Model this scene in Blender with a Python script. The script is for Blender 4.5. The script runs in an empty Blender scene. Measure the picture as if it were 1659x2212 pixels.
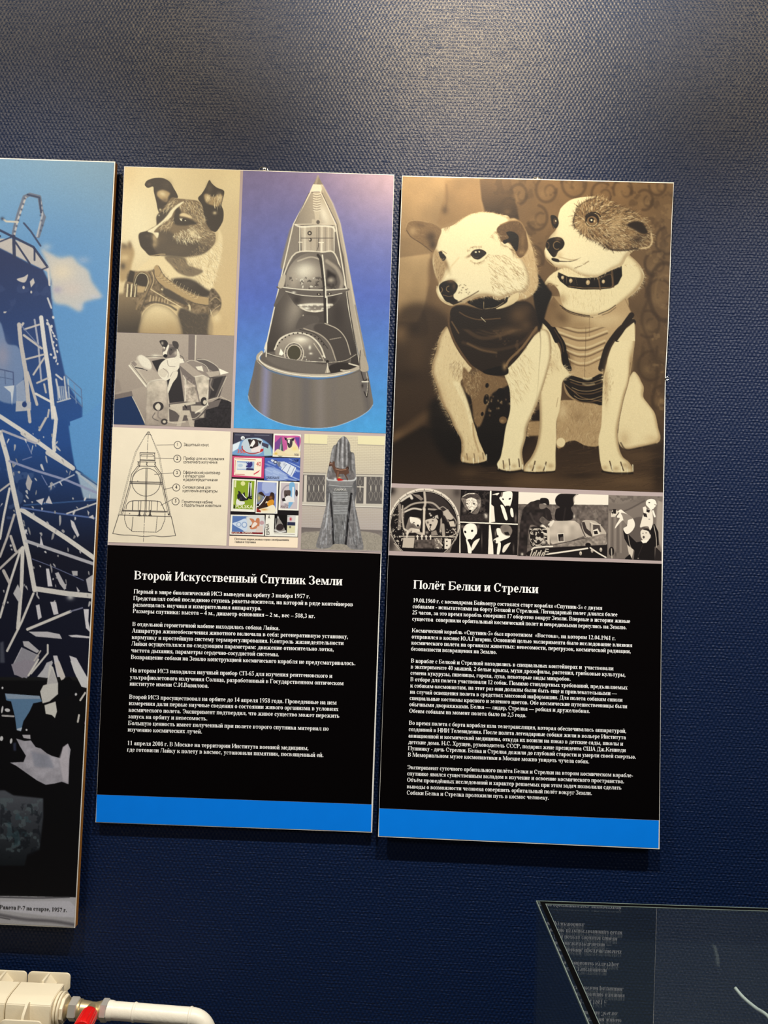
import bpy, bmesh, math, random
import numpy as np
from mathutils import Vector, Matrix

# ------------------------------------------------------------------ camera, light, exposure
FPX, CX, CY = 1661.0, 829.5, 1106.0
ROT = np.array([[0.99929, -0.03282706, 0.01849014],
                [0.03216735, 0.99887256, 0.03491231],
                [-0.01961537, -0.03429275, 0.99921932]])
CAM = np.array([0.63538207, 0.80782146, -1.67354768])   # wall frame: x right, y down, z into the wall
X0, ZF = 0.63538207, 2.35                                # world: X = x-X0, Y = z, Z = ZF-y

col = bpy.context.scene.collection
scene = bpy.context.scene
scene.view_settings.view_transform = 'Standard'
scene.view_settings.look = 'None'
scene.view_settings.exposure = 0.3
scene.view_settings.gamma = 1.0
scene.view_settings.use_curve_mapping = False

cam = bpy.data.cameras.new('camera')
cam.sensor_fit = 'HORIZONTAL'
cam.sensor_width = 36.0
cam.lens = 36.0 * FPX / 1659.0
cam.clip_start = 0.02
cam_ob = bpy.data.objects.new('camera', cam)
col.objects.link(cam_ob)
S = np.diag([1.0, -1.0, 1.0])
def w_dir(v): return Vector((v[0], v[2], -v[1]))
right, down, fwd = w_dir(ROT[0]), w_dir(ROT[1]), w_dir(ROT[2])
m3 = Matrix((right, -down, -fwd)).transposed()
cam_ob.matrix_world = Matrix.Translation(Vector((CAM[0]-X0, CAM[2], ZF-CAM[1]))) @ m3.to_4x4()
scene.camera = cam_ob

world = bpy.data.worlds.new('room_ambience'); scene.world = world
world.use_nodes = True
bg = world.node_tree.nodes['Background']
bg.inputs[0].default_value = (0.85, 0.92, 1.0, 1)
bg.inputs[1].default_value = 0.025

def spot(name, loc, target, power, colour, size, angle, blend=0.6):
    l = bpy.data.lights.new(name, 'SPOT'); l.energy = power; l.color = colour
    l.shadow_soft_size = size; l.spot_size = math.radians(angle); l.spot_blend = blend
    o = bpy.data.objects.new(name, l); col.objects.link(o); o.location = loc
    o.rotation_euler = (Vector(target) - Vector(loc)).to_track_quat('-Z', 'Y').to_euler()
    return o
def area(name, loc, target, power, colour, sx, sy):
    l = bpy.data.lights.new(name, 'AREA'); l.energy = power; l.color = colour
    l.shape = 'RECTANGLE'; l.size = sx; l.size_y = sy
    o = bpy.data.objects.new(name, l); col.objects.link(o); o.location = loc
    o.rotation_euler = (Vector(target) - Vector(loc)).to_track_quat('-Z', 'Y').to_euler()
    return o
WARM = (1.0, 0.86, 0.66)
for lx, pw in ((-0.95, 118), (0.16, 140), (1.25, 118)):
    spot('track_spot', (lx, -1.0, 3.12), (lx*0.9, 0.0, 0.45), pw, (1.0, 0.95, 0.86), 0.035, 88, 1.0)
for lx, pw in ((-1.25, 46), (-0.62, 60), (0.16, 240), (0.95, 66), (1.55, 46)):
    spot('sheen_spot', (lx, -0.85, 3.15), (lx, 0.0, 2.92), pw, (1.0, 0.75, 0.42), 0.05, 80, 1.0)  # warm spots for the upper wall sheen; outer ones are added to widen it
area('fill_light_left', (-2.6, -2.6, 2.9), (0, 0, 1.4), 10, (1.0, 0.95, 0.88), 0.6, 0.6)  # unseen fill lamps added at both sides to even out the boards
area('fill_light_right', (2.7, -2.6, 2.9), (0, 0, 1.4), 10, (1.0, 0.95, 0.88), 0.6, 0.6)  # second added fill, from the right

# ------------------------------------------------------------------ helpers
def px(u, v, Y):
    """photo survey point -> world point on the plane at depth Y in front of the wall (array friendly)"""
    u = np.asarray(u, float); v = np.asarray(v, float)
    d = np.stack([(u-CX)/FPX, (v-CY)/FPX, np.ones_like(u)], -1) @ ROT
    s = (Y - CAM[2]) / d[..., 2]
    P = CAM + s[..., None] * d
    return np.stack([P[..., 0]-X0, P[..., 2], ZF-P[..., 1]], -1)

def new_mat(name, base, rough=0.5, spec=0.5, metal=0.0, **kw):
    m = bpy.data.materials.new(name); m.use_nodes = True
    b = m.node_tree.nodes['Principled BSDF']
    b.inputs['Base Color'].default_value = (*base, 1); b.inputs['Roughness'].default_value = rough
    b.inputs['Specular IOR Level'].default_value = spec; b.inputs['Metallic'].default_value = metal
    for k, v in kw.items(): b.inputs[k].default_value = v
    return m
def s2l(c):
    return tuple(x/12.92 if x <= 0.04045 else ((x+0.055)/1.055)**2.4 for x in (v/255 for v in c))
def vary(m, scale=40, amount=0.08, bump=0.0, rough=0.0, bscale=None):
    """noise variation of colour / roughness / bump for a plain material"""
    nt = m.node_tree; b = nt.nodes['Principled BSDF']
    tc = nt.nodes.new('ShaderNodeTexCoord'); n = nt.nodes.new('ShaderNodeTexNoise')
    n.inputs['Scale'].default_value = scale; n.inputs['Detail'].default_value = 4
    nt.links.new(tc.outputs['Object'], n.inputs['Vector'])
    c0 = b.inputs['Base Color'].default_value[:]
    mx = nt.nodes.new('ShaderNodeMix'); mx.data_type = 'RGBA'
    mx.inputs['A'].default_value = (c0[0]*(1-amount), c0[1]*(1-amount), c0[2]*(1-amount), 1)
    mx.inputs['B'].default_value = (min(1, c0[0]*(1+amount)), min(1, c0[1]*(1+amount)), min(1, c0[2]*(1+amount)), 1)
    nt.links.new(n.outputs['Fac'], mx.inputs['Factor']); nt.links.new(mx.outputs['Result'], b.inputs['Base Color'])
    if bump:
        n2 = nt.nodes.new('ShaderNodeTexNoise'); n2.inputs['Scale'].default_value = bscale or scale*3
        nt.links.new(tc.outputs['Object'], n2.inputs['Vector'])
        bp = nt.nodes.new('ShaderNodeBump'); bp.inputs['Strength'].default_value = bump; bp.inputs['Distance'].default_value = 0.001
        nt.links.new(n2.outputs['Fac'], bp.inputs['Height']); nt.links.new(bp.outputs['Normal'], b.inputs['Normal'])
    return m

def link(name, me, mat=None, parent=None, label=None, smooth=False):
    o = bpy.data.objects.new(name, me); col.objects.link(o)
    if mat: me.materials.append(mat)
    if parent is not None: o.parent = parent
    if label: o['label'] = label
    if smooth:
        me.polygons.foreach_set('use_smooth', [True]*len(me.polygons))
    return o
def thing(name, label, cat, loc, group=None):
    o = bpy.data.objects.new(name, None); col.objects.link(o); o.location = loc; o.empty_display_size = 0.05
    o['label'] = label; o['category'] = cat
    if group: o['group'] = group
    return o
def tag(o, label, cat, group=None):
    o['label'] = label; o['category'] = cat
    if group: o['group'] = group
def mesh(name, verts, faces, origin=(0, 0, 0)):
    me = bpy.data.meshes.new(name)
    me.from_pydata([tuple(np.asarray(v, float)-np.asarray(origin, float)) for v in verts], [], faces)
    me.update(); return me
def box_bm(lo, hi, bevel=0.0, seg=2):
    bm = bmesh.new(); bmesh.ops.create_cube(bm, size=1)
    for v in bm.verts:
        v.co = Vector([(lo[i]+hi[i])/2 + v.co[i]*(hi[i]-lo[i]) for i in range(3)])
    if bevel: bmesh.ops.bevel(bm, geom=bm.edges[:], offset=bevel, segments=seg, affect='EDGES', profile=0.5)
    return bm
def bm_obj(name, bm, mat, parent=None, label=None, smooth=False):
    if parent is not None:
        bmesh.ops.translate(bm, verts=bm.verts, vec=-Vector(parent_loc(parent)))
    bmesh.ops.recalc_face_normals(bm, faces=bm.faces)
    me = bpy.data.meshes.new(name); bm.to_mesh(me); bm.free()
    o = link(name, me, mat, parent, label)
    if smooth:
        me.polygons.foreach_set('use_smooth', [True]*len(me.polygons))
        me.set_sharp_from_angle(angle=math.radians(35))
    return o
def parent_loc(p):
    v = Vector(p.location)
    while p.parent: p = p.parent; v += Vector(p.location)
    return v
def prism(pts, y0, y1, bevel=0.0):
    """outline in world X,Z extruded from depth y0 to y1"""
    bm = bmesh.new()
    f = bm.faces.new([bm.verts.new((p[0], y0, p[1])) for p in pts])
    r = bmesh.ops.extrude_face_region(bm, geom=[f])
    bmesh.ops.translate(bm, verts=[g for g in r['geom'] if isinstance(g, bmesh.types.BMVert)], vec=(0, y1-y0, 0))
    if bevel: bmesh.ops.bevel(bm, geom=[e for e in bm.edges], offset=bevel, segments=2, affect='EDGES', profile=0.5)
    return bm
def tube_bm(path, radii, seg=24, caps=True, bm=None, axis=None):
    """tube along path with a radius per point"""
    bm = bm or bmesh.new(); P = [Vector(p) for p in path]
    if not hasattr(radii, '__len__'): radii = [radii]*len(P)
    rings = []; up = Vector((0, 0, 1))
    for i, p in enumerate(P):
        t = (P[min(i+1, len(P)-1)] - P[max(i-1, 0)]).normalized()
        ref = Vector(axis) if axis else up if abs(t.dot(up)) < 0.9 else Vector((0, 1, 0))
        a = t.cross(ref).normalized(); b = t.cross(a)
        rings.append([bm.verts.new(p + radii[i]*(math.cos(2*math.pi*k/seg)*a + math.sin(2*math.pi*k/seg)*b)) for k in range(seg)])
    for r, q in zip(rings, rings[1:]):
        for k in range(seg): bm.faces.new((r[k], r[(k+1) % seg], q[(k+1) % seg], q[k]))
    if caps: bm.faces.new(rings[0][::-1]); bm.faces.new(rings[-1])
    return bm

# ------------------------------------------------------------------ the room
def weave_wall():
    m = new_mat('navy_woven_wallpaper', (0.0006, 0.0094, 0.046), 0.50, 0.4)
    nt = m.node_tree; b = nt.nodes['Principled BSDF']; N = nt.nodes.new; L = nt.links.new
    tc = N('ShaderNodeTexCoord')
    warp = N('ShaderNodeTexNoise'); warp.inputs['Scale'].default_value = 55; warp.inputs['Detail'].default_value = 3
    L(tc.outputs['Object'], warp.inputs['Vector'])
    sub = N('ShaderNodeVectorMath'); sub.operation = 'SUBTRACT'; sub.inputs[1].default_value = (.5, .5, .5)
    L(warp.outputs['Color'], sub.inputs[0])
    sc = N('ShaderNodeVectorMath'); sc.operation = 'SCALE'; sc.inputs['Scale'].default_value = 0.0066
    L(sub.outputs[0], sc.inputs[0])
    ad = N('ShaderNodeVectorMath'); L(tc.outputs['Object'], ad.inputs[0]); L(sc.outputs[0], ad.inputs[1])
    sep = N('ShaderNodeSeparateXYZ'); L(ad.outputs[0], sep.inputs[0])
    def M(op, a, b_=None, c=None):
        n = N('ShaderNodeMath'); n.operation = op
        for i, v in enumerate((a, b_, c)):
            if v is None: continue
            if isinstance(v, (int, float)): n.inputs[i].default_value = v
            else: L(v, n.inputs[i])
        return n.outputs[0]
    cx = M('COSINE', M('MULTIPLY', sep.outputs['X'], 2*math.pi/0.0086))
    cz = M('COSINE', M('MULTIPLY', sep.outputs['Z'], math.pi/0.0072))
    rows = M('COSINE', M('MULTIPLY', sep.outputs['Z'], 2*math.pi/0.0072))
    knots = M('MULTIPLY_ADD', M('MULTIPLY', cx, cz), 0.5, 0.5)
    knots = M('POWER', knots, 0.75)
    # thread to thread irregularity
    n2 = N('ShaderNodeTexNoise'); n2.inputs['Scale'].default_value = 210; n2.inputs['Detail'].default_value = 3
    mp = N('ShaderNodeMapping'); mp.inputs['Scale'].default_value = (0.35, 1, 1.6)
    L(tc.outputs['Object'], mp.inputs['Vector']); L(mp.outputs[0], n2.inputs['Vector'])
    n3 = N('ShaderNodeTexNoise'); n3.inputs['Scale'].default_value = 24; n3.inputs['Detail'].default_value = 2
    mp3 = N('ShaderNodeMapping'); mp3.inputs['Scale'].default_value = (0.5, 1, 6)
    L(tc.outputs['Object'], mp3.inputs['Vector']); L(mp3.outputs[0], n3.inputs['Vector'])
    seam = M('MULTIPLY', M('SMOOTH_MIN', M('SUBTRACT', n3.outputs['Fac'], 0.42), 0.2, 0.1), 3.2)
    h = M('ADD', M('MULTIPLY', knots, 0.8), M('MULTIPLY', rows, M('MAXIMUM', M('MULTIPLY', seam, 0.40), 0.09)))
    h = M('MULTIPLY_ADD', n2.outputs['Fac'], 1.25, h)
    bp = N('ShaderNodeBump'); bp.inputs['Strength'].default_value = 1.0; bp.inputs['Distance'].default_value = 0.0011
    spc = M('MULTIPLY_ADD', knots, 0.26, 0.16); L(M('MINIMUM', M('MAXIMUM', spc, 0.04), 0.7), b.inputs['Specular IOR Level'])
    L(h, bp.inputs['Height']); L(bp.outputs['Normal'], b.inputs['Normal'])
    return m
wall_mat = weave_wall()
o = link('wall_back', mesh('wall_back', [(-3, 0, 0), (3, 0, 0), (3, 0, 3.3), (-3, 0, 3.3), (-3, .15, 0), (3, .15, 0), (3, .15, 3.3), (-3, .15, 3.3)],
     [(0, 1, 2, 3), (5, 4, 7, 6), (4, 0, 3, 7), (1, 5, 6, 2), (3, 2, 6, 7), (4, 5, 1, 0)]), wall_mat); o['kind'] = 'structure'
fl = vary(new_mat('grey_floor', (0.09, 0.085, 0.08), 0.5), 6, 0.2)
o = bm_obj('floor', box_bm((-3, -4, -0.1), (3, 0, 0)), fl); o['kind'] = 'structure'
ce = vary(new_mat('ceiling_paint', (0.5, 0.5, 0.48), 0.8), 6, 0.05)
o = bm_obj('ceiling', box_bm((-3, -4, 3.3), (3, 0.15, 3.4)), ce); o['kind'] = 'structure'
# ------------------------------------------------------------------ printed pictures: a small painting kit
# Each print is painted here with shapes, strokes, fur and grain, and stored as the ink colour of a fine mesh.
rng = np.random.default_rng(7)
def smooth(pts, n=6):
    p = np.asarray(pts, float); m = len(p)
    if m < 3: return p
    t = np.linspace(0, 1, n, endpoint=False)[:, None]
    out = []
    for i in range(m):
        a, b, c, d = p[i-1], p[i], p[(i+1) % m], p[(i+2) % m]
        out.append(0.5*((2*b)+(-a+c)*t+(2*a-5*b+4*c-d)*t**2+(-a+3*b-3*c+d)*t**3))
    return np.concatenate(out)
def smooth_open(pts, n=6):
    p = np.asarray(pts, float)
    if len(p) < 3: return p
    q = np.vstack([2*p[0]-p[1], p, 2*p[-1]-p[-2]]); t = np.linspace(0, 1, n, endpoint=False)[:, None]; out = []
    for i in range(1, len(q)-2):
        a, b, c, d = q[i-1], q[i], q[i+1], q[i+2]
        out.append(0.5*((2*b)+(-a+c)*t+(2*a-5*b+4*c-d)*t**2+(-a+3*b-3*c+d)*t**3))
    return np.vstack([np.concatenate(out), p[-1:]])
def blur1(a, r):
    if r < 1: return a
    r = int(r)
    for ax in (0, 1):
        pad = [(0, 0), (0, 0)]; pad[ax] = (r+1, r)
        c = np.cumsum(np.pad(a, pad, mode='edge'), axis=ax)
        n = a.shape[ax]
        a = (np.take(c, range(2*r+1, 2*r+1+n), axis=ax) - np.take(c, range(0, n), axis=ax))/(2*r+1)
    return a
class Cv:
    """picture canvas; x0..y1 in survey units, s dots per unit; fr = reference frame (ox, oy, zoom) used by the coordinates"""
    def __init__(c, x0, y0, x1, y1, s, lut=None, base=0.5):
        c.x0, c.y0, c.x1, c.y1, c.s = x0, y0, x1, y1, s
        c.w, c.h = int(round((x1-x0)*s))+1, int(round((y1-y0)*s))+1
        c.lut = lut; c.fr = (0, 0, 1.0); c.im = np.zeros((c.h, c.w, 3)); c.im[:] = c.col(base)
        c.clipm = None; c.fk = 1.0
    def frame(c, ox, oy, z): c.fr = (ox, oy, z); return c
    def col(c, v):
        if isinstance(v, (int, float)):
            if c.lut is None: return np.array([v, v, v], float)
            xs = [p[0] for p in c.lut]
            return np.array([np.interp(v, xs, [p[1][k]/255 for p in c.lut]) for k in range(3)])
        return np.array(v, float)/255
    def P(c, pts):
        p = np.asarray(pts, float).reshape(-1, 2); ox, oy, z = c.fr
        return np.stack([(p[:, 0]/z+ox-c.x0)*c.s, (p[:, 1]/z+oy-c.y0)*c.s], -1)
    def mask(c, pts, f=0.0, sm=True):
        p = c.P(pts)
        if sm and len(p) > 4: p = smooth(p)
        return c._mask(p, f*c.s*c.fk)
    def _mask(c, p, f=0.0):
        pad = int(2*f)+2
        x0 = max(0, int(p[:, 0].min())-pad); x1 = min(c.w, int(p[:, 0].max())+pad+2)
        y0 = max(0, int(p[:, 1].min())-pad); y1 = min(c.h, int(p[:, 1].max())+pad+2)
        if x1 <= x0 or y1 <= y0: return None
        m = np.zeros((y1-y0, x1-x0+1)); ax, ay = p[:, 0], p[:, 1]; bx, by = np.roll(ax, -1), np.roll(ay, -1)
        SS = 3
        for yy in range(y0, y1):
            row = m[yy-y0]
            for k in range(SS):
                y = yy+(k+.5)/SS-0.5
                e = (ay > y) != (by > y)
                if not e.any(): continue
                xs = np.sort(ax[e]+(y-ay[e])/(by[e]-ay[e])*(bx[e]-ax[e]))+0.5-x0
                xs = np.clip(xs, 0, x1-x0)
                for a, b in zip(xs[0::2], xs[1::2]):
                    ia, ib = int(a), int(b)
                    if ia == ib: row[ia] += (b-a)/SS
                    else:
                        row[ia] += (ia+1-a)/SS; row[ia+1:ib] += 1/SS
                        if ib < len(row): row[ib] += (b-ib)/SS
        m = np.clip(m[:, :-1], 0, 1)
        if f >= 0.5: m = blur1(blur1(m, f*0.6), f*0.5)
        return (y0, y1, x0, x1, m)
    def put(c, M, colr, a=1.0):
        if M is None: return
        y0, y1, x0, x1, m = M; m = m*a
        if c.clipm is not None: m = m*c.clipm[y0:y1, x0:x1]
        R = c.im[y0:y1, x0:x1]
        R += (np.asarray(colr)-R)*m[..., None]
    def fill(c, pts, v, f=0.0, a=1.0, sm=True): c.put(c.mask(pts, f, sm), c.col(v), a)
    def poly(c, pts, v, f=0.0, a=1.0): c.fill(pts, v, f, a, False)
    def grad(c, pts, p0, v0, p1, v1, f=0.0, a=1.0, sm=True):
        M = c.mask(pts, f, sm)
        if M is None: return
        y0, y1, x0, x1, m = M; q = c.P([p0, p1]); d = q[1]-q[0]
        X, Y = np.meshgrid(np.arange(x0, x1), np.arange(y0, y1))
        t = np.clip(((X-q[0, 0])*d[0]+(Y-q[0, 1])*d[1])/(d@d), 0, 1)[..., None]
        c.put(M, c.col(v0)*(1-t)+c.col(v1)*t, a)
    def clip(c, pts=None, f=0.6, sm=True):
        c.clipm = None
        if pts is None: return
        M = c.mask(pts, f, sm)
        full = np.zeros((c.h, c.w)); y0, y1, x0, x1, m = M; full[y0:y1, x0:x1] = m; c.clipm = full
    def line(c, pts, w, v, a=1.0, f=0.4, sm=True, taper=False):
        """stroke of width w (survey units)"""
        p = c.P(pts)
        if sm: p = smooth_open(p, 5)
        w = w*c.s/2; f = max(0.5, f*c.s); r = w+f+1
        x0 = max(0, int(p[:, 0].min()-r)); x1 = min(c.w, int(p[:, 0].max()+r)+2)
        y0 = max(0, int(p[:, 1].min()-r)); y1 = min(c.h, int(p[:, 1].max()+r)+2)
        if x1 <= x0 or y1 <= y0: return
        m = np.zeros((y1-y0, x1-x0)); n = len(p)-1
        for i in range(n):
            (ax, ay), (bx, by) = p[i], p[i+1]
            sx0 = max(x0, int(min(ax, bx)-r)); sx1 = min(x1, int(max(ax, bx)+r)+2)
            sy0 = max(y0, int(min(ay, by)-r)); sy1 = min(y1, int(max(ay, by)+r)+2)
            if sx1 <= sx0 or sy1 <= sy0: continue
            X = np.arange(sx0, sx1)[None, :]-ax; Y = np.arange(sy0, sy1)[:, None]-ay
            dx, dy = bx-ax, by-ay; L = dx*dx+dy*dy+1e-9
            t = np.clip((X*dx+Y*dy)/L, 0, 1)
            d = np.hypot(X-t*dx, Y-t*dy)
            ww = w*(1-0.85*(i+0.5)/n) if taper else w
            al = np.clip((ww+f/2-d)/f, 0, 1)
            if ww < f/2: al = al*min(1, max(.15, 2*ww/f))
            R = m[sy0-y0:sy1-y0, sx0-x0:sx1-x0]; np.maximum(R, al, out=R)
        c.put((y0, y1, x0, x1, m), c.col(v), a)
    def blob(c, x, y, rx, ry, v, a=1.0, rot=0.0, k=1.0):
        """soft spot; radii in frame units"""
        q = c.P([(x, y)])[0]; z = c.s/c.fr[2]; rx, ry = rx*z, ry*z; r = 2.4*max(rx, ry)
        x0 = max(0, int(q[0]-r)); x1 = min(c.w, int(q[0]+r)+2); y0 = max(0, int(q[1]-r)); y1 = min(c.h, int(q[1]+r)+2)
        if x1 <= x0 or y1 <= y0: return
        X = np.arange(x0, x1)[None, :]-q[0]; Y = np.arange(y0, y1)[:, None]-q[1]
        cr, sr = math.cos(math.radians(rot)), math.sin(math.radians(rot))
        U = (X*cr+Y*sr)/rx; V = (-X*sr+Y*cr)/ry
        c.put((y0, y1, x0, x1, np.exp(-(U*U+V*V)**k)), c.col(v), a)
    def ell(c, x, y, rx, ry, v, rot=0, f=0.3, a=1.0):
        t = np.linspace(0, 2*math.pi, 40, endpoint=False); r = math.radians(rot)
        X = rx*np.cos(t); Y = ry*np.sin(t)
        c.fill(np.stack([x+X*math.cos(r)-Y*math.sin(r), y+X*math.sin(r)+Y*math.cos(r)], -1), v, f, a, False)
    def rim(c, pts, v, wd=6, a=0.6, dx=0, dy=0, sm=True):
        """tone gathered along the inside of an outline; dx, dy lean it to one side"""
        p = c.P(pts); p = smooth(p) if sm else p
        M = c._mask(p)
        if M is None: return
        y0, y1, x0, x1, m = M; r = max(1, wd*c.s*.6)
        k = int(2*r)+2; big = np.pad(m, k); b = blur1(blur1(big, r), r*.7)
        b = np.roll(b, (int(round(dy*c.s)), int(round(dx*c.s))), (0, 1))[k:-k, k:-k]
        c.put((y0, y1, x0, x1, m*np.clip(1.6*(1-b), 0, 1)), c.col(v), a)
    def arc(c, x, y, rx, ry, a0, a1, w, v, a=1.0, rot=0, f=0.4):
        t = np.radians(np.linspace(a0, a1, 26)); r = math.radians(rot)
        X = rx*np.cos(t); Y = ry*np.sin(t)
        c.line(np.stack([x+X*math.cos(r)-Y*math.sin(r), y+X*math.sin(r)+Y*math.cos(r)], -1), w, v, a, f, False)
    def cloud(c, scale, oct=4, seed=1):
        g = np.random.default_rng(seed); out = np.zeros((c.h, c.w)); amp = 1; tot = 0
        for o in range(oct):
            sc = max(1.0, scale*c.s/2**o); nx, ny = int(c.w/sc)+3, int(c.h/sc)+3
            r = g.random((ny, nx)); X = np.arange(c.w)/sc; Y = np.arange(c.h)/sc
            xi, yi = X.astype(int), Y.astype(int); fx, fy = X-xi, Y-yi
            fx = fx*fx*(3-2*fx); fy = fy*fy*(3-2*fy)
            A = r[yi][:, xi]*(1-fx)+r[yi][:, xi+1]*fx; B = r[yi+1][:, xi]*(1-fx)+r[yi+1][:, xi+1]*fx
            out += amp*(A*(1-fy)[:, None]+B*fy[:, None]); tot += amp; amp *= 0.55
        return out/tot-0.5
    def noise(c, amp, scale=3, pts=None, oct=3, seed=1, f=2, contrast=False):
        n = c.cloud(scale, oct, seed)*2*amp
        m = np.ones((c.h, c.w))
        if pts is not None:
            M = c.mask(pts, f)
            if M is None: return
            m = np.zeros((c.h, c.w)); y0, y1, x0, x1, mm = M; m[y0:y1, x0:x1] = mm
        if c.clipm is not None: m = m*c.clipm
        c.im *= (1+(n*m)[..., None])
    def patches(c, v, scale, thr, a=1.0, pts=None, seed=1, soft=0.05, oct=3, f=2):
        n = c.cloud(scale, oct, seed)
        m = np.clip((n-thr)/soft, 0, 1)
        if pts is not None:
            M = c.mask(pts, f)
            if M is None: return
            k = np.zeros((c.h, c.w)); y0, y1, x0, x1, mm = M; k[y0:y1, x0:x1] = mm; m = m*k
        c.put((0, c.h, 0, c.w, m), c.col(v), a)
    def fur(c, pts, n, ln, ang, vals, w=0.8, a=0.6, jit=18, seed=0, edge=False, curve=0.10):
        """n hairs of length ln (survey units) inside an outline (or rooted along an open edge); ang = degrees or f(x, y) in frame coords"""
        g = np.random.default_rng(seed+11)
        P0 = np.asarray(pts, float); roots = []
        if edge:
            q = smooth_open(P0, 8); seg = np.hypot(*(q[1:]-q[:-1]).T); cs = np.concatenate([[0], np.cumsum(seg)])
            t = g.random(n)*cs[-1]; roots = np.stack([np.interp(t, cs, q[:, 0]), np.interp(t, cs, q[:, 1])], -1)
        else:
            q = smooth(P0, 5); lo, hi = q.min(0), q.max(0); ax, ay = q.T; bx, by = np.roll(ax, -1), np.roll(ay, -1)
            tries = 0
            while len(roots) < n and tries < n*12:
                tries += 1
                x, y = lo+g.random(2)*(hi-lo); e = (ay > y) != (by > y)
                if (e & (x < ax+(y-ay)/(by-ay+1e-12)*(bx-ax))).sum() % 2: roots.append((x, y))
            roots = np.array(roots)
        z = c.fr[2]
        for (x, y) in roots:
            th = math.radians((ang(x, y) if callable(ang) else ang)+g.normal()*jit); L = ln*z*(0.55+0.9*g.random())
            v = vals[g.integers(len(vals))]; b = g.normal()*curve*L
            mx, my = x+math.cos(th)*L*.5-math.sin(th)*b*.5, y+math.sin(th)*L*.5+math.cos(th)*b*.5
            c.line([(x, y), (mx, my), (x+math.cos(th)*L, y+math.sin(th)*L)], w*(0.6+0.8*g.random()), v, a*(0.5+0.5*g.random()), 0.6, False, True)
def ink_mat():
    m = new_mat('printed_ink', (.8, .8, .8), 0.5, 0.2); nt = m.node_tree; b = nt.nodes['Principled BSDF']
    at = nt.nodes.new('ShaderNodeAttribute'); at.attribute_name = 'ink'
    nt.links.new(at.outputs['Color'], b.inputs['Base Color'])
    tc = nt.nodes.new('ShaderNodeTexCoord'); n2 = nt.nodes.new('ShaderNodeTexNoise'); n2.inputs['Scale'].default_value = 350
    nt.links.new(tc.outputs['Object'], n2.inputs['Vector'])
    bp = nt.nodes.new('ShaderNodeBump'); bp.inputs['Strength'].default_value = 0.25; bp.inputs['Distance'].default_value = 0.0004
    nt.links.new(n2.outputs['Fac'], bp.inputs['Height']); nt.links.new(bp.outputs['Normal'], b.inputs['Normal'])
    return m
INK = ink_mat()
INK_SCALE = np.array([0.80, 0.84, 0.90])
def print_mesh(name, cv, quad, Y, parent, label=None, pitch=1.0, scale=None, bow=None):
    """mesh of the sheet area inside quad (TL, TR, BR, BL), coloured from the canvas"""
    q = np.array(quad, float)
    nx = max(2, int(np.hypot(*(q[1]-q[0]))/pitch)); ny = max(2, int(np.hypot(*(q[3]-q[0]))/pitch))
    s = np.linspace(0, 1, nx+1); t = np.linspace(0, 1, ny+1); S_, T_ = np.meshgrid(s, t)
    U = ((1-S_)*(1-T_))[..., None]*q[0]+(S_*(1-T_))[..., None]*q[1]+(S_*T_)[..., None]*q[2]+((1-S_)*T_)[..., None]*q[3]
    if bow: U[..., 0] += S_*np.interp(U[..., 1], [b[0] for b in bow], [b[1] for b in bow])
    W = px(U[..., 0], U[..., 1], Y)-np.array(parent_loc(parent))
    gx = np.clip((U[..., 0]-cv.x0)*cv.s, 0, cv.w-1.001); gy = np.clip((U[..., 1]-cv.y0)*cv.s, 0, cv.h-1.001)
    xi, yi = gx.astype(int), gy.astype(int); fx, fy = (gx-xi)[..., None], (gy-yi)[..., None]
    I = cv.im
    C = (I[yi, xi]*(1-fx)+I[yi, xi+1]*fx)*(1-fy)+(I[yi+1, xi]*(1-fx)+I[yi+1, xi+1]*fx)*fy
    C = np.clip(C, 0, 1); lin = np.where(C <= 0.04045, C/12.92, ((C+0.055)/1.055)**2.4)
    lin = np.clip(lin*(INK_SCALE if scale is None else np.array(scale)), 0, 0.92)
    nv = (nx+1)*(ny+1); me = bpy.data.meshes.new(name)
    me.vertices.add(nv); me.vertices.foreach_set('co', W.reshape(-1).astype(np.float32))
    idx = np.arange(nv).reshape(ny+1, nx+1)
    F = np.stack([idx[:-1, :-1], idx[1:, :-1], idx[1:, 1:], idx[:-1, 1:]], -1).reshape(-1, 4)
    nf = len(F); me.loops.add(nf*4); me.loops.foreach_set('vertex_index', F.reshape(-1).astype(np.int32))
    me.polygons.add(nf); me.polygons.foreach_set('loop_start', np.arange(0, nf*4, 4, dtype=np.int32))
    me.update(calc_edges=True)
    at = me.color_attributes.new('ink', 'FLOAT_COLOR', 'POINT')
    at.data.foreach_set('color', np.concatenate([lin.reshape(-1, 3), np.ones((nv, 1))], 1).reshape(-1).astype(np.float32))
    return link(name, me, INK, parent, label)
def sheet(name, quad, Y, colr, parent, label=None, rough=0.5, spec=0.2):
    me = mesh(name, [px(u, v, Y) for u, v in quad], [(0, 3, 2, 1)], parent_loc(parent))
    return link(name, me, vary(new_mat(name, colr, rough, spec), 30, 0.04), parent, label)
def lerp2(a, b, t): return (a[0]+(b[0]-a[0])*t, a[1]+(b[1]-a[1])*t)
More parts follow.
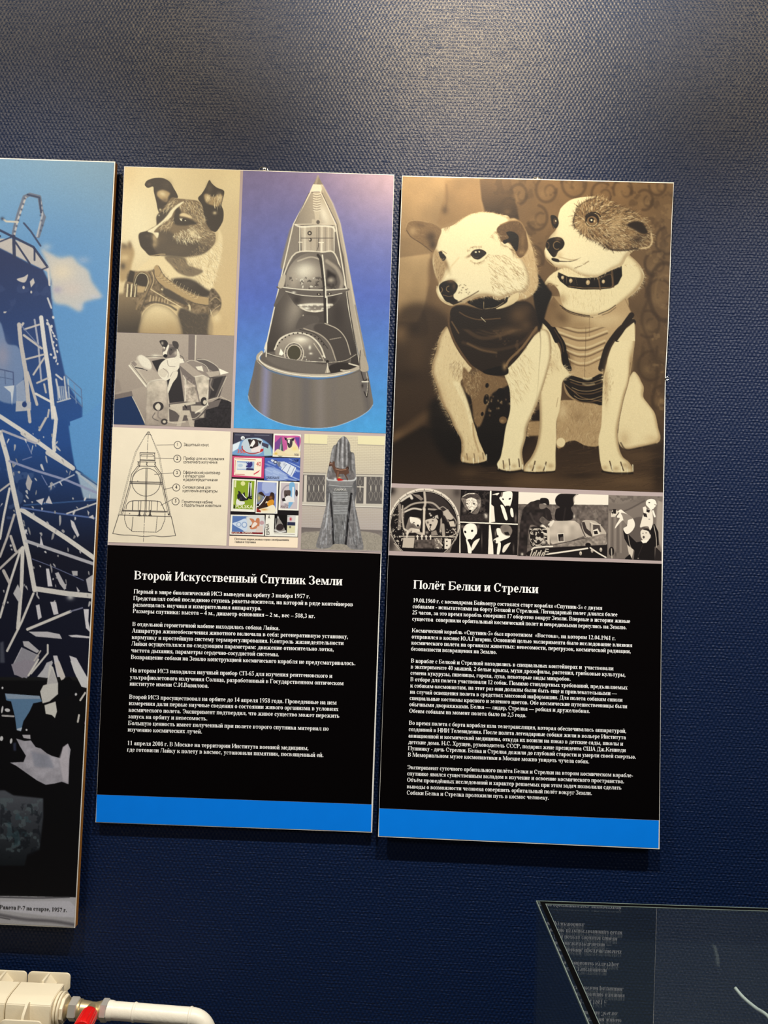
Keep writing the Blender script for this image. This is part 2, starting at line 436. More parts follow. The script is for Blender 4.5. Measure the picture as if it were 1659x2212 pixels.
# ------------------------------------------------------------------ lettering: a bold roman (serif) alphabet built from stems, hairlines and bowls
SW, TW, XH, CH, DE = 0.150, 0.050, 0.46, 0.66, 0.20
SERIF = True
def _r(x0, y0, x1, y1): return [] if not SERIF and abs(y1-y0-0.042) < 1e-6 else [(x0, y0), (x1, y0), (x1, y1), (x0, y1)]
def _d(xa, ya, xb, yb, w):
    if not SERIF: xa, xb, w = xa+(w-0.085)/2, xb+(w-0.085)/2, 0.085
    return [(xa, ya), (xa+w, ya), (xb+w, yb), (xb, yb)]
def _st(x, y0, y1, top=1, bot=1, w=None):
    w = w or SW; o = [_r(x, y0, x+w, y1)]; e = 0.045
    if bot and SERIF: o.append(_r(x-e, y0, x+w+e, y0+0.042))
    if top and SERIF: o.append(_r(x-e, y1-0.042, x+w+e, y1))
    return o
def _o(cx, cy, rx, ry, wx=None, wy=None, a0=0, a1=360, n=None):
    wx = SW*0.98 if wx is None else wx; wy = TW*0.75 if wy is None else wy
    n = n or max(5, int(abs(a1-a0)/20)); o = []
    for i in range(n):
        p, q = math.radians(a0+(a1-a0)*i/n), math.radians(a0+(a1-a0)*(i+1)/n)
        o.append([(cx+(rx-wx)*math.cos(p), cy+(ry-wy)*math.sin(p)), (cx+rx*math.cos(p), cy+ry*math.sin(p)),
                  (cx+rx*math.cos(q), cy+ry*math.sin(q)), (cx+(rx-wx)*math.cos(q), cy+(ry-wy)*math.sin(q))])
    return o
def _two(w, h, bar):
    a, b = 0.06, w-0.06-SW; o = _st(a, 0, h)+_st(b, 0, h)
    if bar == 'n': o.append(_r(a+SW, h*0.5-0.028, b, h*0.5+0.028))
    if bar == 'p': o.append(_r(a+SW, h-0.055, b, h))
    if bar == 'i': o.append(_d(a+SW-0.02, 0.09, b-0.05, h-0.09, 0.075))
    return o
def _ball(x, y, r=0.05): return [] if not SERIF else [[(x+r*math.cos(i*math.pi/4), y+r*math.sin(i*math.pi/4)) for i in range(8)]]
def _K(h):
    w = 0.56 if h == XH else 0.76
    o = _st(0.06, 0, h); o.append(_d(0.06+SW, h*0.42, w-0.17, h-0.04, 0.07)); o.append(_d(w-0.17, 0.0, 0.06+SW+0.03, h*0.60, 0.15))
    o.append(_r(w-0.24, 0, w+0.01, 0.042)); o += _ball(w-0.12, h-0.055, 0.058) if h == XH else [_r(w-0.26, h-0.042, w-0.03, h)]
    return w, o
def _ZH(h):
    w = 0.78 if h == XH else 1.0; c = w/2
    o = _st(c-SW/2, 0, h)
    for s in (-1, 1):
        o.append(_d(c+s*0.05-0.03, h*0.45, c+s*(w*0.33)-0.03, h-0.05, 0.06)); o.append(_d(c+s*(w*0.36)-0.07, 0, c+s*0.09-0.07, h*0.58, 0.13))
        o.append(_r(c+s*(w*0.37)-0.11, 0, c+s*(w*0.37)+0.11, 0.042)); o += _ball(c+s*w*0.33, h-0.05, 0.055)
    return w, o
def _L(h):
    w = 0.56 if h == XH else 0.72; b = w-0.06-SW
    return w, _st(b, 0, h)+[_r(0.15, h-0.05, b+SW, h), _d(0.10, 0.05, 0.19, h, 0.055)]+_ball(0.075, 0.055, 0.058)+[_r(0.12, h-0.042, 0.30, h)]
def _D(h):
    w = 0.58 if h == XH else 0.74; b = w-0.09-SW; d = -0.15
    return w, [_r(b, 0, b+SW, h), _r(b-.03, h-.042, b+SW+.045, h), _r(0.16, h-0.05, b, h), _d(0.07, 0.03, 0.20, h, 0.06), _r(0.02, 0, w-0.01, 0.05),
               _r(0.02, d, 0.075, 0.02), _r(w-0.065, d, w-0.01, 0.02)]
def _A(w, h, bar=True):
    o = [_d(0.04, 0, w/2-0.04, h, 0.05), _d(w-0.22, 0, w/2-0.09, h, 0.16), _r(-0.01, 0, 0.17, 0.042), _r(w-0.28, 0, w+0.01, 0.042)]
    if bar: o.append(_r(0.17, h*0.32, w-0.2, h*0.32+0.045))
    return o
def _M(h):
    w = 0.74 if h == XH else 0.94; b = w-0.07-SW; c = w/2
    return w, [_r(0.08, 0, 0.13, h), _r(0.0, 0, 0.2, 0.042), _r(0.0, h-0.042, 0.17, h), _d(c-0.07, 0.02, 0.10, h, 0.14), _d(c-0.03, 0.02, b-0.01, h, 0.055)]+_st(b, 0, h)
def _B(h, kind):
    # kind: 'v' two bowls, 'm' soft sign, 'y' yery, 't' hard sign, 'b' capital be
    rt = h*0.5 if kind == 'v' else 0
    w = {'v': 0.54, 'm': 0.51, 'y': 0.74, 't': 0.60, 'b': 0.56}[kind]*(1 if h == XH else 1.22); x = 0.06 if kind != 't' else 0.17
    k = h*0.56; end = w-0.04 if kind != 'y' else w*0.66
    o = _st(x, 0, h)
    cx = x+SW+0.02; o += [_r(x+SW, k-0.042, cx, k), _r(x+SW, 0, cx, 0.042)]
    o += _o(cx, k/2, end-cx, k/2, SW*0.9, TW*0.8, -90, 90)
    if kind == 'v': o += [_r(x+SW, h-0.042, cx, h)]+_o(cx, k+(h-k)/2-0.02, end-cx-0.03, (h-k)/2+0.02, SW*0.85, TW*0.75, -90, 90)
    if kind == 'y': o += _st(w-0.06-SW, 0, h)
    if kind == 't': o += [_r(0.02, h-0.05, 0.18, h), _r(0.02, h-0.15, 0.06, h)]
    if kind == 'b': o += [_r(x+SW, h-0.05, w-0.06, h), _r(w-0.11, h-0.17, w-0.06, h)]
    return w, o
def _C(h, w, cx=None): return _o(w*0.52, h/2, w*0.46, h/2+0.012, SW, TW*0.8, 48, 322)+_ball(w*0.80, h*0.76, 0.062 if h == XH else 0.07)+([_r(w*0.86, h*0.66, w*0.9, h)] if h != XH else [])
def _E(w): return _o(w*0.5, XH/2, w*0.44, XH/2+0.012, SW, TW*0.8, -5, 318)+[_r(0.14, XH*0.48, w-0.05, XH*0.48+0.045)]
def glyphs():
    G = {}
    h = XH
    G['а'] = (0.50, _st(0.27, 0.04, h-0.06, 0, 0)+_o(0.24, h-0.13, 0.18, 0.14, 0.13, TW, 10, 150)+_ball(0.10, h-0.13, 0.055)+_o(0.20, 0.135, 0.17, 0.145, 0.13, TW, 60, 330)+[_r(0.27, 0, 0.49, 0.045), _r(0.18, 0.24, 0.28, 0.285)])
    G['б'] = (0.52, _o(0.26, h*0.47, 0.23, h*0.49, SW, TW*0.8)+_o(0.30, h*0.62, 0.27, 0.26, 0.10, 0.05, 95, 185)+[_r(0.28, CH-0.11, 0.47, CH-0.03)])
    G['в'] = _B(h, 'v'); G['ь'] = _B(h, 'm'); G['ы'] = _B(h, 'y'); G['ъ'] = _B(h, 't')
    G['г'] = (0.44, _st(0.06, 0, h)+[_r(0.2, h-0.05, 0.42, h), _r(0.375, h-0.17, 0.42, h)])
    G['д'] = _D(h); G['е'] = (0.46, _E(0.46)); G['ё'] = (0.46, _E(0.46)+_ball(0.15, 0.59, 0.05)+_ball(0.32, 0.59, 0.05))
    G['ж'] = _ZH(h); G['к'] = _K(h); G['л'] = _L(h); G['м'] = _M(h)
    G['з'] = (0.43, _o(0.19, h*0.74, 0.18, h*0.27, 0.13, TW*.8, -90, 140)+_o(0.19, h*0.27, 0.20, h*0.285, 0.14, TW*.8, -140, 90)+_ball(0.08, h*0.8, 0.055)+_ball(0.07, h*0.2, 0.055))
    G['и'] = (0.58, _two(0.58, h, 'i')); G['й'] = (0.58, _two(0.58, h, 'i')+_o(0.29, 0.66, 0.11, 0.10, 0.05, 0.05, 185, 355)+_ball(0.19, 0.64, 0.035)+_ball(0.39, 0.64, 0.035))
    G['н'] = (0.57, _two(0.57, h, 'n')); G['п'] = (0.57, _two(0.57, h, 'p'))
    G['о'] = (0.50, _o(0.25, h/2, 0.225, h/2+0.014, SW, TW*.8)); G['с'] = (0.45, _C(h, 0.45))
    G['р'] = (0.55, _st(0.07, -DE, h, 1, 1)+_o(0.27, h/2, 0.245, h/2+0.01, SW*.95, TW*.8, -125, 125))
    G['т'] = (0.50, _st(0.25-SW/2, 0, h, 0, 1)+[_r(0.03, h-0.05, 0.47, h), _r(0.03, h-0.17, 0.07, h), _r(0.43, h-0.17, 0.47, h)])
    G['у'] = (0.50, [_d(0.21, 0.02, 0.06, h, 0.15), _d(0.14, -0.17, 0.36, h, 0.06), _r(0.0, h-0.042, 0.24, h), _r(0.31, h-0.042, 0.49, h)]+_ball(0.10, -0.15, 0.055))
    G['ф'] = (0.70, _st(0.35-SW/2, -DE, CH)+_o(0.22, h/2, 0.19, h/2+.01, 0.12, TW*.8)+_o(0.48, h/2, 0.19, h/2+.01, 0.12, TW*.8))
    G['х'] = (0.50, [_d(0.29, 0, 0.05, h, 0.16), _d(0.06, 0, 0.37, h, 0.05), _r(0, h-.042, .24, h), _r(.29, h-.042, .48, h), _r(0, 0, .18, .042), _r(.25, 0, .5, .042)])
    G['ц'] = (0.59, _two(0.57, h, '')+[_r(0.2, 0, 0.42, 0.05), _r(0.52, -0.14, 0.57, 0.04)])
    G['ч'] = (0.54, _st(0.54-.06-SW, 0, h)+_o(0.24, h*0.75, 0.18, h*0.36, 0.14, 0.06, 180, 285)+[_r(0.06, h*0.72, 0.06+SW*0.95, h), _r(0.015, h-.042, 0.25, h), _r(0.24, h*0.40, 0.36, h*0.40+0.05)])
    G['ш'] = (0.82, _st(0.06, 0, h)+_st(0.335, 0, h)+_st(0.61, 0, h)+[_r(0.06, 0, 0.7, 0.05)])
    G['щ'] = (0.84, G['ш'][1]+[_r(0.77, -0.14, 0.82, 0.04)])
    G['э'] = (0.45, [[(0.45-x, y) for x, y in p][::-1] for p in _C(h, 0.45)]+[_r(0.14, h*0.47, 0.36, h*0.47+0.045)])
    G['ю'] = (0.76, _st(0.06, 0, h)+[_r(0.2, h*0.47, 0.36, h*0.47+0.045)]+_o(0.52, h/2, 0.20, h/2+.012, SW*.9, TW*.8))
    G['я'] = (0.52, _st(0.52-.06-SW, 0, h)+_o(0.32, h*0.70, 0.24, h*0.31, 0.13, TW*.8, 90, 270)+[_r(0.3, h-.042, 0.4, h), _r(0.3, h*.39, 0.4, h*.39+.04), _d(0.08, 0.0, 0.25, h*0.42, 0.09), _r(-0.01, 0, 0.17, .042)])
    C = CH
    G['А'] = (0.70, _A(0.70, C)); G['Б'] = _B(C, 'b'); G['В'] = _B(C, 'v')
    G['Г'] = (0.60, _st(0.06, 0, C)+[_r(0.2, C-0.05, 0.57, C), _r(0.53, C-0.19, 0.57, C)])
    G['Д'] = _D(C); G['Е'] = (0.66, _st(0.06, 0, C)+[_r(0.2, C-0.05, 0.6, C), _r(0.2, 0, 0.62, 0.05), _r(0.2, C*.5-.025, 0.45, C*.5+.025), _r(.56, C-.18, .6, C), _r(.58, 0, .62, .19), _r(.42, C*.38, .45, C*.64)])
    G['Ж'] = _ZH(C); G['И'] = (0.78, _two(0.78, C, 'i')); G['К'] = _K(C); G['Л'] = _L(C); G['М'] = _M(C)
    G['Н'] = (0.78, _two(0.78, C, 'n')); G['П'] = (0.78, _two(0.78, C, 'p')); G['О'] = (0.76, _o(0.38, C/2, 0.345, C/2+.015, SW*1.1, TW*.8))
    G['Р'] = (0.62, _st(0.06, 0, C)+_o(0.26, C*0.72, 0.32, C*0.285, SW, TW*.8, -95, 95)+[_r(.18, C-.045, .28, C)])
    G['С'] = (0.70, _C(C, 0.70)); G['Т'] = (0.66, _st(0.33-SW/2, 0, C, 0, 1)+[_r(0.03, C-.05, .63, C), _r(.03, C-.19, .07, C), _r(.59, C-.19, .63, C)])
    G['Х'] = (0.72, [_d(0.46, 0, 0.07, C, 0.17), _d(0.08, 0, 0.55, C, 0.05), _r(0, C-.042, .3, C), _r(.46, C-.042, .7, C), _r(0, 0, .22, .042), _r(.4, 0, .71, .042)])
    G['Э'] = (0.70, [[(0.70-x, y) for x, y in p][::-1] for p in _C(C, 0.70)]+[_r(0.22, C*0.49, 0.58, C*0.49+0.045)])
    G['Ю'] = (1.0, _st(0.06, 0, C)+[_r(0.2, C*0.49, 0.42, C*0.49+0.045)]+_o(0.66, C/2, 0.30, C/2+.012, SW, TW*.8))
    G['З'] = (0.58, _o(0.26, C*0.74, 0.24, C*0.265, 0.15, TW*.8, -90, 150)+_o(0.26, C*0.27, 0.27, C*0.285, 0.16, TW*.8, -150, 90)+_ball(0.09, C*0.83, 0.055)+_ball(0.07, C*0.15, 0.055)+[_r(0.04, C*.8, .075, C)])
    G['Ш'] = (1.1, _st(0.06, 0, C)+_st(0.475, 0, C)+_st(0.89, 0, C)+[_r(0.06, 0, 1.0, 0.05)])
    D = 0.67
    G['0'] = (0.50, _o(0.25, D/2, 0.225, D/2, SW*.9, TW*.8)); G['1'] = (0.50, _st(0.18, 0, D, 0, 1)+[_d(0.06, D-.13, .18, D-.02, .06)])
    G['2'] = (0.50, _o(0.24, D*0.70, 0.20, D*0.30, 0.14, TW, -35, 165)+[_d(0.03, 0, 0.30, D*0.55, 0.09), _r(0.03, 0, 0.46, 0.11)])
    G['3'] = (0.50, _o(0.22, D*0.75, 0.19, D*0.25, 0.13, TW, -80, 155)+_o(0.21, D*0.28, 0.23, D*0.285, 0.15, TW, -150, 80)+_ball(.07, .07, .05))
    G['4'] = (0.50, [_r(0.27, 0, 0.41, D), _r(0.02, 0.15, 0.48, 0.24), _d(0.02, 0.2, 0.29, D, 0.06)])
    G['5'] = (0.50, _o(0.22, D*0.31, 0.23, D*0.315, 0.15, TW, -150, 110)+[_r(0.12, D-0.10, 0.45, D), _r(0.10, D*.55, 0.16, D)]+_ball(.06, .08, .05))
    G['6'] = (0.50, _o(0.25, D*0.31, 0.22, D*0.315, SW*.9, TW)+_o(0.42, D*0.40, 0.39, D*0.58, 0.13, 0.05, 95, 180))
    G['7'] = (0.50, [_r(0.04, D-0.11, 0.47, D), _d(0.14, 0, 0.40, D-.1, 0.08)])
    G['8'] = (0.50, _o(0.25, D*0.74, 0.18, D*0.26, 0.12, TW)+_o(0.25, D*0.27, 0.22, D*0.275, 0.14, TW))
    G['9'] = (0.50, _o(0.25, D*0.69, 0.22, D*0.315, SW*.9, TW)+_o(0.08, D*0.60, 0.39, D*0.58, 0.13, 0.05, -85, 0))
    G['.'] = (0.25, _ball(0.12, 0.07, 0.075)); G[','] = (0.25, _ball(0.12, 0.07, 0.075)+[_d(0.06, -0.13, 0.13, 0.06, 0.05)])
    G[':'] = (0.30, _ball(0.15, 0.07, 0.075)+_ball(0.15, h-.07, 0.075)); G['-'] = (0.33, [_r(0.04, 0.18, 0.29, 0.26)])
    G['–'] = (0.50, [_r(0.0, 0.19, 0.5, 0.25)]); G['—'] = (1.0, [_r(0.0, 0.19, 1.0, 0.25)]); G[' '] = (0.25, [])
    ch = lambda x: [_d(x+0.14, 0.04, x, 0.23, 0.07), _d(x, 0.23, x+0.14, 0.42, 0.07)]
    G['«'] = (0.50, ch(0.04)+ch(0.24)); G['»'] = (0.50, [[(0.5-a, b) for a, b in p][::-1] for p in ch(0.04)+ch(0.24)])
    return G
GLYPH = glyphs()
SERIF, SW, TW = False, 0.090, 0.085
PLAIN = glyphs(); SERIF, SW, TW = True, 0.150, 0.050
WHITE_INK = new_mat('white_ink', (0.90, 0.90, 0.90), 0.6, 0.1)
BLACK_INK = new_mat('black_ink', (0.02, 0.02, 0.02), 0.6, 0.1)
def lettering(name, rows, Y, parent, mat, label=None, font=None):
    """rows: (text, x0, y0, x1, y1, em) baseline ends in survey units; one mesh for the whole block"""
    V, F = [], []; O = np.array(parent_loc(parent)); GL_ = font or GLYPH
    for text, x0, y0, x1, y1, em in rows:
        A, B = px(x0, y0, Y), px(x1, y1, Y)
        run = sum(GL_[c][0] for c in text)
        ax = (B-A)/run; n = ax/np.linalg.norm(ax); up = np.array([-n[2], 0, n[0]])*em*0.001
        x = 0.0; k = 0
        for ch in text:
            adv, polys = GL_[ch]
            for p in polys:
                if not p: continue
                k = (k+1) % 12
                b = len(V)
                for (u, v) in p: V.append(A+ax*(x+u)+up*v+np.array([0, -0.00001*k, 0])-O)
                F.append(tuple(range(b, b+len(p))))
            x += adv
    me = bpy.data.meshes.new(name); me.from_pydata([tuple(v) for v in V], [], F); me.update()
    return link(name, me, mat, parent, label)

def plain_text(name, rows_, Y, parent, mat, label=None, bold=0.0):
    """upright sans lettering: (text, x0, y0, x1, y1, em) baseline ends in survey units"""
    V, F = [], []; O = np.array(parent_loc(parent))
    for k, (text, x0, y0, x1, y1, em) in enumerate(rows_):
        cu = bpy.data.curves.new('line', 'FONT'); cu.body = text; cu.offset = bold; cu.resolution_u = 3
        ob = bpy.data.objects.new('line', cu); col.objects.link(ob)
        me = ob.to_mesh(); P = np.array([v.co[:] for v in me.vertices]).reshape(-1, 3); fs = [tuple(p.vertices) for p in me.polygons]
        ob.to_mesh_clear(); bpy.data.objects.remove(ob); bpy.data.curves.remove(cu)
        if not len(P): continue
        A, B = px(x0, y0, Y), px(x1, y1, Y); lo, hi = P[:, 0].min(), P[:, 0].max()
        ax = (B-A)/(hi-lo); n = ax/np.linalg.norm(ax); up = np.array([-n[2], 0, n[0]])*em*0.001
        b = len(V)
        for p in P: V.append(A+ax*(p[0]-lo)+up*p[1]-O)
        F += [tuple(i+b for i in f) for f in fs]
    me = bpy.data.meshes.new(name); me.from_pydata([tuple(v) for v in V], [], F); me.update()
    return link(name, me, mat, parent, label)
# ------------------------------------------------------------------ print: two seated dogs
SEPIA = [(0, (10, 6, 5)), (.2, (48, 33, 22)), (.4, (108, 80, 52)), (.6, (160, 126, 84)), (.8, (214, 182, 132)), (.92, (246, 224, 172)), (1, (254, 242, 202))]
def paint_dogs():
    c = Cv(838, 372, 1462, 1070, 1.0, SEPIA, .42)
    F1, F2, F3, F4 = (860, 370, 5.3516), (1150, 370, 5.184), (840, 700, 5.3516), (1130, 700, 5.027)
    full = [(838, 372), (1462, 372), (1462, 1070), (838, 1070)]
    # backdrop
    c.grad([(838, 372), (1060, 372), (1060, 1070), (838, 1070)], (900, 380), .66, (900, 930), .30, sm=False)
    c.grad([(1045, 372), (1462, 372), (1462, 1070), (1045, 1070)], (1200, 380), .47, (1200, 980), .30, sm=False, f=4)
    c.frame(*F1)
    c.grad([(540, 100), (935, 90), (975, 470), (700, 560), (500, 640), (450, 600), (530, 300)], (700, 100), .60, (700, 600), .56, 4, sm=False)
    c.grad([(940, 90), (1300, 90), (1400, 560), (1010, 470), (965, 330)], (1100, 100), .42, (1100, 500), .22, 3, sm=False)
    c.line([(560, 160), (565, 330), (540, 470)], 4, .42, .6, 5); c.blob(540, 450, 40, 50, .3, .6)
    c.grad([(10, 1000), (370, 950), (380, 1250), (290, 1600), (200, 1760), (0, 1760)], (100, 900), .70, (100, 1700), .60, 3, sm=False)
    c.fill([(370, 1000), (520, 1250), (620, 1500), (600, 1900), (300, 1900), (340, 1400)], .42, 6, .8)
    c.fill([(0, 1745), (230, 1740), (300, 1600), (330, 1900), (0, 1900)], .28, 4, .8)
    c.noise(.14, 60, seed=4)
    # damask pattern on the right
    c.frame(0, 0, 1)
    for k, (x, y, r) in enumerate([(1240, 395, 26), (1300, 420, 22), (1345, 410, 20), (1392, 432, 18), (1420, 400, 18), (1440, 520, 24), (1415, 570, 22), (1425, 640, 30),
                                   (1400, 700, 24), (1440, 760, 22), (1405, 790, 26), (1430, 860, 22), (1120, 420, 18), (1160, 470, 22), (1180, 410, 22), (1100, 450, 18), (1150, 560, 24), (1165, 640, 22)]):
        a0 = (k*77) % 360
        c.arc(x, y, r, r*1.2, a0, a0+230, 6, .26, .55, f=4); c.arc(x+8, y+3, r*.5, r*.6, a0+140, a0+380, 5, .28, .5, f=4)
        c.blob(x-4, y+8, r*.5, r*.4, .60, .35)
    c.arc(1436, 630, 34, 62, 60, 300, 9, .24, .6, f=5); c.arc(1436, 630, 20, 36, 60, 300, 5, .56, .35, f=4)
    c.line([(1385, 600), (1400, 640), (1386, 690), (1402, 740), (1420, 800), (1410, 880), (1436, 960)], 7, .26, .5, 5)
    c.patches(.25, 22, .10, .35, [(1060, 375), (1455, 375), (1440, 960), (1370, 900), (1390, 560), (1180, 560)], 9, .1)
    c.patches(.60, 16, .16, .4, [(1300, 375), (1455, 375), (1445, 960), (1390, 900), (1400, 560)], 12, .1)
    # shadowed studio on the left, bench
    c.frame(*F3)
    c.fill([(60, -60), (700, -60), (700, 900), (900, 1900), (40, 1900)], .20, 14, .75)
    c.blob(130, 110, 110, 110, .45, .8); c.blob(300, 60, 70, 70, .12, .6); c.blob(330, 330, 120, 230, .30, .7)
    c.blob(200, 600, 200, 80, .17, .6)
    c.line([(55, 1330), (250, 1200), (450, 1060), (700, 980)], 20, .36, .7, 14); c.blob(90, 1300, 90, 60, .42, .6, -30)
    c.grad([(40, 1380), (400, 1180), (700, 1250), (1700, 1250), (1700, 1960), (30, 1960)], (400, 1200), .10, (400, 1900), .22, 8, sm=False)
    c.fill([(480, 900), (760, 900), (860, 1500), (700, 1620), (500, 1300)], .03, 12, .85)
    c.fill([(900, 700), (1500, 700), (1400, 1500), (1200, 1640), (1000, 1560), (940, 1000)], .03, 6, .95)
    c.blob(930, 1720, 130, 60, .33, .6); c.blob(1350, 1760, 260, 50, .28, .6); c.blob(1500, 1830, 200, 30, .42, .45)
    for k in range(70): 
        x, y = rng.uniform(800, 1650), rng.uniform(1660, 1880); c.line([(x, y), (x+rng.uniform(60, 220), y+rng.uniform(-6, 10))], .8, .35, .25)
    c.frame(*F4)
    c.grad([(60, 1240), (1560, 1240), (1660, 1960), (-240, 1960)], (700, 1300), .20, (700, 1840), .34, 16, sm=False)
    c.blob(1250, 1430, 250, 90, .38, .6); c.blob(1150, 1700, 300, 60, .42, .5); c.blob(100, 1700, 200, 60, .40, .5); c.blob(620, 1640, 200, 40, .16, .7)
    c.blob(1480, 1600, 80, 300, .14, .8); c.blob(300, 1500, 300, 90, .22, .6)
    for k in range(120):
        x, y = rng.uniform(350, 1500), rng.uniform(1350, 1800); c.line([(x, y), (x+rng.uniform(60, 240), y+rng.uniform(-50, 4))], .8, rng.choice([.42, .12]), .3)
    # ---------------- right dog
    c.frame(*F4)
    hind = [(1195, 520), (1250, 560), (1280, 620), (1310, 690), (1305, 790), (1360, 870), (1430, 970), (1465, 1120), (1490, 1240), (1440, 1300), (1280, 1335), (1120, 1362), (1040, 1290), (1030, 1130), (1060, 900), (1130, 650)]
    c.fill(hind, .90, 1.2); c.blob(1100, 1250, 60, 90, .72, .5); c.blob(1400, 1250, 80, 50, .78, .5)
    belly = [(380, 840), (600, 830), (870, 870), (850, 1200), (820, 1320), (680, 1320), (560, 1265), (460, 1290), (440, 1330), (370, 1340), (362, 1180), (370, 960)]
    c.fill(belly, .68, 1.2); c.fur(belly, 700, 9, lambda x, y: 100+(x-600)*.08, [.45, .82, .86, .55], .9, .55, 24, 3)
    c.blob(430, 950, 50, 90, .85, .6); c.ell(410, 1285, 48, 50, .88); c.blob(600, 1000, 60, 60, .5, .4)
    c.fill([(60, 1060), (180, 1050), (180, 1210), (30, 1220)], .62, 2); c.fur([(60, 1060), (180, 1050), (180, 1210), (30, 1220)], 60, 5, 10, [.4, .75], .8, .5)
    c.fill([(110, 940), (190, 930), (185, 1050), (80, 1050)], .12, 3); c.blob(120, 960, 14, 20, .5, .7)
    # chest garment
    vest = [(240, -110), (300, -120), (330, 100), (470, 260), (520, 420), (480, 520), (440, 600), (470, 760), (620, 850), (870, 860), (880, 700), (860, 560), (900, 440), (880, 400), (1000, 200), (1200, 10), (1150, -140), (1100, -300), (700, -260), (260, -300), (140, -120)]
    c.fill(vest, .72, 1); c.rim(vest, .45, 10, .5, 4, 0)
    for (y, w, v, b) in [(-60, 12, .42, 60), (10, 10, .40, 70), (60, 14, .34, 70), (150, 16, .36, 60), (255, 16, .36, 60), (330, 14, .38, 50), (430, 12, .40, 44)]:
        x0, x1 = 340+max(0, y)*.28, 950-max(0, y)*.25
        c.line([(x0, y-40), ((x0*2+x1)/3, y+b*.35), ((x0+x1)/2, y+b*.5), ((x0+2*x1)/3, y+b*.3), (x1, y-50)], w/5, v, .8, 2.4)
        c.line([(x0, y-66), ((x0*2+x1)/3, y+b*.35-26), ((x0+x1)/2, y+b*.5-28), ((x0+2*x1)/3, y+b*.3-28), (x1, y-76)], 3, .88, .75, 3)
    c.fur([(520, 380), (860, 380), (840, 540), (530, 530)], 160, 4, 20, [.4, .8], .8, .4, 40)
    c.line([(680, -60), (680, 200), (668, 500), (680, 680)], 1, .3, .6)
    c.fill([(440, 600), (520, 560), (700, 600), (870, 550), (875, 860), (760, 860), (620, 840), (500, 760)], .06, 1.5)
    for k in range(9):
        y = 590+k*30; c.line([(500+k*8, y-20), (620, y+14), (740, y+16), (860, y-20)], 1+(k % 3)*.8, .15+.55*((k*5) % 3)/2, .7, 1)
    c.line([(660, 590), (700, 600), (740, 590)], 5, .9, .6, 2); c.line([(650, 650), (700, 662), (770, 650)], 4, .85, .5, 2)
    c.line([(450, 650), (560, 740), (650, 800), (850, 840)], 2, .5, .8)
    # dark piping
    c.line([(235, -110), (290, -10), (350, 90), (430, 220), (450, 330), (480, 440), (500, 490)], 11, .05, 1, .8)
    c.line([(450, 340), (470, 450), (490, 480)], 14, .05, 1, .8)
    c.line([(1190, -20), (1080, 40), (1000, 130), (920, 250), (880, 370), (850, 480)], 14, .12, 1, .8); c.line([(1180, 5), (1070, 75), (990, 180), (930, 290), (900, 420)], 3, .3, .6)
    c.line([(340, 60), (420, 200), (440, 300)], 2, .35, .7)
    # front legs
    legL = [(190, -20), (240, -10), (330, 140), (400, 280), (425, 430), (500, 540), (430, 620), (415, 760), (395, 930), (362, 1060), (360, 1260), (352, 1400), (352, 1560), (330, 1595), (240, 1600), (150, 1605), (50, 1605), (0, 1595), (20, 1530), (90, 1440), (150, 1300), (180, 1100), (175, 800), (160, 560), (190, 300), (195, 120)]
    c.fill(legL, .90, 1.0)
    legR = [(1205, -10), (1215, 150), (1195, 330), (1150, 620), (1105, 760), (1060, 960), (1025, 1150), (1040, 1330), (1080, 1440), (1150, 1500), (1195, 1590), (1140, 1615), (1060, 1620), (960, 1610), (870, 1590), (840, 1500), (825, 1380), (820, 1240), (850, 1080), (860, 800), (870, 600), (900, 460), (930, 330), (990, 200), (1100, 80)]
    c.fill(legR, .91, 1.0)
    c.blob(300, 420, 90, 50, .76, .5, 40); c.blob(230, 250, 40, 160, .80, .6); c.blob(900, 650, 30, 200, .70, .7); c.blob(1170, 420, 26, 120, .62, .7)
    c.line([(1165, 420), (1140, 640), (1090, 820), (1045, 1040), (1030, 1180)], 1.2, .3, .8); c.line([(380, 800), (360, 900)], 1.2, .5, .6)
    c.rim(legL, .55, 5, .6, 3, 1); c.rim(legR, .58, 5, .6, -3, 0); c.rim(hind, .6, 7, .6, -3, -3)
    c.fur([(200, 100), (330, 200), (420, 430), (300, 560), (200, 500)], 170, 9, 75, [.62, .97, .5], .8, .5, 14, 5)
    c.fur([(870, 520), (1000, 500), (960, 700), (880, 900)], 130, 9, 105, [.55, .95, .5], .8, .5, 14, 6)
    c.fur([(440, 450), (500, 540), (430, 620)], 60, 9, -10, [.9, .97, .6], .9, .8, 25, 7, True); c.fur([(870, 480), (870, 620)], 40, 6, 170, [.9, .6], .9, .8, 25, 7, True)
    c.fur([(185, 330), (165, 480), (165, 600), (180, 800)], 90, 4, 170, [.9, .75], .9, .7, 30, 7, True)
    c.fur([(500, 30), (190, 200)], 0, 4, 0, [.9])
    for px_, dx in ((0, 0), (835, 10)):
        for (x, y, h) in ((130, 1490, 100), (250, 1500, 90)) if px_ == 0 else ((940, 1490, 100), (1060, 1500, 90)):
            c.line([(x, y), (x-12 if px_ == 0 else x+14, y+h*.5), (x-30 if px_ == 0 else x+30, y+h)], 2.6, .25, .85, 1)
    for (x, y) in ((60, 1600), (125, 1605), (238, 1600), (965, 1610), (1068, 1622), (1130, 1620), (1190, 1600)): c.line([(x, y-70), (x+4, y-10), (x+2, y+12)], 2.4, .98, .9, 1, taper=True)
    for (x, y) in ((80, 1550), (180, 1560), (300, 1540), (890, 1560), (1010, 1570), (1110, 1530), (1150, 1560)): c.blob(x, y, 34, 26, .62, .5)
    c.fur(hind, 160, 6, 80, [.82, .97], .8, .4, 20, 9)
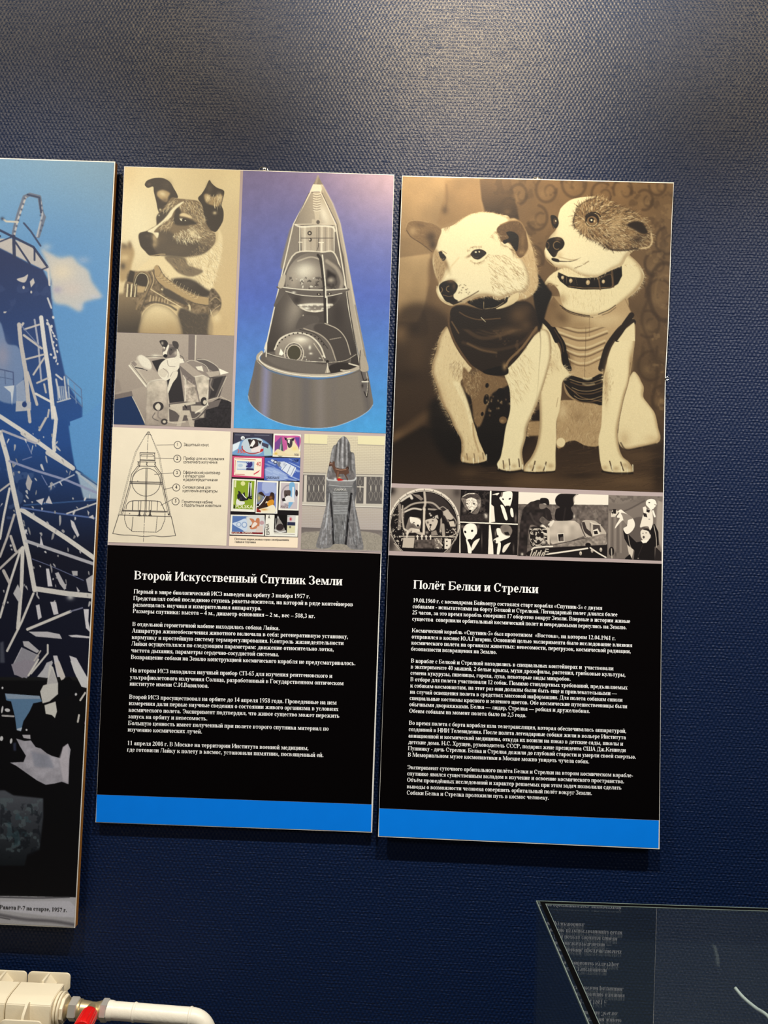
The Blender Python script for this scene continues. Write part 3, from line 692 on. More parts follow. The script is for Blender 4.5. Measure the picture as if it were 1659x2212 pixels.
    c.line([(1060, 1290), (1120, 1362), (1280, 1337), (1440, 1300)], 3, .12, .6, 2); c.line([(0, 1605), (160, 1618), (340, 1602)], 3, .05, .7, 2); c.line([(860, 1600), (980, 1620), (1190, 1620)], 4, .05, .7, 2)
    # neck, head (frame F2)
    c.frame(*F2)
    neck = [(200, 1250), (290, 1330), (330, 1480), (400, 1560), (520, 1600), (700, 1620), (900, 1560), (1050, 1440), (1180, 1320), (1250, 1190), (1210, 1060), (1100, 950), (1000, 900), (300, 1100), (120, 1290)]
    c.fill(neck, .92, 1.4); c.rim(neck, .58, 8, .6, -5, -2)
    vtop = [(235, 1400), (300, 1480), (380, 1560), (620, 1610), (690, 1640), (800, 1600), (930, 1500), (1040, 1430), (1110, 1580), (1100, 1650), (1060, 1650), (960, 1745), (230, 1745), (90, 1680), (140, 1560)]
    c.grad(vtop, (200, 1450), .48, (640, 1560), .72, 1, sm=False)
    c.blob(720, 1680, 220, 70, .84, .7); c.blob(900, 1640, 120, 60, .82, .6)
    c.blob(330, 1640, 90, 60, .38, .7, 40); c.blob(560, 1720, 140, 60, .56, .6); c.blob(240, 1500, 50, 60, .42, .6)
    c.line([(310, 1500), (400, 1560), (520, 1600), (640, 1618)], 2, .15, .9); c.line([(330, 1530), (430, 1590), (560, 1622), (680, 1635)], 1.4, .2, .8); c.line([(740, 1600), (850, 1555), (930, 1500)], 1.6, .2, .9); c.line([(780, 1610), (860, 1580), (935, 1525)], 1.2, .3, .8)
    c.line([(1040, 1430), (1110, 1590)], 1.5, .5, .7); c.line([(640, 1640), (640, 1850)], 1, .4, .6)
    c.line([(90, 1640), (200, 1760), (270, 1900)], 9, .07, 1, 1); c.line([(1110, 1610), (1020, 1740), (950, 1880)], 12, .13, 1, 1)
    c.fill([(1140, 1690), (1150, 1900), (950, 1900), (1050, 1760)], .9, 1)
    c.fill([(90, 1760), (200, 1860), (230, 1900), (60, 1900)], .9, 1)
    c.fur([(300, 1330), (900, 1330), (700, 1560), (420, 1500)], 160, 10, 92, [.7, .98, .6], .8, .45, 8, 12)
    c.fur([(1010, 1050), (1180, 1060), (1250, 1190), (1180, 1320), (1060, 1430)], 130, 8, 40, [.9, .7, .98], .9, .75, 30, 13, True)
    c.fur([(300, 1280), (200, 1260), (120, 1290), (180, 1340)], 70, 8, 150, [.85, .5, .7], .9, .7, 30, 13, True)
    c.blob(330, 1430, 60, 60, .62, .6)
    head = [(700, 282), (560, 290), (430, 320), (330, 400), (300, 460), (280, 560), (265, 650), (190, 740), (150, 850), (135, 900), (150, 960), (220, 1030), (280, 1075), (400, 1090), (560, 1170), (760, 1190), (900, 1110), (1000, 1060), (1060, 960), (1150, 880), (1230, 860), (1310, 850), (1345, 780), (1320, 640), (1260, 560), (1180, 480), (1090, 430), (950, 390), (880, 340), (800, 300)]
    c.fill(head, .95, 1.0)
    c.rim(head, .60, 8, .5, -4, -5)
    c.blob(230, 600, 40, 130, .45, .6); c.blob(190, 700, 22, 60, .4, .6)
    patch = [(700, 290), (800, 300), (880, 340), (950, 390), (1090, 430), (1180, 480), (1260, 560), (1320, 640), (1345, 780), (1310, 850), (1230, 860), (1150, 870), (1000, 885), (880, 880), (800, 830), (700, 770), (600, 735), (540, 680), (470, 620), (465, 540), (490, 440), (560, 350)]
    c.fill(patch, .52, 2.2)
    flow = lambda x, y: math.degrees(math.atan2((y-560)*.9, x-600+1e-6))
    c.fur(patch, 900, 10, flow, [.18, .24, .86, .95], 1.7, .75, 20, 44)
    c.fur(patch, 1300, 8, flow, [.22, .30, .72, .82, .88, .4], 1.0, .75, 26, 14)
    c.fur([(520, 380), (480, 460), (470, 600), (560, 700), (700, 780), (850, 870)], 160, 6, 120, [.2, .3], 1.0, .8, 24, 15, True)
    c.line([(700, 300), (560, 360), (500, 460)], 3, .3, .5, 2)
    c.fill([(1060, 600), (1150, 560), (1230, 580), (1290, 680), (1240, 700), (1150, 660)], .14, 3); c.blob(1180, 760, 60, 50, .2, .8); c.blob(1110, 690, 70, 40, .6, .7, 30)
    c.line([(1330, 700), (1340, 790), (1300, 850), (1220, 865)], 3.5, .82, .9, 2); c.line([(1180, 480), (1260, 560), (1320, 650)], 2.5, .6, .7, 1.5); c.blob(930, 600, 60, 110, .82, .55, 30); c.blob(980, 760, 80, 40, .78, .5)
    c.blob(560, 600, 40, 60, .78, .5)
    c.line([(820, 820), (870, 870), (1000, 885), (1180, 865)], 4, .2, .7, 2)
    # eyes
    c.ell(670, 545, 78, 76, .12, 0, 1); c.ell(668, 556, 58, 52, .50, 0, .8); c.ell(662, 548, 30, 30, .04, 0, .6); c.ell(662, 546, 11, 11, 1.0, 0, .4); c.ell(694, 558, 10, 14, .8, 0, .5); c.arc(668, 556, 62, 56, 20, 170, 1.6, .88, .9)
    c.arc(680, 520, 84, 60, 190, 350, 2.5, .08, .9); c.arc(670, 560, 86, 80, 160, 20, 2, .80, .5)
    c.fill([(205, 500), (250, 495), (285, 530), (295, 590), (265, 640), (225, 600)], .06, 1); c.ell(252, 560, 20, 34, .28, 0, .6); c.ell(262, 556, 7, 10, .95); c.line([(205, 510), (220, 600), (240, 640)], 1.5, .2, .9)
    # nose and mouth
    c.fill([(170, 770), (240, 740), (320, 745), (360, 800), (340, 860), (290, 900), (265, 950), (230, 960), (180, 900), (150, 840)], .05, 1)
    c.blob(290, 760, 40, 20, .45, .7); c.arc(275, 830, 40, 44, 60, 330, 1.8, .62, .8); c.arc(165, 830, 22, 36, -90, 90, 1.6, .5, .8); c.ell(285, 820, 30, 26, .03)
    c.fill([(225, 970), (290, 985), (300, 1015), (250, 1010), (215, 990)], .05, 1); c.line([(240, 1000), (340, 1010), (450, 1005), (545, 965)], 2.4, .1, 1, .8, taper=True); c.line([(300, 960), (420, 990), (500, 990)], 2, .55, .5, 2)
    c.line([(140, 900), (160, 990), (240, 1060), (330, 1085)], 2, .7, .7, 1.5); c.blob(300, 940, 40, 40, .75, .5)
    c.fur([(480, 1080), (560, 1050), (640, 1000)], 30, 6, 150, [.3, .5], .9, .7, 20, 16, True); c.fur([(280, 1080), (420, 1090), (560, 1150), (700, 1185)], 80, 6, 80, [.95, .7], .9, .7, 20, 16, True)
    # studded collar
    c.fill([(290, 1130), (400, 1180), (560, 1195), (720, 1190), (860, 1120), (1000, 1060), (1005, 1170), (960, 1260), (880, 1310), (740, 1325), (560, 1325), (400, 1300), (310, 1230), (280, 1180)], .04, 1, sm=False)
    c.fur([(400, 1110), (560, 1180), (740, 1190), (860, 1110), (1000, 1050)], 90, 5, 80, [.95, .8], .9, .7, 22, 17, True)
    c.line([(400, 1285), (560, 1305), (740, 1308), (880, 1300)], 1.2, .6, .9); c.line([(740, 1190), (760, 1325)], 3, .45, .9, 1); c.line([(890, 1120), (905, 1290)], 5, .35, .9, 1.5); c.line([(770, 1190), (880, 1155), (890, 1290), (780, 1300)], 1.2, .5, .8)
    for x, y, r in ((338, 1190, 20), (430, 1225, 24), (622, 1245, 28), (795, 1235, 22)): c.ell(x, y, r*.8, r, .75, 10); c.blob(x-4, y-6, 8, 8, 1, .9)
    for k in range(7): c.line([(260+k*36, 1070), (270+k*36+rng.uniform(-20, 20), 1150), (265+k*40, 1240+k*6)], .6, .8, .5)
    # ---------------- left dog body
    c.frame(*F3)
    legA = [(660, 30), (700, 90), (760, 220), (860, 360), (960, 500), (860, 620), (830, 700), (900, 880), (960, 1080), (1000, 1200), (1040, 1340), (1100, 1480), (1130, 1560), (1100, 1590), (980, 1610), (860, 1600), (830, 1560), (840, 1470), (830, 1330), (760, 1200), (700, 1060), (610, 900), (560, 740), (510, 600), (500, 470), (550, 300), (580, 160)]
    c.fill(legA, .86, 1.2)
    c.fill([(740, 660), (830, 700), (910, 890), (970, 1120), (960, 1280), (900, 1000), (800, 800)], .93, 3, .8); c.blob(620, 820, 50, 200, .78, .5, -15); c.line([(970, 1150), (985, 1300), (1040, 1480)], 3, .6, .7, 3)
    c.rim(legA, .50, 7, .7, 3, 0)
    c.fur(legA, 620, 8, lambda x, y: 100-(y-400)*.02, [.68, .96, .60, .9], .8, .5, 16, 21)
    c.fur([(640, 60), (560, 250), (500, 450), (520, 640), (600, 880), (700, 1080), (770, 1230)], 220, 7, 165, [.9, .82, .6], .9, .8, 24, 22, True)
    c.fur([(700, 420), (860, 440), (900, 560), (760, 600)], 110, 12, 100, [.45, .95, .55], 1, .6, 18, 23)
    for pts in ([(860, 500), (960, 600), (1060, 540), (1250, 600), (1400, 640), (1390, 700), (1200, 800), (1150, 900), (1080, 1130), (1030, 1190), (980, 1100), (950, 860), (870, 750)],):
        c.fill(pts, .46, 3); c.fur(pts, 380, 9, 100, [.3, .66, .5, .6], .9, .6, 40, 24)
    c.fur([(860, 560), (1040, 520), (1060, 700), (980, 850), (880, 720)], 160, 12, 80, [.72, .85, .5], 1, .6, 40, 24)
    for (x, y, rx, ry) in ((1125, 870, 30, 60), (1290, 800, 50, 60), (1200, 985, 30, 40), (1135, 710, 20, 28), (1080, 1040, 16, 24)): c.ell(x, y, rx, ry, .03, 10, 1.5)
    c.ell(1320, 1110, 45, 42, .42, 0, 1.5); c.blob(1310, 1120, 20, 16, .62, .8)
    for k in range(26): c.blob(rng.uniform(1130, 1360), rng.uniform(820, 1080), 9, 12, rng.choice([.5, .7, .1]), .7)
    # legB (left dog's right foreleg)
    legB = [(1660, 160), (1700, 120), (1790, 60), (1860, 120), (1880, 330), (1850, 500), (1760, 800), (1680, 1000), (1600, 1180), (1580, 1320), (1540, 1480), (1560, 1640), (1530, 1680), (1400, 1700), (1290, 1680), (1250, 1620), (1290, 1540), (1320, 1400), (1350, 1200), (1400, 1000), (1400, 800), (1380, 700), (1340, 590), (1370, 500), (1430, 400), (1560, 280)]
    c.fill(legB, .93, 1.2)
    c.rim(legB, .52, 6, .6, -3, 0)
    c.fur([(1340, 420), (1560, 300), (1650, 500), (1500, 900), (1400, 800)], 260, 14, 62, [.66, .98, .74, .55], .9, .5, 10, 25)
    c.fur([(1400, 640), (1420, 800), (1400, 950)], 50, 5, 165, [.9, .7], .9, .7, 25, 25, True); c.fur([(1870, 330), (1840, 520), (1740, 840), (1640, 1060), (1590, 1300)], 140, 6, 30, [.9, .7], .9, .7, 25, 26, True)
    for (x, y, h) in ((985, 1500, 90), (1085, 1490, 70), (1390, 1560, 120), (1320, 1580, 90), (1500, 1560, 90), (900, 1500, 70)): c.line([(x, y), (x+6, y+h*.5), (x+10, y+h)], 2.4, .25, .85, 1)
    c.fill([(830, 1500), (920, 1480), (1000, 1470), (1080, 1480), (1135, 1560), (1080, 1595), (980, 1610), (870, 1600)], .82, 2, .45)
    for (x, y) in ((857, 1600), (978, 1615), (1035, 1600), (1128, 1570), (1265, 1680), (1360, 1700), (1402, 1700), (1545, 1690)): c.line([(x, y-60), (x, y-10), (x-4, y+10)], 2.6, .98, .9, 1, taper=True)
    for (x, y) in ((930, 1560), (1050, 1550), (1340, 1640), (1450, 1640), (880, 1540)): c.blob(x, y, 30, 26, .64, .5)
    c.line([(850, 1605), (990, 1625), (1120, 1600)], 4, .04, .7, 3); c.line([(1260, 1690), (1400, 1712), (1550, 1695)], 4, .04, .8, 3)
    # dark vest of the left dog
    c.frame(0, 0, 1)
    v2 = [(979, 690), (972, 716), (984, 748), (1006, 780), (1030, 796), (1052, 808), (1080, 810), (1092, 800), (1120, 772), (1146, 735), (1162, 700), (1165, 690), (1152, 664), (1140, 655), (1100, 650), (1050, 662), (1000, 668), (978, 664), (972, 680)]
    c.fill(v2, .14, 1.2)
    for pts, w, v in (([(990, 700), (1040, 730), (1100, 718), (1150, 690)], 8, .30), ([(1000, 740), (1060, 756), (1120, 744), (1150, 716)], 7, .26), ([(1012, 700), (1060, 720), (1100, 716)], 3, .34), ([(1010, 742), (1040, 756), (1072, 762)], 4, .45),
                      ([(1030, 718), (1080, 726), (1130, 700)], 2, .42), ([(1050, 736), (1080, 742), (1110, 728)], 2, .05), ([(1090, 676), (1130, 670), (1150, 680)], 12, .34), ([(1100, 664), (1120, 690), (1100, 720)], 5, .30)):
        c.line(pts, w, v, .75, 4)
    c.patches(.36, 9, .08, .5, [(1060, 680), (1150, 670), (1160, 700), (1130, 760), (1070, 770)], 31, .08)
    c.line([(969, 684), (972, 712), (986, 745), (1010, 782), (1024, 796)], 5, .36, 1, 1.2); c.line([(972, 700), (985, 738), (1010, 775)], 1.5, .12, .8); c.line([(1160, 706), (1130, 748), (1100, 778), (1092, 796)], 5, .46, 1, 1.2); c.line([(1163, 712), (1133, 753), (1104, 782)], 1.2, .2, .8)
    c.fill([(1046, 800), (1090, 790), (1098, 806), (1080, 812), (1050, 808)], .04, 1.5); c.blob(1090, 792, 5, 8, .6, .9)
    c.fill([(1146, 592), (1160, 590), (1183, 622), (1192, 636), (1182, 665), (1172, 700), (1164, 716), (1158, 680), (1152, 640)], .03, 2)
    c.line([(1164, 700), (1168, 740), (1164, 800), (1160, 850), (1148, 900)], 1.8, .3, .6, 2, taper=True)
    # head of the left dog
    c.frame(*F1)
    neck = [(1290, 560), (1420, 600), (1500, 740), (1560, 900), (1600, 1100), (1620, 1300), (1560, 1420), (1440, 1480), (1300, 1450), (1100, 900)]
    c.fill(neck, .78, 2); c.fur(neck, 260, 9, 70, [.9, .5, .97], .9, .6, 24, 31)
    c.fur([(1500, 740), (1570, 900), (1600, 1100), (1610, 1300), (1560, 1400)], 120, 8, 30, [.85, .7], .9, .7, 30, 32, True)
    head = [(1000, 470), (860, 490), (740, 550), (640, 620), (560, 650), (490, 680), (450, 850), (410, 950), (400, 1060), (430, 1200), (470, 1290), (450, 1380), (480, 1470), (560, 1530), (640, 1550), (760, 1530), (800, 1500), (930, 1450), (1060, 1440), (1200, 1470), (1330, 1420), (1460, 1400), (1520, 1300), (1500, 1150), (1430, 1020), (1350, 960), (1300, 560), (1180, 500)]
    c.fill(head, .95, 1.2)
    c.rim(head, .55, 8, .6, -4, -4)
    c.fur([(640, 640), (740, 560), (860, 500), (1000, 478), (1150, 500), (1290, 560)], 170, 6, lambda x, y: -70+(x-600)*.08, [.93, .8, .6], .9, .75, 22, 33, True)
    c.fill([(400, 960), (440, 900), (480, 960), (560, 1060), (540, 1180), (480, 1300), (430, 1200)], .62, 4, .8)
    c.fur([(410, 960), (470, 930), (560, 1080), (500, 1240), (440, 1190)], 120, 7, 100, [.85, .5, .4], .9, .6, 20, 34)
    c.blob(560, 1080, 24, 90, .50, .7, -20); c.line([(700, 1000), (600, 1120), (520, 1260), (450, 1380)], 3, .82, .5, 3)
    # ears
    earL = [(90, 660), (110, 590), (180, 568), (300, 575), (400, 610), (480, 650), (500, 700), (470, 780), (440, 860), (400, 940), (330, 880), (220, 810), (130, 740)]
    c.fill(earL, .50, 1.5); c.fur(earL, 260, 8, lambda x, y: 215-(x-300)*.06, [.36, .62, .7, .45], .9, .5, 24, 35)
    c.blob(380, 760, 60, 60, .24, .8, 40); c.blob(400, 850, 40, 50, .22, .8); c.blob(170, 690, 50, 50, .72, .7); c.blob(250, 620, 60, 24, .34, .6, 10); c.line([(90, 650), (120, 585), (220, 568), (350, 590)], 2, .70, .8, 1.5); c.line([(95, 680), (150, 760), (260, 830), (390, 930)], 1.6, .30, .8); c.fur([(490, 680), (600, 640)], 40, 9, 110, [.4, .9], .9, .6, 25, 36, True)
    earR = [(1140, 670), (1200, 610), (1300, 575), (1400, 580), (1460, 650), (1490, 760), (1505, 880), (1470, 960), (1410, 1000), (1370, 960), (1340, 900), (1280, 830), (1220, 830), (1170, 770)]
    c.fill(earR, .38, 1.5); c.fur(earR, 300, 6, lambda x, y: (x-1300)*.4+60, [.25, .5, .58, .42], .9, .6, 30, 37)
    c.fill([(1250, 705), (1330, 700), (1390, 750), (1390, 850), (1375, 920), (1340, 900), (1290, 820), (1230, 840), (1215, 800), (1280, 770)], .02, 1.5)
    c.blob(1440, 800, 26, 100, .52, .6); c.line([(1180, 620), (1300, 575), (1410, 585), (1470, 680)], 2.4, .6, .8, 2); c.blob(1430, 940, 40, 30, .62, .7); c.line([(1490, 740), (1505, 880), (1460, 970)], 2, .7, .7, 2)
    c.fur([(1060, 760), (1130, 700), (1190, 830), (1300, 900), (1360, 980)], 150, 12, 40, [.4, .95, .55, .9], .9, .7, 26, 38, True)
    # eyes
    c.fill([(835, 960), (870, 915), (940, 900), (1000, 920), (1020, 950), (980, 990), (930, 1020), (880, 1010), (850, 980)], .10, 1.2); c.ell(915, 960, 62, 50, .02, 0, .8); c.ell(898, 934, 13, 9, 1); c.ell(938, 930, 10, 9, .95); c.arc(905, 960, 44, 38, 60, 150, 1.2, .5, .7); c.blob(820, 980, 36, 14, .45, .7, -30)
    c.fur([(830, 1030), (900, 1060), (980, 1030), (1050, 960)], 70, 6, 60, [.4, .6], .9, .5, 40, 39, True); c.fur([(800, 930), (850, 880), (960, 880)], 50, 6, -20, [.35, .6], .9, .5, 40, 39, True)
    c.fill([(470, 940), (500, 925), (530, 960), (555, 1000), (525, 1035), (495, 1010)], .06, 1.2); c.ell(505, 965, 20, 26, .03); c.ell(519, 945, 6, 9, .95); c.arc(515, 1000, 16, 20, 20, 160, 1.2, .7, .8); c.line([(465, 935), (510, 920), (560, 950)], 1.2, .4, .8)
    # muzzle and nose
    c.fill([(490, 1300), (540, 1270), (620, 1260), (670, 1290), (690, 1330), (670, 1390), (640, 1430), (650, 1470), (690, 1500), (610, 1520), (550, 1500), (510, 1440), (480, 1380), (472, 1330)], .05, 1.2)
    c.blob(610, 1270, 50, 22, .42, .8); c.blob(645, 1330, 20, 40, .35, .7); c.arc(595, 1360, 38, 34, 100, 260, 1.5, .62, .9); c.arc(490, 1370, 22, 30, -60, 80, 1.5, .55, .9); c.line([(520, 1430), (580, 1445), (640, 1438)], 1.4, .6, .8)
    c.line([(450, 1330), (450, 1400), (500, 1490), (600, 1545), (700, 1540)], 2.4, .85, .9, 1.4); c.fill([(560, 1500), (640, 1510), (750, 1500), (640, 1545)], .10, 1.5)
    c.line([(720, 1500), (820, 1450), (930, 1385)], 2, .3, .8, 1.2); c.line([(640, 1550), (760, 1530), (860, 1570), (970, 1595)], 2.6, .6, .8, 2)
    for k in range(16): c.blob(rng.uniform(700, 830), rng.uniform(1310, 1420), 7, 5, .25, .7)
    c.fur([(1050, 980), (1300, 1000), (1500, 1200), (1400, 1400), (1100, 1380)], 380, 13, 42, [.58, 1.0, .50, .92], 1.2, .6, 11, 40)
    c.fur([(1000, 1440), (1150, 1480), (1290, 1440), (1400, 1400), (1480, 1440)], 120, 9, 70, [.9, .97, .5], 1, .8, 20, 41, True)
    # open collar area
    c.fill([(800, 1510), (900, 1480), (1040, 1450), (1150, 1490), (1280, 1450), (1270, 1500), (1130, 1580), (980, 1595), (880, 1560)], .03, 1.2)
    c.fur([(830, 1480), (960, 1450), (1060, 1440), (1180, 1470), (1270, 1440)], 90, 7, 70, [.95, .8, .6], 1, .8, 24, 42, True)
    c.line([(990, 1510), (990, 1590)], 1, .8, .8); c.fill([(1280, 1460), (1390, 1400), (1380, 1490), (1260, 1570), (1130, 1590), (1250, 1520)], .88, 1.5)
    c.fill([(640, 1570), (780, 1550), (980, 1600), (1150, 1600), (1330, 1540), (1460, 1500), (1560, 1560), (1610, 1700), (1600, 1790), (1300, 1830), (700, 1820), (600, 1760)], .12, 2)
    c.blob(1400, 1660, 120, 110, .36, .85, -30); c.blob(1480, 1780, 70, 60, .34, .7); c.blob(1300, 1840, 160, 50, .40, .6); c.blob(1480, 1600, 60, 60, .30, .6)
    c.line([(710, 1630), (800, 1680), (940, 1715), (1180, 1700)], 2.6, .40, .8, 1.4); c.line([(960, 1690), (1010, 1740)], 1.2, .95, .9)
    c.line([(1000, 1590), (1120, 1575), (1220, 1515)], 1.2, .8, .8); c.line([(620, 1740), (700, 1870)], 3, .5, .7, 1.5)
    c.frame(0, 0, 1); c.clip(None)
    c.noise(.03, 1.2, oct=1, seed=3)
    return c
# ------------------------------------------------------------------ prints of the left text board
PORT = [(0, (58, 50, 42)), (.2, (88, 78, 66)), (.4, (124, 106, 82)), (.6, (176, 148, 104)), (.8, (226, 198, 146)), (.92, (248, 230, 180)), (1, (255, 246, 208))]  # darks lifted to grey: gloss haze of the room light mixed into the ink
def paint_portrait():
    c = Cv(248, 355, 524, 730, 1.3, PORT, .85).frame(250, 350, 5.821)
    c.grad([(0, 0), (1600, 0), (1600, 2250), (0, 2250)], (300, 200), .90, (1500, 1900), .70, sm=False)
    c.blob(300, 800, 350, 500, .97, .6); c.blob(1500, 200, 200, 300, .90, .6); c.blob(1400, 1500, 160, 500, .74, .6); c.blob(150, 150, 150, 200, .82, .5)
    # blurred thing behind at left
    c.fill([(60, 1040), (140, 1060), (160, 995), (210, 1060), (235, 1150), (200, 1290), (160, 1450), (50, 1480)], .62, 5); c.blob(110, 1060, 50, 40, .38, .8); c.blob(90, 1310, 34, 44, .18, .8); c.blob(180, 1050, 24, 50, .4, .7); c.blob(110, 1200, 60, 40, .8, .7)
    # chest fur
    neck = [(480, 1190), (600, 1170), (800, 1200), (1100, 1150), (1270, 1000), (1290, 840), (1340, 950), (1330, 1150), (1270, 1400), (1220, 1560), (1180, 1700), (1000, 1700), (700, 1480), (560, 1330), (400, 1340), (240, 1390), (380, 1260)]
    c.fill(neck, .86, 3)
    c.fur([(850, 1200), (1250, 1050), (1330, 950), (1270, 1400), (1200, 1590), (1000, 1500)], 420, 13, 60, [.62, .98, .5, .9], 1, .6, 24, 3)
    c.fill([(620, 1190), (860, 1200), (920, 1300), (1100, 1370), (960, 1440), (800, 1400), (700, 1300)], .36, 3, .85); c.fur([(620, 1190), (860, 1200), (1000, 1350), (800, 1380)], 90, 12, 50, [.2, .6], 1, .6, 24, 4)
    c.fill([(700, 1480), (860, 1460), (1000, 1500), (1130, 1590), (1210, 1640), (1150, 1700), (1000, 1690), (800, 1580)], .12, 4); c.blob(900, 1530, 120, 60, .2, .7)
    # shoulder
    sh = [(330, 1950), (400, 1840), (500, 1790), (640, 1820), (740, 1900), (800, 2000), (800, 2240), (320, 2240)]
    # harness suit
    suit = [(160, 1380), (240, 1370), (330, 1380), (480, 1350), (520, 1300), (560, 1350), (640, 1480), (800, 1580), (1000, 1690), (1160, 1700), (1230, 1620), (1320, 1720), (1310, 1850), (1210, 1950), (1180, 1930), (1000, 1900), (760, 1800), (480, 1780), (330, 1900), (300, 2050), (150, 1900), (100, 1650), (130, 1480)]
    c.fill(suit, .42, 3)
    c.noise(.35, 5, suit, 3, 5)
    c.grad([(0, 1660), (160, 1640), (330, 1950), (330, 2250), (0, 2250)], (100, 1700), .45, (150, 2100), .12, 6, sm=False)
    c.fill([(480, 1340), (530, 1300), (600, 1420), (760, 1540), (1000, 1660), (1150, 1700), (1230, 1700), (1180, 1790), (1000, 1770), (740, 1640), (520, 1490)], .62, 1.5)
    c.line([(480, 1350), (500, 1460), (620, 1590), (900, 1750), (1180, 1810)], 1.6, .22, .9); c.line([(540, 1310), (620, 1440), (800, 1570), (1000, 1670), (1160, 1700)], 1.6, .3, .9)
    for k in range(22):
        t = k/22; x = 500+t*500; y = 1430+t*290; c.line([(x, y), (x+40, y+10), (x+70, y-50)], 1, .35+.5*(k % 2), .6)
    c.line([(440, 1600), (640, 1720), (780, 1800), (930, 1900)], 2.2, .85, .8); c.line([(580, 1600), (700, 1680), (800, 1740), (920, 1800), (930, 1880)], 4, .88, .8, 1.5); c.fill([(620, 1590), (760, 1660), (900, 1770), (900, 1800), (780, 1760), (600, 1660)], .20, 2)
    for k in range(7): c.line([(440+k*36, 1680+k*10), (430+k*36, 1750+k*12)], 2.6, .8, .6, 1.2)
    c.fill([(220, 1520), (260, 1420), (320, 1395), (390, 1430), (385, 1560), (260, 1540)], .10, 1.5); c.line([(205, 1560), (240, 1440), (300, 1380), (400, 1400), (440, 1500), (400, 1620), (300, 1750), (260, 1850)], 3, .50, .9, 1.5)
    c.line([(230, 1560), (260, 1450), (310, 1398), (385, 1420), (410, 1510), (370, 1620)], 1.4, .9, .8); c.fill([(180, 1360), (240, 1380), (220, 1520), (140, 1500)], .08, 2)
    for k in range(3): c.line([(150+k*55, 1540), (140+k*50, 1690)], 3, .92, .85, 1); c.line([(175+k*45, 1545), (165+k*45, 1690)], 2.4, .08, .85, 1)
    c.fill([(270, 1560), (380, 1570), (350, 1640), (270, 1640)], .66, 2); c.line([(360, 1800), (480, 1760), (660, 1800), (760, 1860)], 4, .2, .8, 2.5)
    c.line([(430, 1400), (460, 1500), (420, 1600), (380, 1700), (300, 1900)], 2.2, .2, .7, 1.2); c.line([(455, 1380), (480, 1480), (440, 1600)], 1.8, .8, .7)
    c.fill([(1180, 1640), (1230, 1590), (1320, 1720), (1310, 1860), (1220, 1950), (1170, 1880)], .34, 2); c.noise(.35, 4, [(1180, 1640), (1230, 1590), (1320, 1720), (1310, 1860), (1220, 1950), (1170, 1880)], 2, 8)
    c.line([(1180, 1760), (1250, 1700), (1310, 1740)], 1.4, .7, .7); c.line([(1180, 1930), (1230, 1860), (1310, 1800)], 1.4, .75, .7); c.line([(1190, 1860), (1215, 1950)], 2, .9, .6)
    c.fill([(800, 1850), (1000, 1900), (1190, 1930), (1180, 2240), (800, 2240)], .20, 4); c.fur([(810, 1880), (1170, 1930), (1160, 2200), (820, 2200)], 260, 6, 50, [.45, .36, .12], 1, .5, 30, 9)
    c.grad(sh, (560, 1800), .86, (560, 2200), .56, 4); c.rim(sh, .36, 14, .5, 0, 0); c.blob(700, 2100, 70, 100, .62, .4)
    c.fill([(1180, 1950), (1300, 1860), (1380, 2000), (1400, 2240), (1180, 2240)], .70, 5, .7); c.blob(1270, 1960, 50, 60, .86, .6)
    # right ear, left ear
    eR = [(1175, 228), (1210, 270), (1270, 320), (1345, 350), (1365, 380), (1350, 460), (1330, 540), (1355, 620), (1350, 730), (1300, 830), (1250, 880), (1180, 850), (1120, 780), (1090, 560), (1035, 460), (1080, 400), (1130, 320)]
    c.fill(eR, .10, 1.2); c.fill([(1110, 420), (1150, 400), (1220, 440), (1290, 410), (1340, 420), (1330, 500), (1280, 560), (1220, 545), (1140, 510)], .60, 3); c.blob(1160, 450, 30, 40, .88, .8); c.blob(1300, 450, 30, 50, .86, .8); c.line([(1240, 460), (1240, 540), (1250, 580)], 2, .8, .7); c.blob(1245, 640, 24, 20, .85, .8); c.blob(1180, 330, 40, 60, .3, .6)
    c.fur([(1140, 400), (1330, 400), (1310, 560), (1160, 520)], 60, 8, 90, [.2, .9], 1, .7, 20, 12)
    eL = [(365, 280), (400, 230), (500, 200), (600, 205), (680, 250), (730, 330), (770, 400), (780, 450), (720, 460), (640, 560), (560, 640), (530, 600), (510, 500), (480, 380), (470, 310), (410, 325), (380, 310)]
    c.fill(eL, .12, 1.2); c.fill([(530, 370), (600, 350), (680, 390), (660, 440), (640, 500), (570, 470), (520, 420)], .66, 3); c.blob(590, 400, 44, 30, .9, .8, 20); c.blob(620, 480, 40, 24, .4, .8); c.blob(420, 280, 24, 20, .34, .7); c.blob(640, 290, 60, 60, .24, .6)
    # head
    head = [(700, 450), (790, 460), (900, 470), (1030, 490), (1090, 560), (1110, 700), (1180, 840), (1250, 900), (1250, 1000), (1200, 1080), (1100, 1150), (960, 1180), (850, 1195), (760, 1180), (650, 1170), (500, 1180), (430, 1175), (370, 1120), (320, 1060), (295, 990), (285, 930), (310, 890), (380, 870), (450, 830), (510, 790), (520, 700), (540, 640), (620, 560)]
    c.fill(head, .44, 1.5)
    c.fur([(830, 480), (1030, 500), (1090, 600), (1120, 740), (1040, 760), (900, 640), (800, 560)], 420, 8, 60, [.8, .92, .2, .6], 1.1, .7, 26, 13)
    c.fur([(1000, 740), (1180, 850), (1230, 900), (1180, 1040), (980, 1030), (900, 860)], 380, 9, 30, [.8, .9, .3, .55], 1.1, .7, 24, 14)
    c.fill([(760, 560), (820, 620), (800, 700), (870, 700), (980, 740), (1020, 780), (940, 790), (860, 800), (760, 790), (720, 740), (740, 650)], .10, 3, .95)
    c.fill([(290, 930), (310, 890), (400, 870), (470, 880), (470, 980), (480, 1080), (560, 1170), (430, 1175), (370, 1120), (310, 1050)], .12, 1.5)
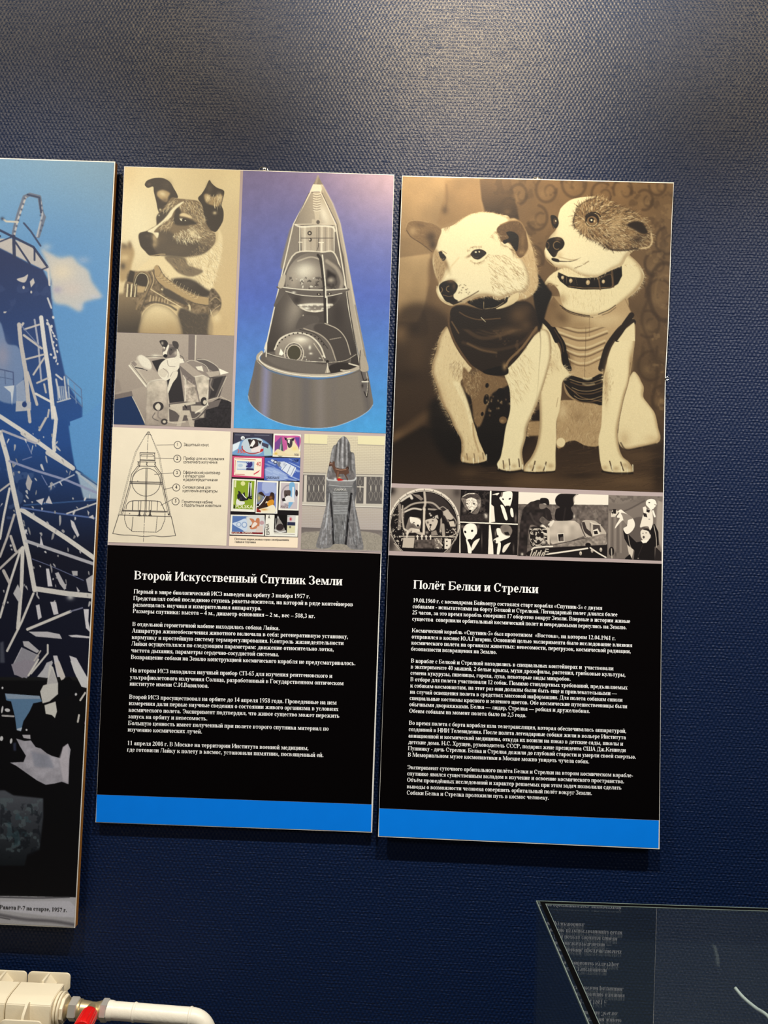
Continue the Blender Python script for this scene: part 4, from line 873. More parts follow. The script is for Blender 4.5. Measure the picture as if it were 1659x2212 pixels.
    c.fill([(500, 900), (640, 860), (720, 900), (800, 960), (960, 960), (1100, 1040), (1180, 1080), (1080, 1160), (850, 1195), (560, 1170), (480, 1080)], .24, 5, .95); c.blob(560, 960, 90, 80, .34, .7); c.blob(760, 1090, 170, 60, .30, .6); c.blob(1150, 1000, 80, 50, .3, .6)
    c.fill([(850, 495), (840, 520), (740, 610), (690, 700), (600, 770), (540, 810), (480, 880), (540, 890), (520, 960), (470, 900), (400, 870), (480, 820), (560, 760), (640, 680), (700, 600), (780, 530)], .95, 1.5); c.blob(490, 960, 30, 60, .75, .7, -20); c.blob(490, 1040, 30, 30, .7, .6)
    c.fill([(520, 790), (510, 700), (540, 650), (620, 600), (700, 560), (660, 640), (600, 720), (540, 770)], .18, 2); c.fur([(640, 540), (700, 480), (780, 450), (740, 560), (600, 640)], 120, 7, 120, [.85, .9, .3], 1, .7, 20, 15)
    c.fur([(560, 800), (700, 680), (740, 760), (640, 860)], 110, 8, 130, [.8, .9, .4], 1.1, .7, 20, 16); c.blob(560, 600, 14, 14, .9, .9); c.blob(545, 670, 8, 10, 1, .9)
    c.fur([(720, 900), (900, 840), (1010, 860), (1060, 960), (900, 1000), (740, 960)], 260, 10, 60, [.9, .95, .5], 1.2, .75, 30, 17); c.blob(970, 890, 50, 50, .88, .7)
    c.fur([(1080, 1030), (1200, 1080), (1060, 1160), (900, 1180)], 120, 6, 60, [.7, .3], 1, .6, 24, 18)
    c.fill([(800, 670), (850, 640), (930, 670), (960, 710), (880, 690)], .84, 2); c.fill([(800, 710), (840, 710), (890, 740), (820, 740)], .98, .8); c.ell(850, 728, 20, 16, .05, 0, 1)
    c.blob(400, 930, 30, 20, .3, .5); c.line([(440, 1180), (560, 1160), (620, 1160)], 2, .75, .7, 1.5)
    c.noise(.03, 1.0, oct=1)
    return c
GREYW = [(0, (24, 22, 26)), (.2, (66, 60, 58)), (.4, (120, 108, 100)), (.6, (170, 155, 138)), (.8, (206, 192, 168)), (1, (250, 240, 214))]
def paint_cabin():
    c = Cv(242, 714, 510, 930, 1.6, GREYW, .58).frame(230, 710, 5.7207)
    c.grad([(80, 40), (1020, 40), (1000, 800), (80, 800)], (500, 60), .62, (500, 800), .56, sm=False)
    c.poly([(1015, 70), (1100, 80), (1085, 400), (1010, 380)], .42); c.poly([(1095, 80), (1112, 80), (1106, 390), (1090, 390)], .84); c.poly([(1112, 80), (1600, 90), (1560, 900), (1300, 800), (1100, 400)], .54)
    c.poly([(80, 820), (320, 770), (330, 840), (80, 890)], .40, 1); c.poly([(70, 880), (320, 830), (490, 1190), (70, 1190)], (26, 48, 84), 1); c.grad([(310, 760), (500, 700), (560, 1200), (480, 1200), (330, 850)], (400, 760), .60, (450, 1200), .52, 1, sm=False)
    c.line([(318, 840), (400, 1000), (490, 1190)], 1.6, .85, .9, sm=False)
    c.poly([(1100, 1010), (1390, 860), (1540, 900), (1550, 1240), (1080, 1240)], .10, 1); c.line([(1400, 830), (1540, 905)], 1.4, .75, .8, sm=False); c.noise(.3, 3, [(1100, 1010), (1390, 880), (1540, 920), (1540, 1230), (1080, 1230)], 3, 3); c.poly([(1240, 920), (1420, 870), (1380, 960), (1200, 1010)], .36, 1)
    c.fill([(100, 610), (160, 640), (190, 770), (100, 800)], .48, 3, .6)
    # tub
    c.fill([(560, 400), (700, 370), (900, 450), (960, 900), (780, 920), (740, 640), (620, 520)], .12, 1.2, sm=False)
    c.fill([(470, 350), (600, 320), (720, 330), (720, 370), (600, 360), (500, 380)], .70, 1); c.blob(600, 340, 40, 22, .95, .8); c.line([(480, 350), (560, 340), (700, 350)], 1.2, .2, .8)
    c.poly([(280, 460), (300, 410), (380, 390), (560, 500), (740, 620), (500, 700), (480, 720)], .74, 1); c.poly([(400, 510), (560, 500), (735, 620), (500, 650)], .66, 1); c.line([(280, 455), (490, 715)], 3, .95, .95, 1, False); c.line([(310, 440), (500, 690)], 1.2, .3, .8, sm=False); c.line([(360, 480), (470, 500), (500, 515)], 2.4, .1, .9)
    c.fill([(370, 370), (400, 330), (450, 330), (530, 390), (560, 470), (530, 515), (450, 490), (400, 440)], .92, 1.2); c.rim([(370, 370), (400, 330), (450, 330), (530, 390), (560, 470), (530, 515), (450, 490), (400, 440)], .6, 4, .6, 2, -2)
    c.fill([(300, 420), (340, 400), (380, 440), (350, 470)], .5, 1)
    tub = [(500, 690), (540, 650), (700, 630), (745, 660), (760, 900), (775, 1150), (560, 1200), (480, 1190), (490, 900)]
    c.grad(tub, (500, 650), .78, (620, 1180), .58, 1); c.line([(495, 720), (530, 660), (640, 632), (750, 628)], 2.6, .9, .9, 1); c.line([(745, 650), (765, 900), (765, 1140)], 2, .85, .8, 1); c.rim(tub, .38, 4, .5); c.noise(.2, 14, tub, 3, 6)
    c.ell(640, 960, 66, 56, .16, 0, .8); c.fill([(600, 960), (640, 920), (670, 960), (650, 1010), (620, 1000)], .85, .8); c.line([(640, 1010), (640, 1090), (700, 1130)], 3.4, .5, .9, 1); c.ell(715, 1150, 42, 38, .2, 0, 1); c.ell(715, 1150, 20, 18, .8, 0, 1); c.line([(600, 1040), (570, 1100), (640, 1140)], 2, .3, .8, 1.2)
    # right box
    c.poly([(890, 440), (980, 420), (1270, 570), (1100, 590), (1080, 610)], .62, .8); c.poly([(890, 440), (1080, 600), (1140, 940), (980, 900), (950, 600)], .40, 1); c.poly([(950, 600), (1090, 700), (1140, 930), (970, 910)], .66, 1); c.noise(.35, 6, [(950, 560), (1090, 640), (1140, 930), (970, 910)], 3, 9)
    c.poly([(1090, 595), (1265, 580), (1260, 860), (1150, 900)], .76, 1); c.line([(1090, 595), (1180, 578), (1260, 580)], 2, .92, .9, sm=False); c.noise(.2, 10, [(1090, 595), (1265, 580), (1260, 860), (1150, 900)], 2, 10); c.line([(950, 580), (980, 660), (970, 900)], 2.4, .9, .8, 1); c.line([(1085, 600), (1150, 900)], 1.6, .3, .8, sm=False)
    c.fill([(980, 400), (1050, 390), (1240, 460), (1380, 470), (1420, 560), (1290, 600), (1180, 560), (1010, 430)], .5, 1); c.fill([(1110, 380), (1200, 380), (1370, 470), (1400, 570), (1240, 480)], .32, 1); c.line([(990, 410), (1070, 392), (1230, 460), (1290, 600)], 1.5, .85, .8); c.line([(1120, 380), (1240, 390), (1370, 470), (1410, 570)], 1.4, .85, .8)
    c.fill([(1100, 470), (1180, 460), (1200, 530), (1130, 510)], .92, 1); c.poly([(1390, 490), (1512, 545), (1410, 570)], .98, .6); c.poly([(1270, 600), (1480, 580), (1400, 840), (1260, 880)], .26, 1); c.poly([(1330, 620), (1440, 590), (1340, 840), (1270, 860)], .15, 1); c.line([(1480, 600), (1370, 850), (1250, 885)], 2, .8, .8, 1, False); c.poly([(1230, 540), (1390, 520), (1400, 570), (1280, 600)], .66, 1)
    c.line([(1300, 620), (1280, 700), (1320, 760)], 3, .6, .7, 2); c.blob(1260, 620, 20, 10, .95, .8)
    # undercarriage
    c.poly([(770, 930), (980, 900), (1110, 910), (1240, 900), (1220, 1100), (1100, 1130), (780, 1150)], .30, 1); c.poly([(780, 940), (1100, 900), (1100, 930), (940, 960), (940, 1060), (800, 1000)], .78, 1); c.poly([(1040, 950), (1220, 950), (1180, 1040), (1050, 1020)], .72, 1)
    c.line([(940, 1040), (890, 1210)], 9, .72, 1, 1, False); c.line([(1010, 1040), (1060, 1215)], 9, .70, 1, 1, False); c.poly([(930, 1010), (1030, 1010), (1020, 1070), (940, 1070)], .75, 1); c.line([(790, 980), (860, 1010), (930, 1080)], 6, .75, .9, 1); c.line([(1100, 1040), (1180, 990), (1250, 930)], 3.4, .92, .9, 1); c.line([(1000, 1100), (1110, 1100), (1240, 960)], 1.6, .8, .8)
    c.ell(1205, 900, 42, 54, .14, 0, 1); c.ell(1215, 910, 22, 28, .8, 0, 1); c.line([(1255, 760), (1240, 880), (1255, 950)], 2, .9, .9); c.line([(760, 1150), (850, 1165), (970, 1150)], 3, .8, .9, 1); c.poly([(1140, 1100), (1210, 1040), (1200, 1100)], .68, 1); c.line([(970, 950), (990, 980)], 3, .05, .9)
    # dog
    c.fill([(700, 400), (790, 350), (870, 330), (900, 360), (900, 470), (880, 510), (830, 590), (780, 620), (720, 640), (640, 560), (650, 470)], .92, 1)
    c.fill([(640, 520), (720, 490), (760, 530), (720, 600), (660, 580)], .84, 1); c.line([(700, 490), (760, 540), (760, 600)], 1.4, .5, .8); c.line([(750, 390), (770, 460), (850, 470)], 1.2, .45, .8); c.line([(880, 520), (820, 540), (790, 590)], 1.6, .5, .8)
    c.fill([(820, 540), (880, 530), (870, 600), (820, 670), (780, 760), (760, 800), (755, 740), (780, 640)], .90, 1); c.fill([(900, 360), (960, 380), (960, 420), (900, 430)], .94, 1); c.line([(900, 330), (940, 350), (960, 400)], 2, .3, .8)
    c.fill([(700, 240), (760, 195), (840, 200), (890, 250), (900, 320), (870, 350), (800, 360), (740, 365), (700, 340), (690, 300)], .42, .8); c.fill([(750, 200), (775, 210), (750, 290), (740, 340), (700, 330), (700, 290), (730, 270)], .95, .8); c.fill([(780, 240), (840, 230), (870, 270), (820, 300), (790, 330), (770, 300)], .28, 1); c.blob(860, 300, 26, 30, .8, .8)
    c.ell(728, 336, 26, 22, .05, 0, .6); c.ell(800, 262, 9, 6, .02); c.fill([(655, 155), (700, 140), (740, 150), (760, 190), (730, 240), (690, 220)], .14, .8); c.blob(690, 180, 14, 20, .8, .8); c.fill([(815, 190), (820, 155), (870, 160), (893, 200), (880, 250), (840, 230)], .22, .8); c.fill([(700, 220), (730, 230), (710, 260)], .9, .6)
    c.fill([(870, 250), (900, 300), (900, 370), (830, 370), (870, 330)], .9, 1)
    c.noise(.035, 1.0, oct=1)
    return c
def paint_satellite():
    L = [(0, (30, 24, 22)), (.2, (72, 64, 58)), (.4, (124, 114, 102)), (.6, (176, 162, 140)), (.8, (226, 211, 182)), (1, (255, 248, 222))]
    c = Cv(500, 360, 856, 942, 1.3, L, .5)
    c.grad([(498, 358), (858, 358), (858, 640), (498, 640)], (600, 380), (130, 118, 158), (600, 640), (84, 104, 178), sm=False)
    c.grad([(498, 636), (858, 636), (858, 944), (498, 944)], (600, 640), (84, 104, 178), (600, 930), (76, 158, 212), sm=False)
    c.blob(870, 370, 150, 120, (196, 164, 170), .75); c.blob(520, 370, 100, 80, (126, 118, 160), .5); c.noise(.05, 14, seed=5)  # pinkish lamp sheen painted into the top right of the print
    A, B = (500, 360, 4.608), (500, 640, 4.608)
    def b2(pts): return [(x, y+280*4.608) for x, y in pts]    # lower frame -> upper frame
    c.frame(*A)
    H = 280*4.608
    # cone shell, right outside flank
    c.fill([(860, 90), (905, 170), (1000, 350), (1085, 560), (1145, 860), (1240, 1380), (1330, H+540), (1365, H+740), (1300, H+740), (1160, 1380), (1040, 560), (890, 250)], .60, 1, sm=False)
    c.line([(905, 180), (1010, 370), (1080, 560), (1135, 860), (1225, 1380), (1310, H+520)], 3, .85, .5, 3, False); c.line([(1230, 1380), (1340, H+640)], 3, .3, .5, 2, False)
    # inside of the shell
    c.grad([(790, 250), (885, 250), (1035, 570), (1120, 900), (1170, 1380), (1290, H+720), (960, H+790), (500, H+720), (330, H+600), (430, 1380), (520, 950), (620, 570)], (820, 300), .44, (860, H+600), .14, 1, sm=False)
    c.grad([(770, 260), (880, 260), (1030, 570), (620, 570)], (650, 500), .50, (980, 480), .70, 1, sm=False); c.blob(920, 470, 40, 110, .95, .7, -20); c.blob(600, H+200, 90, 200, .48, .7, 10); c.blob(640, H+120, 60, 90, .55, .6); c.blob(1060, H+180, 80, 180, .12, .8)
    c.fill([(490, 1000), (560, 700), (600, 600), (680, 590), (660, 860), (560, 980)], .46, 3)
    # nose
    c.fill([(860, 88), (910, 180), (812, 180)], .46, .5, sm=False); c.line([(862, 92), (838, 178)], 4, .66, .6, 3, False); c.fill([(812, 175), (908, 180), (895, 248), (780, 250)], .90, .6, sm=False); c.line([(895, 180), (915, 250)], 3, .7, .7, 1, False)
    # frame rods
    for pts, w, v in (([(790, 250), (615, 575), (430, 1390), (330, H+560)], 2.6, .88), ([(770, 262), (628, 570)], 1, .25), ([(885, 250), (1035, 570), (1140, 1200), (1165, 1400), (1280, H+720)], 2.6, .88), ([(900, 262), (1050, 570), (1125, 1000)], 1.2, .25), ([(620, 575), (820, 572), (1040, 575)], 2, .8), ([(1150, 1250), (1180, 1450), (1270, H+700)], 2, .1)):
        c.line(pts, w, v, .95, .7, False)
    # ribbed sensor
    c.fill([(815, 255), (885, 255), (885, 400), (880, 440), (870, 530), (835, 530), (822, 440), (812, 400)], .72, .8, sm=False)
    for k in range(15): c.line([(812, 268+k*12), (848, 276+k*12), (886, 268+k*12)], 1, .38 if k % 2 else .98, .8, .4)
    c.fill([(800, 525), (890, 525), (890, 575), (800, 575)], .70, .6); c.ell(862, 552, 18, 20, .3, 0, .5)
    # instrument drum
    c.grad([(690, 590), (1020, 590), (1010, 850), (700, 850)], (690, 700), .66, (1020, 700), .60, .8, sm=False)
    for x, w, v in ((730, 30, .86), (790, 20, .58), (850, 10, .35), (870, 12, .3), (900, 24, .86), (935, 10, .4), (965, 20, .78), (1000, 14, .45)): c.line([(x, 600), (x, 845)], w/4.6*.8, v, .6, 2, False)
    c.line([(695, 712), (1012, 712)], 1.6, .25, .9, sm=False); c.line([(640, 580), (700, 600), (860, 590), (1000, 600), (1030, 640)], 4, .95, .8, 1.2); c.line([(680, 590), (680, 850)], 2.2, .9, .9, .5, False); c.line([(1022, 590), (1022, 870)], 2.2, .9, .9, .5, False)
    c.ell(778, 662, 22, 22, .15); c.ell(778, 662, 10, 10, .7); c.ell(784, 728, 16, 18, .12); c.ell(778, 726, 9, 10, .75); c.line([(670, 752), (705, 752)], 2, .85); c.line([(865, 720), (862, 800), (845, 850)], 1.2, .15, .9); c.line([(895, 760), (895, 850)], 3.4, .9, .8, 1, False); c.line([(870, 755), (915, 755)], 2, .92)
    # truss hoop over the sphere
    c.fill([(660, 855), (1030, 860), (1080, 960), (1110, 1100), (1090, 1180), (980, 900), (700, 880), (540, 1100), (520, 1060), (600, 930)], .34, 1.2); c.line([(500, 1180), (520, 1080), (640, 860), (900, 850), (1030, 870), (1130, 1180)], 3, .85, .9, .8)
    # upper sphere
    sp = (830, 1130, 300, 300)
    c.ell(830, 1150, 292, 300, .40, 0, 1)
    c.clip([(830+292*math.cos(a), 1150+300*math.sin(a)) for a in np.linspace(0, 6.28, 40)], 1)
    c.grad([(520, 830), (1140, 830), (1140, 1240), (520, 1240)], (560, 1000), .46, (1100, 1000), .28, 1, sm=False)
    c.blob(730, 1040, 90, 70, 1.0, 1.0, -10); c.blob(760, 1060, 170, 110, .70, .6); c.blob(620, 1130, 40, 90, .62, .6); c.line([(660, 940), (790, 900), (900, 930)], 3, .8, .6, 2); c.fill([(950, 1020), (1040, 1080), (1050, 1180), (940, 1180)], .05, 4); c.line([(950, 940), (1050, 1020), (1100, 1140), (1080, 1240)], 8, .62, .7, 4); c.ell(995, 1150, 48, 60, .22, 0, 3); c.blob(990, 1130, 30, 24, .8, .6)
    c.patches(.95, 7, .12, .7, [(600, 1120), (900, 1100), (900, 1210), (600, 1210)], 3); c.patches(.10, 8, .12, .6, [(560, 1100), (1080, 1100), (1080, 1220), (560, 1220)], 5)
    c.grad([(520, 1250), (1140, 1250), (1140, 1480), (520, 1480)], (800, 1250), .22, (800, 1440), .46, 1, sm=False); c.blob(650, 1330, 50, 50, .1, .8); c.blob(1010, 1330, 60, 60, .08, .9); c.line([(680, 1380), (800, 1370), (1000, 1375)], 5, .9, .8, 2.5); c.line([(690, 1400), (760, 1440), (900, 1440)], 5, .85, .8, 3); c.line([(560, 1290), (660, 1410), (800, 1480)], 3, .6, .7, 2); c.blob(750, 1410, 30, 14, 1, .8); c.patches(.95, 6, .14, .6, [(650, 1370), (1000, 1370), (950, 1450), (700, 1450)], 8)
    c.clip()
    c.fill([(470, 1190), (700, 1215), (940, 1222), (1150, 1210), (1152, 1240), (940, 1290), (700, 1280), (480, 1220)], .30, .8); c.line([(468, 1195), (700, 1222), (940, 1228), (1150, 1215)], 2.4, .9, .9, .8); c.line([(540, 1240), (700, 1280), (940, 1290), (1100, 1260)], 1.6, .9, .9, .8); c.fill([(465, 1170), (500, 1090), (540, 1080), (520, 1190), (480, 1210)], .66, 1); c.ell(870, 1270, 20, 12, .05); c.ell(870, 1270, 8, 6, .8); c.ell(975, 1266, 20, 12, .05); c.ell(975, 1266, 8, 6, .8); c.blob(620, 1250, 20, 8, 1, .8)
    c.fill([(480, 1220), (540, 1250), (430, 1400), (420, 1380)], .3, 1)
    # central mast
    c.line([(860, 880), (890, 930), (905, 1050), (925, 1230), (930, 1400), (945, H+640)], 5.6, .10, .95, .8); c.line([(905, 880), (915, 980), (935, 1180), (937, 1300)], 3, .92, .9, .6); c.line([(950, 1300), (955, 1600), (960, H+360)], 2.6, .95, .95, .6, False); c.line([(955, H+380), (960, H+640)], 2.4, .92, .9, .6, False); c.line([(940, H+366), (965, H+366)], 2, .05); c.line([(870, 900), (920, 1180), (930, 1190)], 1, .1, .8)
    # lower cabin
    c.frame(*B)
    c.line([(715, 190), (705, 300)], 3, .75, .9, .8); c.line([(720, 230), (780, 230), (830, 250), (860, 215)], 1.4, .15, .9); c.fill([(640, 330), (700, 200), (860, 200), (860, 270), (760, 300)], .26, 2)
    c.fill([(330, 560), (290, 600), (300, 660), (420, 720), (640, 780), (900, 790), (960, 700), (600, 560)], .30, 2)
    cab = [(430, 540), (460, 440), (540, 370), (640, 330), (720, 310), (780, 280), (880, 262), (980, 280), (1080, 340), (1150, 450), (1190, 580), (1170, 700), (1060, 750), (800, 765), (600, 730), (460, 650)]
    c.fill(cab, .30, 1.2); c.fill([(860, 270), (980, 285), (1090, 350), (1160, 460), (1190, 590), (1120, 700), (1040, 700), (1020, 560), (940, 430), (820, 330)], .20, 3); c.line([(930, 270), (1060, 330), (1140, 430), (1185, 580)], 2, .75, .8, 1); c.line([(720, 320), (880, 380), (980, 480), (1040, 640)], 2.6, .66, .8, 1.2); c.line([(680, 330), (840, 380), (960, 520)], 1.6, .1, .8); c.line([(980, 430), (1090, 410)], 2, .6, .7)
    dome = [(430, 540), (470, 430), (560, 380), (660, 370), (760, 395), (850, 460), (910, 550), (930, 640), (860, 730), (700, 740), (540, 700), (450, 620)]
    c.grad(dome, (600, 400), .50, (800, 720), .28, 1); c.rim(dome, .18, 4, .7); c.blob(690, 430, 60, 26, 1.0, 1.0); c.blob(690, 450, 120, 50, .78, .6); c.line([(430, 530), (480, 430), (580, 375), (680, 365), (790, 400), (880, 490), (930, 610)], 3.4, .86, .9, 1)
    for k in range(14):
        a = math.radians(200+k*10.5); c.ell(690+235*math.cos(a)*1.05, 560+195*math.sin(a), 7, 7, .05)
    c.ell(622, 570, 100, 112, .55, 0, 1); c.ell(624, 565, 90, 100, .42, 0, .6); c.ell(624, 563, 68, 76, (74, 68, 52), 0, .6); c.arc(622, 570, 96, 108, 0, 360, 1.4, .85, .9); c.arc(624, 563, 70, 78, 0, 360, 1.6, .8, .9)
    for k in range(12): a = k*math.pi/6; c.ell(622+82*math.cos(a), 568+93*math.sin(a), 5, 5, .1)
    c.fill([(490, 520), (520, 570), (500, 590), (472, 580)], .98, .8); c.blob(780, 510, 12, 20, .95, .9); c.blob(790, 570, 16, 10, .9, .9); c.line([(820, 470), (880, 560), (920, 640)], 2, .8, .7, 1.2); c.patches(.98, 6, .12, .8, [(720, 600), (930, 590), (920, 660), (720, 660)], 4)
    c.line([(350, 570), (480, 610), (700, 650), (940, 665), (1100, 640), (1240, 570)], 3, .20, .9, 1); c.line([(350, 565), (480, 604), (700, 643), (940, 655)], 1.2, .9, .9); c.line([(970, 660), (1130, 640), (1240, 580)], 1.2, .8, .8)
    c.fill([(380, 600), (940, 690), (930, 765), (700, 760), (430, 680)], .34, 3); c.fill([(980, 690), (1120, 660), (1270, 700), (1200, 740), (1000, 765)], .08, 1.5); c.line([(1090, 735), (1150, 740), (1240, 720)], 3, .8, .9); c.line([(1170, 670), (1280, 700)], 3, .85, .9); c.fill([(930, 765), (955, 680), (985, 760)], .62, .8); c.line([(955, 650), (960, 760)], 1.8, .9, .8); c.ell(955, 648, 14, 14, .04)
    # ring and skirt
    sk = [(240, 640), (215, 760), (165, 990), (200, 1080), (330, 1190), (520, 1270), (760, 1308), (1000, 1300), (1210, 1230), (1350, 1150), (1408, 1080), (1395, 960), (1350, 740), (1290, 720), (1150, 780), (900, 830), (640, 810), (420, 760), (300, 690), (260, 640)]
    c.grad(sk, (200, 900), .36, (1400, 900), .38, .8)
    c.clip(sk, .8)
    for x0, x1, w, v, a in ((350, 320, 16, (140, 138, 168), .8), (560, 550, 14, (128, 116, 104), .5), (880, 890, 18, (134, 124, 116), .6), (1010, 1030, 10, (110, 102, 98), .5), (250, 200, 10, (92, 86, 92), .7), (1300, 1390, 12, (88, 82, 80), .8), (740, 740, 20, (100, 94, 92), .6)):
        c.line([(x0, 700), (x1, 1300)], w, v, a, 14, False)
    c.clip(); c.line([(165, 990), (200, 1082), (330, 1192), (520, 1272), (760, 1310), (1000, 1302), (1210, 1232), (1350, 1152), (1408, 1082)], 1.4, (190, 208, 226), .7)
    c.line([(300, 560), (265, 600), (280, 650), (380, 710), (560, 765), (800, 790), (1000, 785), (1180, 745), (1290, 700)], 7.5, .62, 1, 1); c.line([(300, 570), (275, 610), (300, 660), (400, 715), (580, 768), (800, 795), (1000, 790), (1180, 750)], 1.6, .95, .9); c.line([(262, 640), (380, 735), (580, 795), (800, 822), (1000, 815), (1200, 770), (1290, 735)], 2, .30, .8, 1)
    c.line([(330, 520), (350, 460), (345, 600)], 2.6, .85, .9, 1)
    c.fill([(1270, 560), (1330, 600), (1365, 730), (1290, 745), (1270, 640)], .58, 1); c.line([(1285, 540), (1275, 640), (1280, 720)], 2, .2, .8); c.line([(1290, 750), (1320, 840), (1360, 830), (1350, 1000), (1320, 950)], 2.2, .06, .9); c.line([(1300, 850), (1360, 850)], 2.4, .95, .9); c.line([(1340, 760), (1358, 860), (1345, 990)], 1, .9, .8); c.blob(1304, 890, 10, 20, .05, .9)
    c.frame(0, 0, 1); c.noise(.03, 1.0, oct=1)
    return c
def paint_diagram():
    c = Cv(230, 918, 512, 1184, 2.0, None, .9).frame(230, 920, 5.925); ink = (60, 54, 52)
    c.im[:] = c.col((246, 230, 200)); c.noise(.02, 30, seed=2)
    def l(pts, w=1.1, a=.9, sm=False, dash=None):
        if dash:
            p = smooth_open(pts, 12) if sm else np.asarray(pts, float); seg = np.hypot(*(p[1:]-p[:-1]).T); cs = np.concatenate([[0], np.cumsum(seg)]); t = 0; k = 0
            while t < cs[-1]:
                d = dash[k % len(dash)]
                if k % 2 == 0: q = np.linspace(t, min(t+d, cs[-1]), 5); c.line(np.stack([np.interp(q, cs, p[:, 0]), np.interp(q, cs, p[:, 1])], -1), w, ink, a, .5, False)
                t += d; k += 1
        else: c.line(pts, w, ink, a, .5, sm)
    for dx in (0, 14): l([(525+dx*.2, 85), (495-dx*.2, 130), (370+dx, 330), (300+dx, 560), (245+dx, 770), (155+dx, 1130)], 1, .55, False, (16, 9))
    for dx in (0, 14): l([(545, 80), (570-dx*.2, 120), (680-dx, 370), (735-dx, 700), (825-dx, 1150)], 1, .55, False, (16, 9))
    l([(515, 110), (530, 76), (548, 76), (560, 115)], 1); l([(500, 120), (520, 108), (555, 110), (575, 122)], 1)
    l([(536, 80), (518, 420)], 1, .8, False, (90, 16, 20, 16)); l([(490, 1150), (472, 1480)], 1, .8, False, (90, 16, 20, 16))
    l([(430, 345), (620, 348)], 2); l([(428, 345), (432, 440), (620, 445), (615, 350)], 1.2); l([(445, 365), (590, 368), (610, 390)], 1.2); l([(445, 365), (440, 385), (600, 388)], 1); l([(430, 436), (620, 440)], 2.2)
    for y in (460, 515): l([(400, y), (630, y+3)], 1.4)
    for x in (408, 515, 622): l([(x-8, 460), (x+6, 475), (x-6, 490), (x+8, 505)], 1.6, .9, True)
    l([(430, 440), (425, 520)], 1.6)
    l([(400, 515), (320, 620), (305, 720), (185, 1135)], 1.4, .9); l([(420, 520), (340, 630), (322, 720), (205, 1130)], 1, .8)
    l([(630, 515), (705, 620), (715, 730), (815, 1150)], 1.4, .9); l([(612, 520), (690, 630), (700, 730), (790, 1130)], 1, .8)
    c.arc(508, 720, 182, 180, 0, 360, 1.2, ink, .9, f=.5)
    l([(298, 716), (715, 722)], 1.8); l([(300, 736), (712, 745)], 1.8); l([(400, 700), (400, 716)], 1)
    l([(506, 540), (492, 1110)], 1.2); l([(520, 540), (508, 1110)], 1.2)
    l([(250, 1060), (260, 1010), (310, 965), (420, 958), (660, 965), (710, 1010), (750, 1100)], 1.4, .9, True)
    for x in (338, 412, 442, 550, 578, 655): l([(x, 960), (x-6, 1080)], 1.8 if x == 338 else 1.1)
    l([(205, 1080), (775, 1095)], 1.8); l([(200, 1092), (770, 1106)], 1); l([(150, 1140), (830, 1162)], 1.6); l([(240, 1090), (235, 1150)], 1)
    for x in (424, 560): l([(x, 1085), (x-4, 1150)], 3.2); l([(x-26, 1152), (x, 1125), (x+18, 1155)], 1.4)
    c.poly([(460, 1155), (490, 1100), (520, 1155)], ink, .3, .5); c.ell(297, 1123, 6, 6, ink); c.ell(795, 1135, 9, 12, ink)
    l([(232, 1150), (232, 1200), (260, 1290), (330, 1350), (640, 1362), (700, 1320), (748, 1200), (750, 1120)], 1.2, .9, False, (22, 9)); l([(340, 1165), (322, 1345)], 1.4, .8, False, (12, 7)); l([(650, 1165), (632, 1350)], 1.2, .8, False, (20, 9))
    l([(155, 1145), (80, 1378)], 1.4); l([(830, 1165), (884, 1405)], 1.4); l([(80, 1378), (200, 1396), (330, 1400), (480, 1416), (600, 1408), (720, 1418), (884, 1405)], 1.3, .9, True)
    for (x, y, tx, ty) in ((912, 244, 640, 246), (906, 420, 605, 411), (902, 604, 615, 620), (893, 789, 740, 814), (884, 966, 695, 1018)):
        c.arc(x, y, 46, 46, 0, 360, 1.3, ink, .9, f=.5); l([(x-46, y-2 if tx != 695 else y-24), (tx, ty)], 1)
    return c
DIAG_TEXT = [('1', 895, 256, 921), ('2', 893, 432, 919), ('3', 889, 616, 915), ('4', 880, 801, 906), ('5', 871, 978, 897),
 ('Защитный конус', 988, 256, 1312), ('Прибор для исследования', 984, 432, 1506), ('солнечного излучения', 984, 477, 1420), ('Сферический контейнер', 977, 612, 1456), ('с аппаратурой', 977, 657, 1257),
 ('и радиопередатчиками', 977, 702, 1426), ('Силовая рама для', 972, 800, 1332), ('крепления аппаратуры', 972, 845, 1424), ('Герметичная кабина', 963, 987, 1360), ('с подопытным животным', 963, 1031, 1468)]
